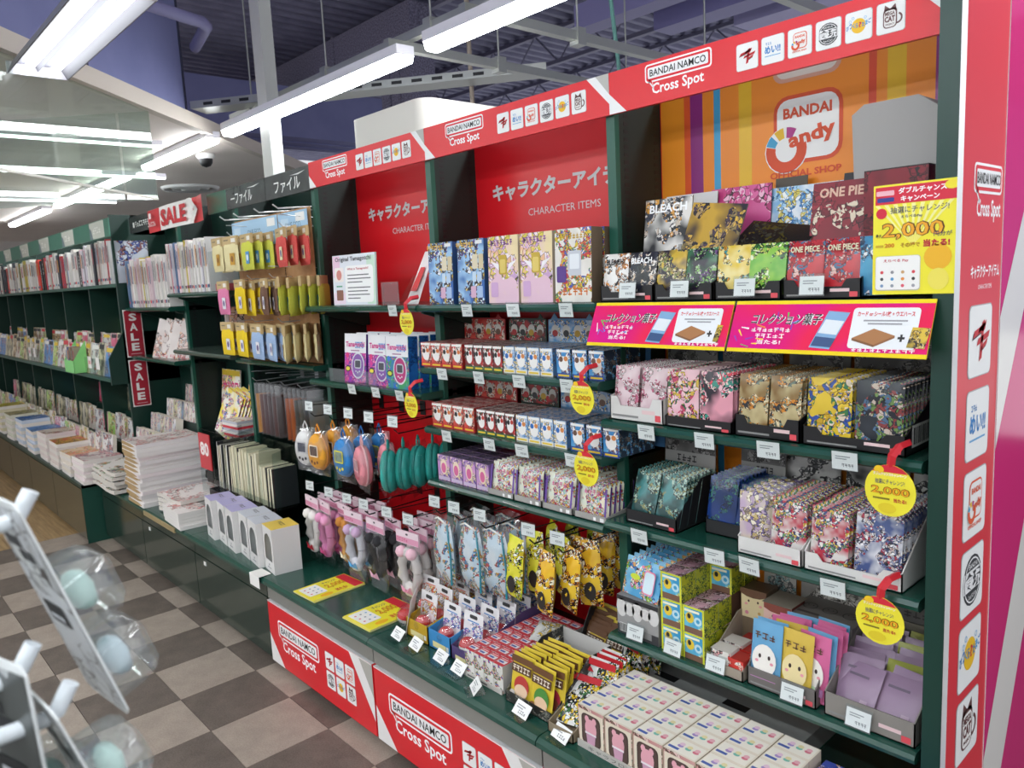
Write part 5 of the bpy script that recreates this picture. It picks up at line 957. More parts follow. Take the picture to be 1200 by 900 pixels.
# ---- hair bands in header bags
FUR = {}
def hairband(nm, col, bow, ear, blob=None):
    t = thing('hair_band', 'x', 'hair band'); cm = noisy('plush_' + nm.replace(' ', '_'), col, col, 300, .9, bump=.6); bc = C(bow, .6)
    m = MB(); n = 18; P = [(.048 * math.cos(i * 2 * math.pi / n), .006 * math.sin(i * 3.1), -.16 + .075 * math.sin(i * 2 * math.pi / n)) for i in range(n + 1)]
    m.tube(P, [.019 + .004 * math.sin(i * 2.7) for i in range(n + 1)], cm, 7).build('band', t)
    e = MB()
    for s_ in (-1, 1): e.lathe([(0, -.024), (.018, -.016), (.025, 0), (.018, .018), (0, .026)], C(ear, .9), (s_ * .032, -.012, -.085), 8)
    e.build('ears', t)
    b = MB()
    for s_ in (-1, 1): b.mesh([(0, -.026, -.235), (s_ * .03, -.03, -.215), (s_ * .034, -.02, -.25), (s_ * .01, -.034, -.24)], [(0, 1, 3), (3, 1, 2), (0, 3, 2)], bc)
    b.lathe([(0, -.008), (.008, 0), (0, .008)], bc, (0, -.032, -.235), 8); b.build('bow', t)
    if blob: MB().lathe([(0, -.035), (.03, -.025), (.042, 0), (.032, .022), (0, .03)], C(blob, .9), (.0, -.004, -.235), 10, 1, .5).build('tail', t)
    h = MB().box(-.07, .07, -.003, .003, -.052, .0, C('#e8c8d4', .4), front=C('#ecd6de', .4)); h.frame((0, -.003, 0), (1, 0, 0), (0, 0, 1)); h.r(-.07, -.05, .14, .024, '#dc9ab4', 1); h.tx('~~~~~', -.03, -.044, .014, '#c8587e', 2, 'c', .07, .03); h.el(0, -.012, .008, .004, '#4a4448', 2, 10); h.build('header', t)
    MB().pad(.146, .26, .06, FILM, FILM, -.31, 6, 7, .25, .03, .004, 4).build('film_bag', t)
    return Kind(t)
hb = [('white with red bow', '#ece8e2', '#c0283a', '#f0ece6', '#f0ece6'), ('pink', '#e08ab8', '#c84a80', '#e8a0c4', '#d87ab0'), ('tan', '#d89a4a', '#e8dcc0', '#c8843a', '#e0a85a'), ('silver white', '#dcdce4', '#5aa8d8', '#c8a8c8', '#e4e4ec'), ('black', '#232326', '#e8b0c4', '#2a2a2e', None), ('white with pink bows', '#e8e2de', '#e89ab4', '#ecc0cc', '#eae4e0')]
for i, (h_, x, n, dx_) in enumerate(zip(hb, (.055, .165, .30, .425, .60, .835), (3, 3, 3, 3, 4, 3), (.02, .02, .03, .02, .035, -.02))):
    kk = hairband(*h_)
    for q in range(n): kk.put((x + q * dx_, .235 + q * .065 + (.03 if i == 2 else 0), .772), (RND.uniform(-.03, .03), 0, RND.uniform(-.15, .1)), 'bagged %s hair band, %s on its hook' % (h_[0], ordn(q, n, 'front')), 'bagged hair bands')
# ---- drawstring pouches and yellow snack bags on the counter hooks
def drawstring():
    t = thing('drawstring_pouch', 'x', 'pouch')
    MB().pad(.15, .25, .05, A('pouch_print', ['#cfe4f0', '#e8f0f4', '#d8a83a', '#c84a4a', '#4a8ac0', '#e8e0d0', '#5a9a8a'], 30, 151, rough=.5), C('#b8d4e8', .5), -.27, 7, 8, .28, .03, .005, 5, shape=lambda q: 1 - .25 * max(0, q - .7) / .3).build('body', t)
    MB().tube([(.062, -.01, -.26), (.07, -.012, -.15), (.05, -.01, -.03)], .004, C('#2a9ab0', .5), 5).build('piping', t); MB().tube([(-.05, -.01, -.03), (0, -.02, -.01), (.05, -.01, -.03)], .004, C('#f0f0ea', .5), 5).build('cord', t)
    MB().pad(.175, .29, .07, FILM, FILM, -.285, 5, 6, .25, .03, .004, 6).build('film_bag', t); return Kind(t)
kd = drawstring()
for i, (x, n) in enumerate(((1.03, 3), (1.165, 3), (1.275, 2))):
    for q in range(n): kd.put((x + q * .01, .27 + q * .08 + i * .02, .875), (0, 0, -.2 + .1 * i), 'pale blue patterned drawstring pouch on its %s hook, %s' % (('left', 'middle', 'right')[i], ordn(q, n, 'front')), 'drawstring pouches')
def ybag(nm, cols, sd):
    return foil('snack_bag', 'snack pack', .085, .215, .04, A(nm, cols, 40, sd, rough=.22), C('#d8b82a', .3), sd, lambda m: m.el(.008, .055, .022, .03, '#2a2422', 1, 12))
y1 = ybag('pk_lemon', ['#d8d82a', '#e8e04a', '#8aa82a', '#f0f0e0', '#2a2a24', '#c8b020'], 153); y2 = ybag('pk_orange', ['#e8b02a', '#f0c83a', '#d8882a', '#f4ecd0', '#7a3a2a', '#3a2a24'], 154)
for q in range(6):
    kk, X_, dd = (y1, 1.43 + q * .035, 'lemon yellow') ; kk.put((1.43 + (q % 3) * .05, .255 + q * .06, .665 + (q % 2) * .01), (-.05, RND.uniform(-.12, .12), RND.uniform(-.5, .2)), 'lemon yellow snack bag on the hooks, %s' % ordn(q, 6, 'front'), 'yellow snack bags')
for q in range(7):
    y2.put((1.585 + (q % 3) * .055, .245 + q * .055, .655 + (q % 3) * .012), (-.05, RND.uniform(-.15, .15), RND.uniform(-.4, .3)), 'orange yellow snack bag on the hooks, %s' % ordn(q, 7, 'front'), 'orange snack bags')
# ================================================================ counter goods before the red bays
def flyer(x0, x1, y0, y1, n, lb):
    t = thing('flyer_pile', 'pile of yellow campaign flyers lying on the counter, %s' % lb, 'flyers', (x0, y0, .4405), (0, 0, .03)); w_, d = x1 - x0, y1 - y0
    for q in range(n): MB().box(RND.uniform(-.003, .003), w_ + RND.uniform(-.003, .003), RND.uniform(-.003, .003), d, q * .0018, q * .0018 + .0016, C('#e8e2a8', .5), top=C('#f3e532', .4)).build('sheet', t)
    z = n * .0018 - .0002; m = MB().frame((w_, 0, z), (0, 1, 0), (-1, 0, 0))
    m.r(d - .05, .004, .046, w_ - .008, '#d82a3a', 1); m.rr(.012, w_ * .3, d * .34, w_ * .62, .006, '#f4f3ee', 1)
    for q in range(9): m.el(.03 + .024 * (q % 3), w_ * (.42 + .17 * (q // 3)), .005, .005, ('#d8606a', '#8a8a90', '#5aa0d0')[q % 3], 2, 8)
    m.tx('2,000', d * .45, w_ * .4, w_ * .3, '#7a4a10', 1, 'l', d * .36, .04); m.tx('2,000', d * .455, w_ * .41, w_ * .27, '#f0a81c', 2, 'l', d * .35, .01); m.tx('当たる!', d * .5, w_ * .12, w_ * .16, '#c01c30', 1, 'l', d * .22, .04); m.tx('チャレンジ!', d * .48, w_ * .76, w_ * .13, '#2a3470', 1, 'l', d * .26, .02); m.el(d * .3, w_ * .14, .03, .014, '#efb31e', 1, 12)
    m.build('print', t)
flyer(.285, .455, .0, .25, 5, 'left pile'); flyer(.675, .865, .012, .255, 5, 'right pile')
# blister cards with a plain red and white ball
def bcard(c1, c2, sd):
    t = thing('ball_card', 'x', 'toy pack'); m = MB().box(-.05, .05, 0, .0015, 0, .155, C('#e8e6e6', .4), front=A('bc%d' % sd, ['#e6e2e4', '#dcd8de', c1, c2, '#f0eeee'], 40, sd)); m.frame((0, 0, 0), (1, 0, 0), (0, 0, 1))
    m.r(-.05, .118, .1, .037, '#e9e7e7', 1); m.rr(-.02, .132, .04, .013, .005, '#3a3838', 2); m.r(-.03, .12, .06, .004, c1, 2); m.build('card', t)
    b = MB(); n = 12; R_ = .03
    for h0, h1, mt in ((0, math.pi / 2, C('#cf2b30', .2)), (-math.pi / 2, 0, C('#ecebe8', .2))):
        pr = [(R_ * math.cos(h0 + (h1 - h0) * i / 4), R_ * math.sin(h0 + (h1 - h0) * i / 4)) for i in range(5)]; b.lathe(pr, mt, (0, -.022, .045), n)
    b.build('ball', t); MB().pad(.078, .085, .064, FILM, FILM, .003, 5, 5, .3, .02, 0, 2, cy=-.022).build('blister', t); return Kind(t)
kb1 = bcard('#d86a4a', '#e8c83a', 161); kb2 = bcard('#4a8ac8', '#8a5ab0', 162)
DZ = .4405
for nm, x0, x1, mt, kk, n in (('yellow', .985, 1.118, C('#c9a32a', .5), kb1, 4), ('blue', 1.122, 1.25, C('#3f8ec8', .5), kb2, 5), ('purple', 1.254, 1.365, C('#5a4a7a', .5), kb2, 5)):
    tray('%s display tray of ball toy cards on the counter' % nm, x0, x1, .105, .50, DZ, .07 if nm != 'purple' else .05, .12, mt, KRAFT, notch=False, ink=lambda m, w_, h: (m.r(w_ * .2, h * .15, w_ * .6, h * .3, '#e8dca0', 2), m.r(w_ * .82, h * .2, w_ * .1, h * .25, '#f0f0ee', 2)))
    for q in range(n): kk.put(((x0 + x1) / 2 + RND.uniform(-.006, .006), .15 + q * .072, DZ + .006), (-.16, 0, RND.uniform(-.05, .05)), 'ball toy card, %s in the %s tray' % (ordn(q, n, 'front'), nm), 'ball toy cards')
t = tray('brown display tray left of the yellow tray', .86, .98, .2, .5, DZ, .03, .1, C('#7a5236', .6), KRAFT, notch=False)
for q in range(4): kb1.put((.925 + RND.uniform(-.005, .005), .25 + q * .065, DZ + .006), (-.16, 0, .05), 'ball toy card, %s in the brown tray' % ordn(q, 4, 'front'), 'ball toy cards')
kb1.put((.955, .135, DZ + .01), (-.25, .2, -.9), 'ball toy card fallen sideways before the yellow tray', 'ball toy cards')
# arched display card with a red half ring
t = thing('arched_card', 'arched display card with a red half ring behind the ball toys', 'card', (1.15, .515, .52)); P = [(-.09, -.07), (.13, -.07), (.13, .05)] + [(.0 + .085 * math.cos(a), .12 + .085 * math.sin(a)) for a in [i * math.pi / 12 for i in range(13)]] + [(-.09, .05)]
m = MB().prism(P, 'y', 0, .004, C('#dcdbe4', .5)); m.frame((0, 0, 0), (1, 0, 0), (0, 0, 1)); m.r(-.088, -.068, .216, .06, '#6aa4d4', 1); m.r(.02, -.068, .108, .04, '#7a5aa8', 2); m.el(0, .1, .055, .055, '#ecebee', 1); m.ring(0, .1, .024, .052, '#c8252d', 2, 16, 20, 190); m.ring(0, .1, .014, .02, '#4a4a50', 2, 14); m.tx('POKÉMON', 0, .165, .02, '#c8a82a', 2, 'c', .09, .05); m.build('panel', t)
MB().box(-.09, .13, .004, .06, -.079, -.075, CARD).build('foot', t)
t = thing('yellow_box', 'small yellow toy box with black side behind the ball toys', 'box', (1.02, .5, .4405)); MB().box(0, .1, 0, .06, 0, .13, C('#1d1c1c', .5), front=A('ybx', ['#d8b02a', '#e8c83a', '#7a5a2a', '#f0e0a0'], 40, 163)).build('body', t); MB().box(0, .1, 0, .06, .13, .132, C('#d8b02a', .5)).build('lid', t)
# red-topped mini boxes
k = carton('mini_toy_box', 'toy box', .0455, .046, .092, C('#c02a34', .45), A('mini_f', ['#e8e6e0', '#dcdad4', '#c83a3a', '#3a5ab0', '#3a8a4a', '#e8c0a0'], 70, 164), C('#cf2f3c', .4), C('#c8c4be', .5), lambda m: (m.frame((0, 0, .0925), (1, 0, 0), (0, 1, 0)), m.r(-.018, .012, .036, .018, '#e8e4e6', 1), m.r(-.014, .016, .022, .008, '#4a5aa0', 2), m.r(-.018, .034, .03, .005, '#f0b8bc', 1)))
for r_ in range(8):
    for c in range(4):
        k.put((1.397 + c * .0475, .072 + r_ * .0485, DZ), (0, 0, 0), 'red topped mini toy box, %s row, %s column' % (('front', 'second', 'third', 'fourth', 'fifth', 'sixth', 'seventh', 'back')[r_], ('left', 'second', 'third', 'right')[c]), 'red topped mini boxes')
t = thing('tray_lip', 'pale tray lip with tiny print before the red topped boxes', 'tray', (1.372, .064, DZ)); m = MB().box(0, .19, 0, .004, 0, .016, C('#cfcac2', .6)); m.frame((0, 0, 0), (1, 0, 0), (0, 0, 1)); m.r(.02, .005, .1, .005, '#5a5a5a', 1); m.build('lip', t)
# yellow and brown pouches in dark trays
def yp(c1, c2, c3, sd): return foil('candy_pouch', 'snack pack', .095, .145, .014, C('#ddc238', .3), C('#6a4526', .35), sd, lambda m: (m.r(-.046, .118, .092, .02, '#6a4526', 1), m.r(-.042, .088, .084, .026, '#5a3a22', 1), m.tx('~~~~~', 0, .092, .018, '#f2ead8', 2, 'c', .076, .04), m.el(.006, .05, .032, .032, c1, 1), m.el(.006, .036, .028, .02, c2, 2), m.el(-.03, .02, .012, .012, c3, 2, 10)), .04)
ya, yb_, yc = yp('#b83a34', '#e8c8a8', '#d8d0c8', 165), yp('#4a8a3a', '#e8c4a0', '#8a5a3a', 166), yp('#a82a3a', '#7a3a2a', '#c8b040', 167)
DT = A('dark_tray', ['#262624', '#2e2e2a', '#5a5a52', '#8a8a80'], 60, 168)
tray('dark printed tray of yellow candy pouches at the counter edge', 1.592, 1.80, .055, .32, DZ, .035, .15, DT, CARDW, notch=False)
for q, (x, y, kk, lb) in enumerate(((1.643, .07, ya, 'red'), (1.738, .062, yb_, 'green'), (1.76, .085, yc, 'red'), (1.645, .092, ya, 'red'), (1.647, .112, yb_, 'green'), (1.75, .108, ya, 'red'), (1.652, .132, ya, 'red'), (1.748, .13, yc, 'red'), (1.655, .155, yb_, 'green'), (1.75, .152, yb_, 'green'), (1.74, .176, ya, 'red'), (1.66, .18, yc, 'red'), (1.75, .2, ya, 'red'), (1.66, .205, ya, 'red'))):
    kk.put((x, y, DZ + .008), (-.2, 0, RND.uniform(-.08, .08)), 'yellow candy pouch with %s round print, %s back in the dark tray' % (lb, OR[q]), 'candy pouches')
tray('tall dark tray of toppled yellow pouches with pale back', 1.62, 1.80, .33, .48, DZ, .04, .19, BK, CARDW, notch=False)
for q in range(12): (ya, yb_, yc)[q % 3].put((1.665 + (q % 2) * .09, .34 + q * .0095, DZ + .012 + q * .004), (-.55 + q * .03, 0, RND.uniform(-.15, .15)), 'yellow candy pouch leaning back, %s in the tall dark tray' % OR[q], 'candy pouches')
t = tag(MB().pad(.1, .09, .035, A('silverbag', ['#a8a8a4', '#c8c8c4', '#7a7a70', '#c8a83a'], 50, 169, rough=.2), C('#9a9a96', .25, .5), 0, 6, 6, .25, .04, .004, 7).build('silver_bag', None, (1.56, .25, .548), (-1.2, 0, .3)), 'crumpled silver grey bag lying on the red topped boxes', 'snack pack')
for i, (x, y) in enumerate(((1.58, .492), (1.69, .495))):
    t = thing('black_box', 'black printed carton behind the red topped boxes, %s' % ('left', 'right')[i], 'box', (x, y, DZ), (0, 0, -.05), 'black cartons'); m = MB().box(0, .1, 0, .12, 0, .115, C('#222224', .35)); m.frame((0, 0, 0), (1, 0, 0), (0, 0, 1)); m.r(.02, .02, .03, .075, '#8a8c90', 1); m.r(.06, .01, .02, .02, '#c8c8c8', 1); m.build('body', t); MB().box(.0, .1, .04, .05, .115, .1155, C('#4a4a4c', .3)).build('tape', t)
# ================================================================ left bays: white arch boxes on the counter edge
def archbox(topc, inside):
    t = thing('plush_box', 'x', 'box'); w_, d, h = .138, .13, .215
    m = MB(); wm = C('#dddbd9', .5); P = [(-.048, .055), (.048, .055), (.048, .135)] + [(.048 * math.cos(a), .135 + .048 * math.sin(a)) for a in [i * math.pi / 10 for i in range(1, 10)]] + [(-.048, .135)]
    # front wall with an arched opening, built as a strip between the outline and the arch
    n = len(P); O = [(-w_ / 2, 0), (w_ / 2, 0), (w_ / 2, h * .5)] + [(w_ / 2, h * .8)] + [(w_ / 2 - w_ * i / 8, h) for i in range(1, 8)] + [(-w_ / 2, h * .8), (-w_ / 2, h * .4)]
    O = (O + [(-w_ / 2, h * .3)] * n)[:n]
    m.mesh([(a, 0, b) for a, b in O] + [(a, 0, b) for a, b in P], [(i, (i + 1) % n, n + (i + 1) % n, n + i) for i in range(n)], wm)
    m.mesh([(-w_ / 2, 0, h), (-w_ / 2, 0, h * .75), (-w_ / 2 + .02, 0, h)], [(0, 1, 2)], wm); m.mesh([(w_ / 2, 0, h), (w_ / 2, 0, h * .75), (w_ / 2 - .02, 0, h)], [(0, 2, 1)], wm)
    m.poly([(w_ / 2, 0, 0), (w_ / 2, d, 0), (w_ / 2, d, h), (w_ / 2, 0, h)], wm); m.poly([(-w_ / 2, 0, 0), (-w_ / 2, 0, h), (-w_ / 2, d, h), (-w_ / 2, d, 0)], wm); m.poly([(-w_ / 2, d, 0), (-w_ / 2, d, h), (w_ / 2, d, h), (w_ / 2, d, 0)], C('#8a8680', .6)); m.poly([(-w_ / 2, 0, 0), (-w_ / 2, d, 0), (w_ / 2, d, 0), (w_ / 2, 0, 0)], wm)
    m.build('body', t); MB().box(-w_ / 2, w_ / 2, 0, d, h, h + .001, topc).build('lid', t)
    m = MB().frame((0, -.0005, 0), (1, 0, 0), (0, 0, 1)); m.el(0, .035, .006, .006, '#6a6a6e', 1, 8); m.r(-.025, .018, .05, .005, '#8a8a8e', 1); m.frame((0, 0, h + .0015), (1, 0, 0), (0, 1, 0)); m.tx('~~~~~', 0, .06, .02, '#4a4a50', 1, 'c', .07); m.build('print', t)
    MB().tube([(.03 * math.cos(a), .045, .1 + .045 * math.sin(a)) for a in [i * 2 * math.pi / 12 for i in range(13)]], .013, inside, 6).build('plush_ring', t); MB().lathe([(0, -.03), (.022, -.02), (.026, 0), (.015, .025), (0, .03)], inside, (0, .05, .085), 8).build('plush_body', t)
    MB().poly([(a, .002, b) for a, b in P], ACRYL).build('window', t); return Kind(t)
ka = [archbox(C('#b9b3dc', .5), C('#b4b4ba', .8)), archbox(C('#cfd3dc', .5), C('#c4c4c8', .8)), archbox(C('#eacb5a', .5), C('#c8a02a', .8))]
for q in range(6): ka[0 if q < 3 else 1 if q < 5 else 2].put((-.765 + q * .146, .03 + (5 - q) * .004 + (.012 if q % 2 else 0), .4405), (0, 0, -.13), 'white plush toy box with %s lid, %s' % ('lilac' if q < 3 else 'pale grey' if q < 5 else 'yellow', ordn(q, 6)), 'arched window boxes')
t = thing('price_slip', 'white folded slip hanging over the counter edge by the plush boxes', 'price card', (-.1, -.03, .442)); MB().box(0, .1, 0, .06, 0, .0015, C('#efece6', .5)).build('top_leaf', t); MB().box(0, .1, -.0015, 0, -.055, .0015, C('#f4f2ee', .5)).build('front_leaf', t)
# acrylic notebook case on a smoke-grey riser, red number sign
t = thing('acrylic_riser', 'low smoky plastic riser behind the plush boxes', 'stand', (-1.15, .205, .4405)); MB().box(0, .78, 0, .3, .165, .17, SMOKE).build('top_plate', t); MB().box(0, .78, 0, .004, 0, .165, SMOKE).build('front_plate', t); MB().box(.776, .78, .004, .3, 0, .165, SMOKE).build('side_plate', t)
t = thing('acrylic_case', 'open clear acrylic case holding upright notebooks', 'case', (-1.14, .23, .612)); MB().box(0, .78, 0, .2, 0, .004, ACRYL).build('floor_plate', t); MB().box(0, .78, .196, .2, .004, .3, ACRYL).build('back_plate', t); MB().box(0, .78, 0, .003, .004, .05, ACRYL).build('front_lip', t)
for q in range(6): MB().prism([(.003, .004), (.196, .004), (.196, .34), (.02, .3)], 'x', q * .155, q * .155 + .003, ACRYL).build('divider', t)
x = -1.115; q = 0
CRM = [C(c, .6) for c in ('#ded8ba', '#e6e0c6', '#d2cbac')]; DKN = [C(c, .6) for c in ('#26262a', '#3a3a3c', '#b9b2a2', '#8a8478')]
while x < -.40 and q < 26:
    dark = q < 8; th = RND.uniform(.016, .024) if not dark else RND.uniform(.012, .018); h = RND.choice((.25, .26, .27)) if x < -.6 else .21
    nb = thing('notebook', 'x', 'notebook', (x, .246 + RND.uniform(0, .012), .617), (0, RND.uniform(-.03, .05) if not dark else .05, 0))
    MB().box(.0015, th - .0015, .001, .138, .002, h - .002, CRM[q % 3] if not dark or q % 3 else C('#e8e6e0', .6)).build('pages', nb)
    cv = DKN[q % 4] if dark else CRM[(q + 1) % 3]
    MB().box(0, .0015, 0, .14, 0, h, cv).build('cover', nb); MB().box(th - .0015, th, 0, .14, 0, h, DKN[q % 2] if (dark or q % 6 == 5 or x > -.5) else cv).build('cover', nb)
    nb['label'] = '%s notebook standing in the acrylic case, %s from the left' % ('dark covered' if dark else 'cream', OR[q]); nb['group'] = 'notebooks in the acrylic case'
    x += th + RND.uniform(.002, .012) + (.012 if q % 5 == 4 else 0); q += 1
t = thing('number_sign', 'red card with white number left of the acrylic case', 'sign', (-1.345, .24, .70)); m = MB().box(0, .17, 0, .006, 0, .215, C('#c8323a', .35)); m.frame((0, 0, 0), (1, 0, 0), (0, 0, 1)); m.tx('80', .085, .08, .085, '#f4ece8', 1, 'c', .13, .04); m.build('sheet', t); MB().box(-.005, .175, -.002, .03, -.26, 0, ACRYL).build('holder', t)
# hanging clear folders
CLF = [C(c, .5) for c in ('#d8902a', '#6a3a34', '#5a3236', '#4a2e30', '#5a2c28', '#3a2826', '#b85a26', '#c86a2e', '#5a5a54', '#6a6a62', '#4e4e4a', '#7a7a70')]
for q, cm in enumerate(CLF):
    x = -.74 + q * .05 + (.05 if q > 5 else 0)
    t = thing('clear_folder', 'clear folder with %s sheet on the hooks behind, %s' % (('orange', 'maroon', 'maroon', 'maroon', 'brown', 'brown', 'rust', 'rust', 'grey', 'grey', 'grey', 'grey')[q], ordn(q, 12)), 'folder', (x, .36, .965), (0, 0, -.35), 'hanging clear folders')
    MB().box(0, .004, 0, .2, 0, .215, cm).build('sheet', t); MB().box(-.004, .008, -.006, .21, -.005, .275, FILM).build('sleeve', t)
for i, x in enumerate((-.72, -.55, -.38, -.2)): hook(x, 1.255, 'thin hook for clear folders, %s' % ordn(i, 4), .34, WIRE)
# kraft paper bags and four white hooks above the towels
for i, (x0, x1) in enumerate(((-.895, -.34), (-.335, -.03))):
    t = thing('kraft_bag', 'kraft paper bag with pale blue top hanging behind towels, %s' % ('left', 'right')[i], 'paper bag', (x0, .40, 1.375), group='kraft bags'); w_ = x1 - x0
    MB().pad(w_, .74, .03, noisy('kraft', '#a87a4e', '#b58a5c', 30, .75), KRAFT, 0, 6, 8, .1, .01, .003, i, cx=w_ / 2).build('bag', t)
    m = MB().frame((0, -.018, 0), (1, 0, 0), (0, 0, 1)); m.r(.002, .59, w_ - .004, .14, C('#a8cbe6', .5), 1); m.tx('ONE ECO', w_ * .5, .65, .03, '#5a7a94', 2, 'c', .16); m.r(w_ - .12, .68, .09, .04, '#f0f0ee', 2); m.r(w_ - .1, .64, .06, .016, '#7a98b0', 2); m.r(.03, .62, .08, .08, '#c4dcee', 2); m.build('printed_band', t)
for i, x in enumerate((-.842, -.662, -.414, -.206)):
    t = thing('display_hook', 'white wire hook above the towels, %s' % ordn(i, 4), 'hook', (x, .634, 2.12), group='white wire hooks'); MB().tube([(0, 0, .02), (0, -.31, .0), (0, -.335, .018)], .004, C('#e6e6e4', .35), 6).build('arm', t); MB().box(-.015, .015, -.002, 0, 0, .05, WIRE).build('plate', t)
# towels folded over a kraft band
def towel(nm, col, col2):
    t = thing('hand_towel', 'x', 'towel'); tm = noisy('terry_' + nm.replace(' ', '_'), col, col2, 220, .95, bump=.5)
    MB().pad(.158, .15, .026, tm, tm, -.165, 6, 6, .15, 0, .002, 3).build('cloth', t)
    m = MB().box(-.08, .08, -.006, .006, -.035, .012, C('#c2a878', .7)); m.frame((0, -.006, 0), (1, 0, 0), (0, 0, 1)); m.r(.02, -.02, .045, .02, '#e9e4d8', 1); m.r(-.06, -.01, .05, .006, '#7a6a4a', 1); m.build('band', t)
    m = MB().frame((0, -.0145, 0), (1, 0, 0), (0, 0, 1)); m.rr(.01, -.135, .05, .06, .004, {'cream': '#c8962a', 'lime': '#4a90c4', 'coral': '#e8dcb0'}.get(nm, '#e4e2e6'), 1); m.el(.034, -.105, .014, .016, {'cream': '#8a5a1a', 'lime': '#e4f0f4'}.get(nm, '#6a5a8a'), 2, 12); m.build('badge', t); return Kind(t)
TW = {n: towel(n, a, b) for n, a, b in (('cream', '#ece0b0', '#e4d6a0'), ('lime', '#d8d85a', '#cccf4a'), ('coral', '#de5e58', '#d4504a'), ('pink', '#e488b0', '#dc7aa4'), ('yellow', '#efd02c', '#e8c61e'), ('brown', '#7a5a48', '#6a4c3c'), ('pale blue', '#a8c0e0', '#98b2d6'))}
for rw, z, items in ((0, 2.005, (('cream', -.82, 2, .02, 0), ('cream', -.65, 2, .02, 0), ('lime', -.45, 3, .035, -.1), ('coral', -.075, 3, .04, -.2))), (1, 1.78, (('pink', -.80, 1, .02, 0), ('yellow', -.585, 4, .035, -.1), ('brown', -.30, 4, .035, -.25), ('lime', -.09, 5, .03, -.75))), (2, 1.56, (('yellow', -.80, 2, .02, 0), ('yellow', -.615, 3, .03, -.1), ('pale blue', -.43, 2, .03, -.15), ('pale blue', -.27, 3, .03, -.2), ('cream', -.10, 4, .03, -.6)))):
    seen = {}
    for (nm, x, n, dx_, rz) in items:
        for q in range(n):
            seen[nm] = seen.get(nm, 0) + 1
            TW[nm].put((x + q * dx_, .262 + q * .035, z + RND.uniform(-.006, .006)), (0, 0, rz + RND.uniform(-.08, .08)), '%s folded hand towel, %s of that colour in the %s row' % (nm, OR[seen[nm] - 1], ('top', 'middle', 'bottom')[rw]), 'hand towels')
for i, (x, z) in enumerate(((-.75, 1.80), (-.5, 1.80), (-.25, 1.80), (-.75, 1.585), (-.5, 1.585), (-.2, 1.585), (-.7, 2.03), (-.1, 2.03))): hook(x, z, 'thin wire hook behind the towels, number %s from the top left' % OR[i], .27, WIRE)
# ================================================================ books
PAL = ['#ece8e2', '#e4e0da', '#f0eeea', '#e8e4e0', '#d8d4ce', '#ead8d8', '#e0dcd0', '#c8b43a', '#e8e6e4', '#3a3c44', '#b8323a', '#dcd8e0', '#6a84a8', '#e6cfd6', '#efece8', '#c84a5a', '#d0cabf']
PCL = {'#c8b43a': 'yellow', '#3a3c44': 'dark grey', '#b8323a': 'red', '#6a84a8': 'blue', '#c84a5a': 'rose', '#ead8d8': 'pale pink', '#e6cfd6': 'pale pink', '#d0cabf': 'beige', '#d8d4ce': 'grey white', '#dcd8e0': 'grey white', '#e0dcd0': 'cream'}
PAGE = C('#e9e3d4', .7)
BOOKN = [0]
def book(x, y, z, th, d, h, col, label, group, lean=0, spine='', rz=0, tc='#3a3a3e', cover=None, rx=0, cat='book'):
    """upright book: spine towards -y, cover board, page block"""
    BOOKN[0] += 1
    t = thing('book', label, cat, (x, y, z), (rx, lean, rz), group); cm = C(col, .45)
    m = MB().box(0, th, 0, .002, 0, h, cm).box(0, .0018, 0, d, 0, h, cm).box(th - .0018, th, 0, d, 0, h, cm, right=cover or cm); m.frame((0, 0, 0), (1, 0, 0), (0, 0, 1))
    if spine: 
        n = len(spine); s_ = min(th * .72, h * .75 / n)
        for i, ch in enumerate(spine): m.tx(ch, th / 2, h * .9 - (i + 1) * s_ * 1.12, s_ * .9, tc, 1, 'c', s_ * .85, .03)
    else:
        k_ = BOOKN[0]; m.r(th * .25, h * .5, th * .5, h * .38, ('#8a8a90', '#b04a54', '#5a6a8a', '#c88a3a', '#5a5a5e')[k_ % 5], 1); m.r(th * .15, h * .08, th * .7, h * .06, ('#d83a4a', '#4a6a9a', '#3a3a3c')[k_ % 3], 1)
    m.build('cover', t); MB().box(.0018, th - .0018, .002, d - .003, .002, h - .003, PAGE).build('pages', t); return t
def shelfrow(x0, x1, y, z, d, h0, h1, where, group, t0=.012, t1=.034, pal=None, special=None, lean=0):
    x = x0; i = 0
    while x < x1 - t0:
        th = min(RND.uniform(t0, t1), x1 - x); h = RND.uniform(h0, h1); col = RND.choice(pal or PAL); sp = ''; tc = '#3a3a3e'
        if special and i in special: col, sp, tc, th = special[i]
        book(x, y + RND.uniform(0, .02), z, th, d, h, col, '%s book, %s from the left %s' % (PCL.get(col, 'white' if col not in ('#26282c', '#e8483a') else 'black' if col == '#26282c' else 'orange red'), OR[min(i, 48)], where), group, lean + RND.uniform(-.01, .02), sp, 0, tc)
        x += th + RND.uniform(.0005, .003); i += 1
WPAL = ['#ece8e2', '#f0eeea', '#e8e4e0', '#ead8d8', '#efece8', '#dcd8e0', '#e8e6e4', '#e0dcd0', '#c8b43a', '#6a84a8', '#e6cfd6', '#e4e0da']
shelfrow(-2.68, -1.84, .31, 1.661, .19, .30, .345, 'on the sale bay upper shelf', 'books in the sale bay', .014, .034, WPAL, lean=-.04)
shelfrow(-1.78, -1.12, .305, 1.746, .2, .28, .31, 'on the white book shelf', 'white books', .014, .03, WPAL, {3: ('#c84a5a', '', '', .022), 9: ('#e6cfd6', '', '', .026)}, lean=-.03)
tag(MB().box(-1.72, -1.2, .52, .54, 1.746, 2.05, CH).build('chalkboard'), 'black chalkboard standing behind the white books', 'chalkboard')
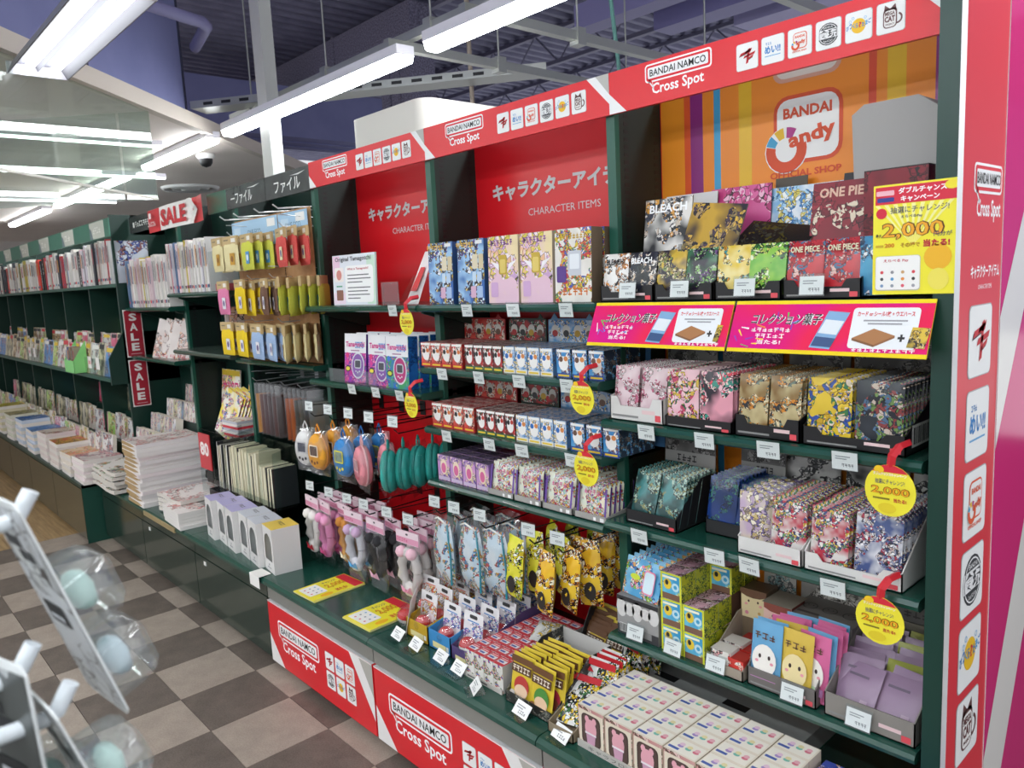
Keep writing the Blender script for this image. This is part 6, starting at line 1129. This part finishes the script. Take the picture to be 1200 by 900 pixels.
t = thing('bookend', 'clear acrylic block at the end of the white books', 'bookend', (-1.09, .31, 1.746)); MB().box(0, .16, 0, .2, 0, .22, ACRYL).build('block', t); MB().box(.02, .14, .02, .18, 0, .04, C('#b8425a', .5)).build('base_strip', t)
MG = lambda n, sd: A(n, ['#e8e0dc', '#d8ccc8', '#e0c8c0', '#c89a90', '#b0a8a4', '#e8c0a0'], 14, sd, rough=.3)
for q in range(3): book(-1.02 + q * .03, .34, 1.391, .012, .2, .27, ('#4a4a50', '#c8b09a', '#8a5a5a')[q], 'thin magazine leaning beside the towels, %s' % ordn(q, 3), 'thin magazines', .2, '', -.35, cover=MG('thin%d' % q, 180 + q), cat='magazine')
# stepped rows of small books in the sale bay
SB = ['#e6e2de', '#d8cdc8', '#e8e4e2', '#c8a0a0', '#5a5458', '#8aa0b8', '#d8d4a0', '#e8dcd4']
for r_, (z, y, x0, x1, nm) in enumerate(((.68, .245, -2.62, -2.06, 'front'), (.78, .335, -2.55, -2.02, 'second'), (.88, .425, -2.45, -1.86, 'third'), (.98, .515, -2.3, -1.84, 'top'))):
    tag(MB().box(x0 - .02, x1 + .01, y - .004, y + .084, .4405, z - .001, C('#24352f', .5)).build('book_step'), 'dark step block for small books, %s step' % nm, 'stand', 'book steps')
    x = x0; i = 0
    while x < x1 - .03:
        w_ = RND.uniform(.055, .075); cv = A('sb%d_%d' % (r_, i), [RND.choice(SB), RND.choice(SB), '#d88a9a', '#4a4448', '#8ab0c8', '#e8d0b8'], 40, 200 + r_ * 17 + i, rough=.35)
        t = thing('small_book', 'small picture book facing front, %s from the left on the %s step' % (OR[i], nm), 'book', (x, y, z), (-.12, 0, -.05), 'small face-out books')
        MB().box(0, w_, 0, .012, 0, .125, PAGE, front=cv).build('cover', t); MB().box(.002, w_ - .001, .012, .05, 0, .122, PAGE).build('pages', t); x += w_ + .006; i += 1
# puzzle magazines on a clear riser
t = thing('acrylic_riser', 'tall clear riser under the puzzle magazines', 'stand', (-1.78, .40, .4405)); MB().box(0, .62, 0, .23, .42, .426, ACRYL).build('top_plate', t); MB().box(0, .004, 0, .23, 0, .42, ACRYL).build('side_plate', t); MB().box(.616, .62, 0, .23, 0, .42, ACRYL).build('side_plate', t)
PZ = lambda n, sd: A(n, ['#f0d84a', '#f4f0e4', '#e85a9a', '#4a6ac8', '#e87a3a', '#f0a8c0', '#6ab84a', '#f8f4ec'], 34, sd, rough=.35)
def mag(x, y, z, w_, h, rx, ry, rz, mat, label, group, th=.008, ink=None, edge=None):
    t = thing('magazine', label, 'magazine', (x, y, z), (rx, ry, rz), group); m = MB().box(0, w_, 0, .001, 0, h, mat); m.frame((0, 0, 0), (1, 0, 0), (0, 0, 1))
    if ink: ink(m, w_, h)
    m.build('cover', t); MB().box(.001, w_, .001, th, .001, h - .001, PAGE, right=edge or PAGE, left=edge or PAGE).build('pages', t); return t
def pzi(m, w_, h): m.r(.004, h - .04, w_ - .008, .034, '#e8c83a', 1); m.tx('ナンクロ', w_ * .5, h * .62, h * .18, '#d8307a', 2, 'c', w_ * .8, .05); m.tx('ALL', w_ * .7, h * .3, h * .1, '#3a5ac0', 2, 'c', w_ * .3, .04)
mag(-1.77, .55, .868, .26, .37, -.12, 0, .05, PZ('pz0', 211), 'upright puzzle magazine with yellow banner, leftmost on the riser', 'puzzle magazines', ink=pzi)
for q in range(6): mag(-1.60 + q * .02, .44 + q * .012, .868, .2, .30, -.2, .35, .1, PZ('pz%d' % (1 + q % 2), 212 + q % 2), 'puzzle magazine leaning sideways, %s of the pile' % ordn(q, 6, 'front'), 'puzzle magazines', ink=pzi if q % 2 else None, edge=C('#5a3a34', .6))
for q in range(3): mag(-1.36 + q * .012, .53 + q * .02, .868, .19, .30, -.15, .12, .05, PZ('pz3', 219), 'puzzle magazine beside the leaning pile, %s' % ordn(q, 3, 'front'), 'puzzle magazines', ink=pzi)
for q in range(4): mag(-2.36 + q * .12, .345 + q * .01, 1.314, .15, .28, -.12, .28, .35, MG('mag%d' % q, 170 + q), 'glossy leaning magazine under the sale bay books, %s' % ordn(q, 4), 'leaning magazines', .018, lambda m, a, b: (m.r(a * .5, b * .5, a * .12, b * .4, '#8ab0b8', 1), m.tx('~~~~~~', a * .5, b * .06, b * .08, '#d03a4a', 1, 'c', a * .7, .03)))
def flat(x, y, z, w_, d, th, rz, top, label, group, side=None, bow=0, name='magazine'):
    """magazine lying flat, slightly bowed"""
    t = thing(name, label, 'magazine', (x, y, z), (0, 0, rz), group); n = 5; tm = C(top); sm = side or C('#e2dcd2', .7)
    m = MB(); up = [(i / n * w_, bow * math.sin(i / n * math.pi * 2.2)) for i in range(n + 1)]
    m.prism([(a, b) for a, b in up] + [(a, b + th) for a, b in reversed(up)], 'y', 0, d, sm); m.build('pages', t)
    c = MB(); c.mesh([(a, 0, b + th + .0006) for a, b in up] + [(a, d, b + th + .0006) for a, b in up], [(i, i + 1, n + 2 + i, n + 1 + i) for i in range(n)], tm); c.build('cover', t); return t
WM = [A('wm%d' % i, ['#ece4e0', '#f0eae6', '#d85a5a', '#e8c8c0', '#b8a8a0', '#f0ece8'], 18, 220 + i, rough=.3) for i in range(3)]
for q in range(6): flat(-1.37 + RND.uniform(-.008, .008), .405, .868 + q * .016, .2, .13, .015, .05, WM[q % 3], 'thin magazine lying flat behind the acrylic case, %s' % ordn(q, 6, 'bottom'), 'flat magazines by the riser', C(('#d83a4a', '#e8e4de', '#c8c8d0')[q % 3], .6))
for q in range(15):
    dx_ = RND.uniform(-.012, .012); flat(-1.985 + dx_, -.015 + RND.uniform(-.008, .008), .4405 + q * .0265, .31, .40, .0255, RND.uniform(-.02, .02), WM[q % 3] if q == 14 else C('#ece8e4', .4), 'thick white magazine in the tall counter stack, %s' % ordn(q, 15, 'bottom'), 'tall magazine stack', C(('#e6e2e0', '#eae6e4', '#dfdada', '#e9dfe0')[q % 4], .6))
    t = COL.objects[-1]
for q in range(15): MB().prism([(.01, .002), (.2, .002), (.28, .012), (.2, .02), (.02, .022)], 'y', -.004, 0, C('#b09468', .7)).build('brown_fold', bpy.data.objects['magazine.%03d' % 0] if False else [o for o in COL.objects if o.get('group') == 'tall magazine stack'][q])
BW = [A('bw%d' % i, ['#e8e4de', '#efece6', '#3a3a3c', '#7aa86a', '#d8883a', '#e0d8d0'], 16, 230 + i, rough=.3) for i in range(2)]
for q in range(5): flat(-2.66 + RND.uniform(-.02, .02), -.06 + RND.uniform(-.01, .02), .4415 + .006 + q * .03, .52, .26, .022, RND.uniform(-.03, .03), BW[q % 2], 'folded floppy magazine in the low pile left of the tall stack, %s' % ordn(q, 5, 'bottom'), 'folded floppy magazines', C('#d9d3ca', .6), .006)
for q in range(4): flat(-1.53 + RND.uniform(-.01, .01), .03, .448 + q * .029, .36, .3, .022, .04, WM[0] if q == 3 else C('#efecea', .4), 'curved white magazine in the pile right of the tall stack, %s' % ordn(q, 4, 'bottom'), 'curved magazines', C('#d8d2ca', .6), .006)
for q in range(5): flat(-1.32 + RND.uniform(-.008, .008), -.01, .4405 + q * .019, .3, .16, .018, -.05, C('#eceae8', .4) if q < 4 else WM[1], 'white booklet in the low front pile, %s' % ordn(q, 5, 'bottom'), 'white booklets', C('#e4e0dc', .6))
# ================================================================ book wall on the far left
t = BW_ = thing('book_wall', 'long dark green wall of bookshelves at the far left', 'bookcase', (0, 0, 0)); XL, XR = -8.8, -2.722
MB().box(XL, XR, .64, .66, 0, 2.32, GREEND).build('back_panel', t); sd_ = MB().box(XR - .024, XR, .27, .64, .44, 2.32, GREEND).build('side_panel', t)
MB().box(XR - .02, XR, .412, .64, 2.18, 2.32, GREEND).build('side_cap', sd_)
PX = [-2.746 - .86 * i for i in range(8)]
for x in PX[1:]:
    MB().box(x - .012, x + .012, .30, .64, .44, 2.2, GREEND).build('partition', t)
MB().box(XL, XR - .025, .27, .64, 1.812, 1.836, GREEN).build('shelf', t); MB().box(XL, XR - .025, .16, .64, 1.13, 1.155, GREEN).build('shelf', t)
MB().prism([(.16, 1.11), (.16, 1.30), (.27, 1.48), (.64, 1.48), (.64, 1.11)], 'x', XR - .02, XR, GREEND).build('bracket_panel', t)
MB().box(XL, XR, -.12, .64, .405, .43, GREEND).build('deck', t); MB().box(XL, XR - .004, -.11, .6, .02, .405, GREENK).build('base_body', t)
x = XR
while x > XL + .5: MB().box(x - .88, x - .006, -.122, -.11, .03, .40, C('#4a4a3c', .16, spec=.7)).build('base_door', t); x -= .886
MB().box(XR - .001, XR, -.12, .62, .0, .43, C('#14463a', .4)).build('base_side', t)
hh = MB().box(XL, XR, .262, .27, 2.17, 2.30, C('#3d7a66', .4)).build('header_board', t)
for i in range(7):
    a = -2.80 - i * .86; p = MB().frame((a - .42, .262, 2.175), (1, 0, 0), (0, 0, 1)); p.r(0, 0, .38, .12, C('#cfd2c6', .45), 1); p.tx(('~~~~', '~~', '~~', '~~', '~~', '~~', '~~')[i], .19, .035, .05, '#f2f2ea', 2, 'c', .2, .03); p.pg([(0, 0), (.08, 0), (.05, .07), (0, .09)], '#7a8a90', 2); p.build('header_card', hh)
# upper row of large books
DARKSP = {1: ('#e8483a', '', '', .09), 3: ('#26282c', '新人・看護師・新人', '#f0f0ee', .06), 4: ('#26282c', 'まとめ大・都道', '#f0f0ee', .06), 5: ('#26282c', '~~~', '#f0f0ee', .05), 12: ('#c8b43a', '~~', '#6a5a1a', .05)}
U = [(-2.79, '#c4cad4', .10, ''), (-2.90, '#eceae6', .032, ''), (-2.935, '#b8323a', .035, ''), (-2.975, '#efece8', .03, ''), (-3.01, '#e6e2de', .03, ''), (-3.045, '#e0dcda', .035, ''), (-3.085, '#eae6e0', .035, ''), (-3.125, '#d8d0c8', .03, ''), (-3.16, '#b09486', .032, ''), (-3.2, '#cdc5bf', .03, '')]
lab = 'large %s book near the right end of the upper book wall, %s from the right'
for i, (x, col, th, sp) in enumerate(U): book(x - .02, .285, 1.838, th, .22, .30 + .03 * ((i * 7) % 5) / 5, col, lab % (PCL.get(col, 'pale'), OR[i]), 'upper wall books', .0, sp, cover=A('bluegrey', ['#b8c0cc', '#c8ced8', '#8a5a5a', '#4a5a9a', '#d0d4dc'], 16, 240) if i == 0 else None)
shelfrow(-4.05, -3.25, .285, 1.838, .22, .28, .32, 'in the second upper section of the book wall', 'upper wall books', .025, .06, None, {4: ('#26282c', '歯科医・飲食店特集', '#f0f0ee', .085), 9: ('#f0eeea', '~~~', '#3a3a3c', .05)})
shelfrow(-5.3, -4.08, .285, 1.838, .22, .26, .32, 'in the third upper section of the book wall', 'upper wall books', .03, .065, None, {0: DARKSP[1], 2: DARKSP[3], 3: DARKSP[4], 4: DARKSP[5], 9: DARKSP[12]}, lean=-.02)
shelfrow(-7.6, -5.35, .285, 1.838, .22, .26, .32, 'in the far upper section of the book wall', 'upper wall books', .04, .09, ['#e8483a', '#ece8e2', '#c8b43a', '#f0eeea', '#3a3c44', '#d8d4ce'])
# face-out magazines on the slanted display shelf, three stepped rows
MC_ = [['#e8e0d8', '#d8d0c8', '#c83a6a', '#e8c83a', '#3a3a40', '#8ab84a'], ['#4a84c8', '#6aa0d8', '#e8e8e4', '#e87a5a', '#3a5a9a'], ['#e0d8b8', '#d0c8a8', '#2a2a2c', '#8a8a6a'], ['#d8486a', '#e87a9a', '#f0e8e8', '#8a2a4a', '#e8c8d0'], ['#e8e8e6', '#dcdcda', '#5a5a60', '#c84a3a', '#8aa0b0'], ['#b08a5a', '#e8d8b8', '#6a3a2a', '#d8a83a', '#3a2a24'], ['#8ac84a', '#c8e08a', '#3a7a3a', '#f0f0e0', '#e8a83a']]
CV = [A('facemag%d' % i, c, 24, 250 + i, rough=.3) for i, c in enumerate(MC_)]
def facerow(x0, x1, y, z, h, w0, w1, rx, where, group, ink=True, order=None):
    x = x1; i = 0
    while x - w0 > x0:
        w_ = RND.uniform(w0, w1); cm = CV[(order[i] if order and i < len(order) else RND.randrange(7))]
        mag(x - w_, y + RND.uniform(0, .01), z, w_ - .012, h * RND.uniform(.92, 1.05), rx, 0, RND.uniform(-.05, .05), cm, 'face-out magazine %s, %s from the right' % (where, OR[min(i, 48)]), group, RND.uniform(.01, .03), (lambda m, a, b: (m.r(a * .08, b * .8, a * .84, b * .14, RND.choice(('#f4f4f0', '#d83a4a', '#2a2a2e', '#e8c83a')), 1))) if ink else None)
        x -= w_ + .004; i += 1
facerow(-7.6, -2.80, .185, 1.157, .24, .15, .21, -.16, 'in the front row of the book wall', 'front row magazines', order=[1, 2, 4, 5, 0, 3, 3, 0, 4, 6, 1])
MB().box(-7.8, -2.76, .30, .42, 1.156, 1.27, C('#1d4a3d', .4)).build('display_step', BW_)
facerow(-7.6, -2.80, .33, 1.272, .19, .16, .24, -.1, 'in the middle row of the book wall', 'middle row magazines', order=[1, 2, 3, 4, 3, 0, 3, 6, 4, 0])
facerow(-7.6, -2.80, .48, 1.272, .29, .18, .42, -.08, 'in the back row of the book wall', 'back row magazines', False, [4, 5, 6, 0, 5, 4, 1])
t = thing('green_holder', 'bright green card holder with booklets on the book wall', 'holder', (-3.78, .10, 1.157)); gm = C('#8ede86', .5); MB().prism([(0, 0), (.1, 0), (.1, .26), (0, .1)], 'x', 0, .003, gm).build('side', t); MB().prism([(0, 0), (.1, 0), (.1, .26), (0, .1)], 'x', .29, .293, gm).build('side', t); MB().box(0, .293, 0, .003, 0, .1, gm).build('front', t); MB().box(0, .293, 0, .1, 0, .003, gm).build('bottom', t)
for q in range(5): book(-3.77 + q * .055, .115, 1.161, .045, .07, .2, ('#e8e4dc', '#5a6aa8', '#b89a6a', '#8a6a4a', '#a8a08a')[q], 'thin booklet in the green holder, %s' % ordn(q, 5), 'booklets in the holder')
for i, (a, b_) in enumerate(((-3.42, -2.80), (-5.6, -4.95))):
    t = thing('shelf_fence', 'clear acrylic fence along the face-out magazines, %s' % ('near', 'far')[i], 'fence', (a, .165, 1.157), group='clear acrylic fences'); MB().box(0, b_ - a, 0, .004, 0, .13, ACRYL).build('plate', t); MB().box(.1, .19, -.002, 0, .05, .14, C('#f4f0ee', .5)).build('ticket', t); m = MB().frame((.1, -.002, .05), (1, 0, 0), (0, 0, 1)); m.tx('110', .045, .03, .03, '#d83a4a', 1, 'c', .06, .04); m.build('lettering', t)
    MB().box(.32, .41, -.002, 0, .05, .14, C('#f4f0ee', .5)).build('ticket', t)
# lower stepped books under the display shelf
MB().box(-7.8, -2.78, .28, .62, .4305, .62, C('#1d3f35', .4)).build('display_step', BW_)
MB().box(-7.8, -2.78, .46, .62, .6205, .80, C('#1d3f35', .4)).build('display_step', BW_)
LP = [4, 4, 4, 0, 3, 0, 6, 4, 3, 0]
facerow(-7.6, -2.80, .10, .4315, .30, .15, .24, -.1, 'in the lower front row of the book wall', 'lower front books', False, LP)
facerow(-7.6, -2.80, .30, .622, .20, .14, .22, -.08, 'in the lower second row of the book wall', 'lower second row books', False, [4, 0, 4, 6, 3, 4, 0])
facerow(-7.6, -2.80, .48, .802, .19, .16, .5, -.06, 'in the lower third row of the book wall', 'lower third row books', False, [4, 2, 5, 0, 3])
# flat stacks along the front of the far counter
ST = [(-2.99, 'white and pink', '#e8dcdc', ['#e8e0dc', '#d8c8c4', '#8a5a6a', '#d86a7a'], 7, .024), (-3.37, 'orange and white', '#e6ddd0', ['#e8c8a0', '#e87a4a', '#f0e8dc', '#d8b02a'], 6, .026), (-3.72, 'red and yellow', '#dfd3cd', ['#c8503a', '#d8a04a', '#6a2a24', '#e8c83a'], 7, .028), (-4.12, 'white and red striped', '#e0d5d2', ['#d8c8b8', '#e8e0d8', '#a83a3a', '#c8a088'], 8, .028), (-4.6, 'blue', '#c9d3e2', ['#3a7ac8', '#5a94d8', '#2a5aa8', '#b8d0e8'], 7, .028), (-5.05, 'blue and white', '#c9d3e2', ['#2a6ac0', '#4a8ad0', '#e8eef4', '#1f4f98'], 8, .03), (-5.55, 'olive', '#d8d8c8', ['#a8a05a', '#c8c08a', '#6a6a4a', '#e8e0c0'], 8, .03), (-6.1, 'yellow', '#d8d0b0', ['#d8c82a', '#e8dc5a', '#8a7a2a', '#f0e8a0'], 9, .03)]
for i, (x, nm, sc, cl, n, th) in enumerate(ST):
    cm = A('flat%d' % i, cl, 20, 270 + i, rough=.3)
    for q in range(n): flat(x + RND.uniform(-.008, .008), -.10 + RND.uniform(-.006, .006), .4315 + q * (th + .0008), .30, .26, th, RND.uniform(-.03, .03), cm if q >= n - 1 else C(sc, .5), '%s magazine in its flat counter stack, %s' % (nm, ordn(q, n, 'bottom')), 'flat counter stacks', C(sc if q % 2 else '#e6e0da', .6))
# ================================================================ rack close to the camera at the left edge
WH = C('#dfe6ea', .3); CLR = clear('blister_plastic', '#f6fafa', .18, .1, .06)
pn = thing('hook_rack', 'white wire grid rack that carries the hooks at the left edge', 'rack', (2.42, -1.62, 0))
for q in range(6): MB().tube([(q * .08, 0, .0), (q * .08, 0, 1.66)], .003 if 0 < q < 5 else .008, WH, 5).build('upright_wire', pn)
for q in range(14): MB().tube([(0, 0, .2 + q * .11), (.4, 0, .2 + q * .11)], .0025, WH, 5).build('cross_wire', pn)
for q in (0, .4): MB().tube([(q, -.2, .012), (q, .2, .012)], .011, WH, 6).build('foot', pn)
def near_hook(x, y1, z, lb):
    t = thing('white_hook', 'thick white plastic display hook at the left edge, %s' % lb, 'hook', (x, -1.62, z), group='near white hooks'); L = y1 + 1.62
    MB().tube([(0, 0, -.006), (0, L - .008, -.003), (0, L, .0), (.001, L + .010, .017)], .0058, WH, 8).build('arm', t); MB().box(-.018, .018, 0, .004, -.03, .03, WH).build('plate', t)
def shell(w_, d, h, z, t, nm='bubble'):
    """clear rounded bubble bulging to +y"""
    m = MB(); n = 6; R_ = []
    for k_, y_ in ((1, .0015), (.97, d * .55), (.9, d * .85), (.7, d)):
        R_.append([(a * w_ / 2 * k_, y_, z + b * h / 2 * k_) for a, b in ((-1, -.8), (-.8, -1), (.8, -1), (1, -.8), (1, .8), (.8, 1), (-.8, 1), (-1, .8))])
    vs = [p for r_ in R_ for p in r_]; fs = [(i * 8 + j, (i + 1) * 8 + j, (i + 1) * 8 + (j + 1) % 8, i * 8 + (j + 1) % 8) for i in range(3) for j in range(8)] + [tuple(range(31, 23, -1))]
    m.mesh(vs, fs, CLR, True); m.build(nm, t)
def blister(x, y, z, w_, h, lb, tone, rz=0.0, rx=0.0, rows_=2, toy=True):
    """hang card with clear bubbles on its far (+y) side, hanging from z"""
    t = thing('blister_card', lb, 'toy pack', (x, y, z), (rx, 0, rz), 'near blister packs'); cm = A('nb_' + str(round(x * 1000)), [tone, tone, '#c8ccca', '#a8acac', tone], 26, int(x * 91) % 40, rough=.3)
    m = MB().prism([(-w_ / 2, -h + .006), (-w_ / 2 + .006, -h), (w_ / 2 - .006, -h), (w_ / 2, -h + .006), (w_ / 2, .014), (w_ / 2 - .006, .02), (-w_ / 2 + .006, .02), (-w_ / 2, .014)], 'y', 0, .0015, C('#dfe3e2', .3)); m.frame((0, 0, 0), (1, 0, 0), (0, 0, 1)); m.r(-w_ / 2 + .002, -h + .004, w_ - .004, h + .01, cm, 1)
    for q in range(2): m.rr(-w_ * .36 + q * .014, -.022 - q * .011, w_ * .36, .009, .002, '#2a2c2e', 2)
    m.rr(-w_ * .3, -h * .55, w_ * .5, h * .12, .003, '#1f2122', 2); m.r(-w_ * .22, -h * .52, w_ * .34, .004, '#c8ccd0', 3); m.build('card', t)
    for q in range(rows_):
        zz = -h * ((.42 + .38 * q) if rows_ > 1 else .62)
        shell(w_ * .8, .04, h * .3, zz, t)
        if toy: MB().lathe([(0, -h * .09), (w_ * .2, -h * .08), (w_ * .24, 0), (w_ * .18, h * .06), (0, h * .09)], C(('#c4e6dc', '#cfe2ea', '#d0ecdf')[q % 3], .3), (0, .018, zz), 10, 1, .55).build('toy', t)
near_hook(2.668, -1.30, 1.590, 'upper'); near_hook(2.70, -1.316, 1.492, 'lower left'); near_hook(2.716, -1.30, 1.463, 'lower right'); near_hook(2.56, -1.36, 1.56, 'mostly hidden')
blister(2.668, -1.305, 1.588, .075, .165, 'pale grey card of clear toy bubbles on the upper hook', '#c0c4c6', .13, .3)
blister(2.575, -1.375, 1.555, .075, .17, 'clear bubble pack cut by the left edge', '#b8bcbe', -.1, .1)
blister(2.70, -1.328, 1.488, .075, .13, 'dark printed grey card on the lower left hook', '#4a4e4c', .3, .05, 1)
blister(2.716, -1.306, 1.460, .07, .13, 'dark printed card on the lower right hook', '#8a8e8e', .1, .3)
blister(2.745, -1.356, 1.445, .075, .13, 'pale printed card in the bottom left corner', '#aab4a8', .35, .0, 1)
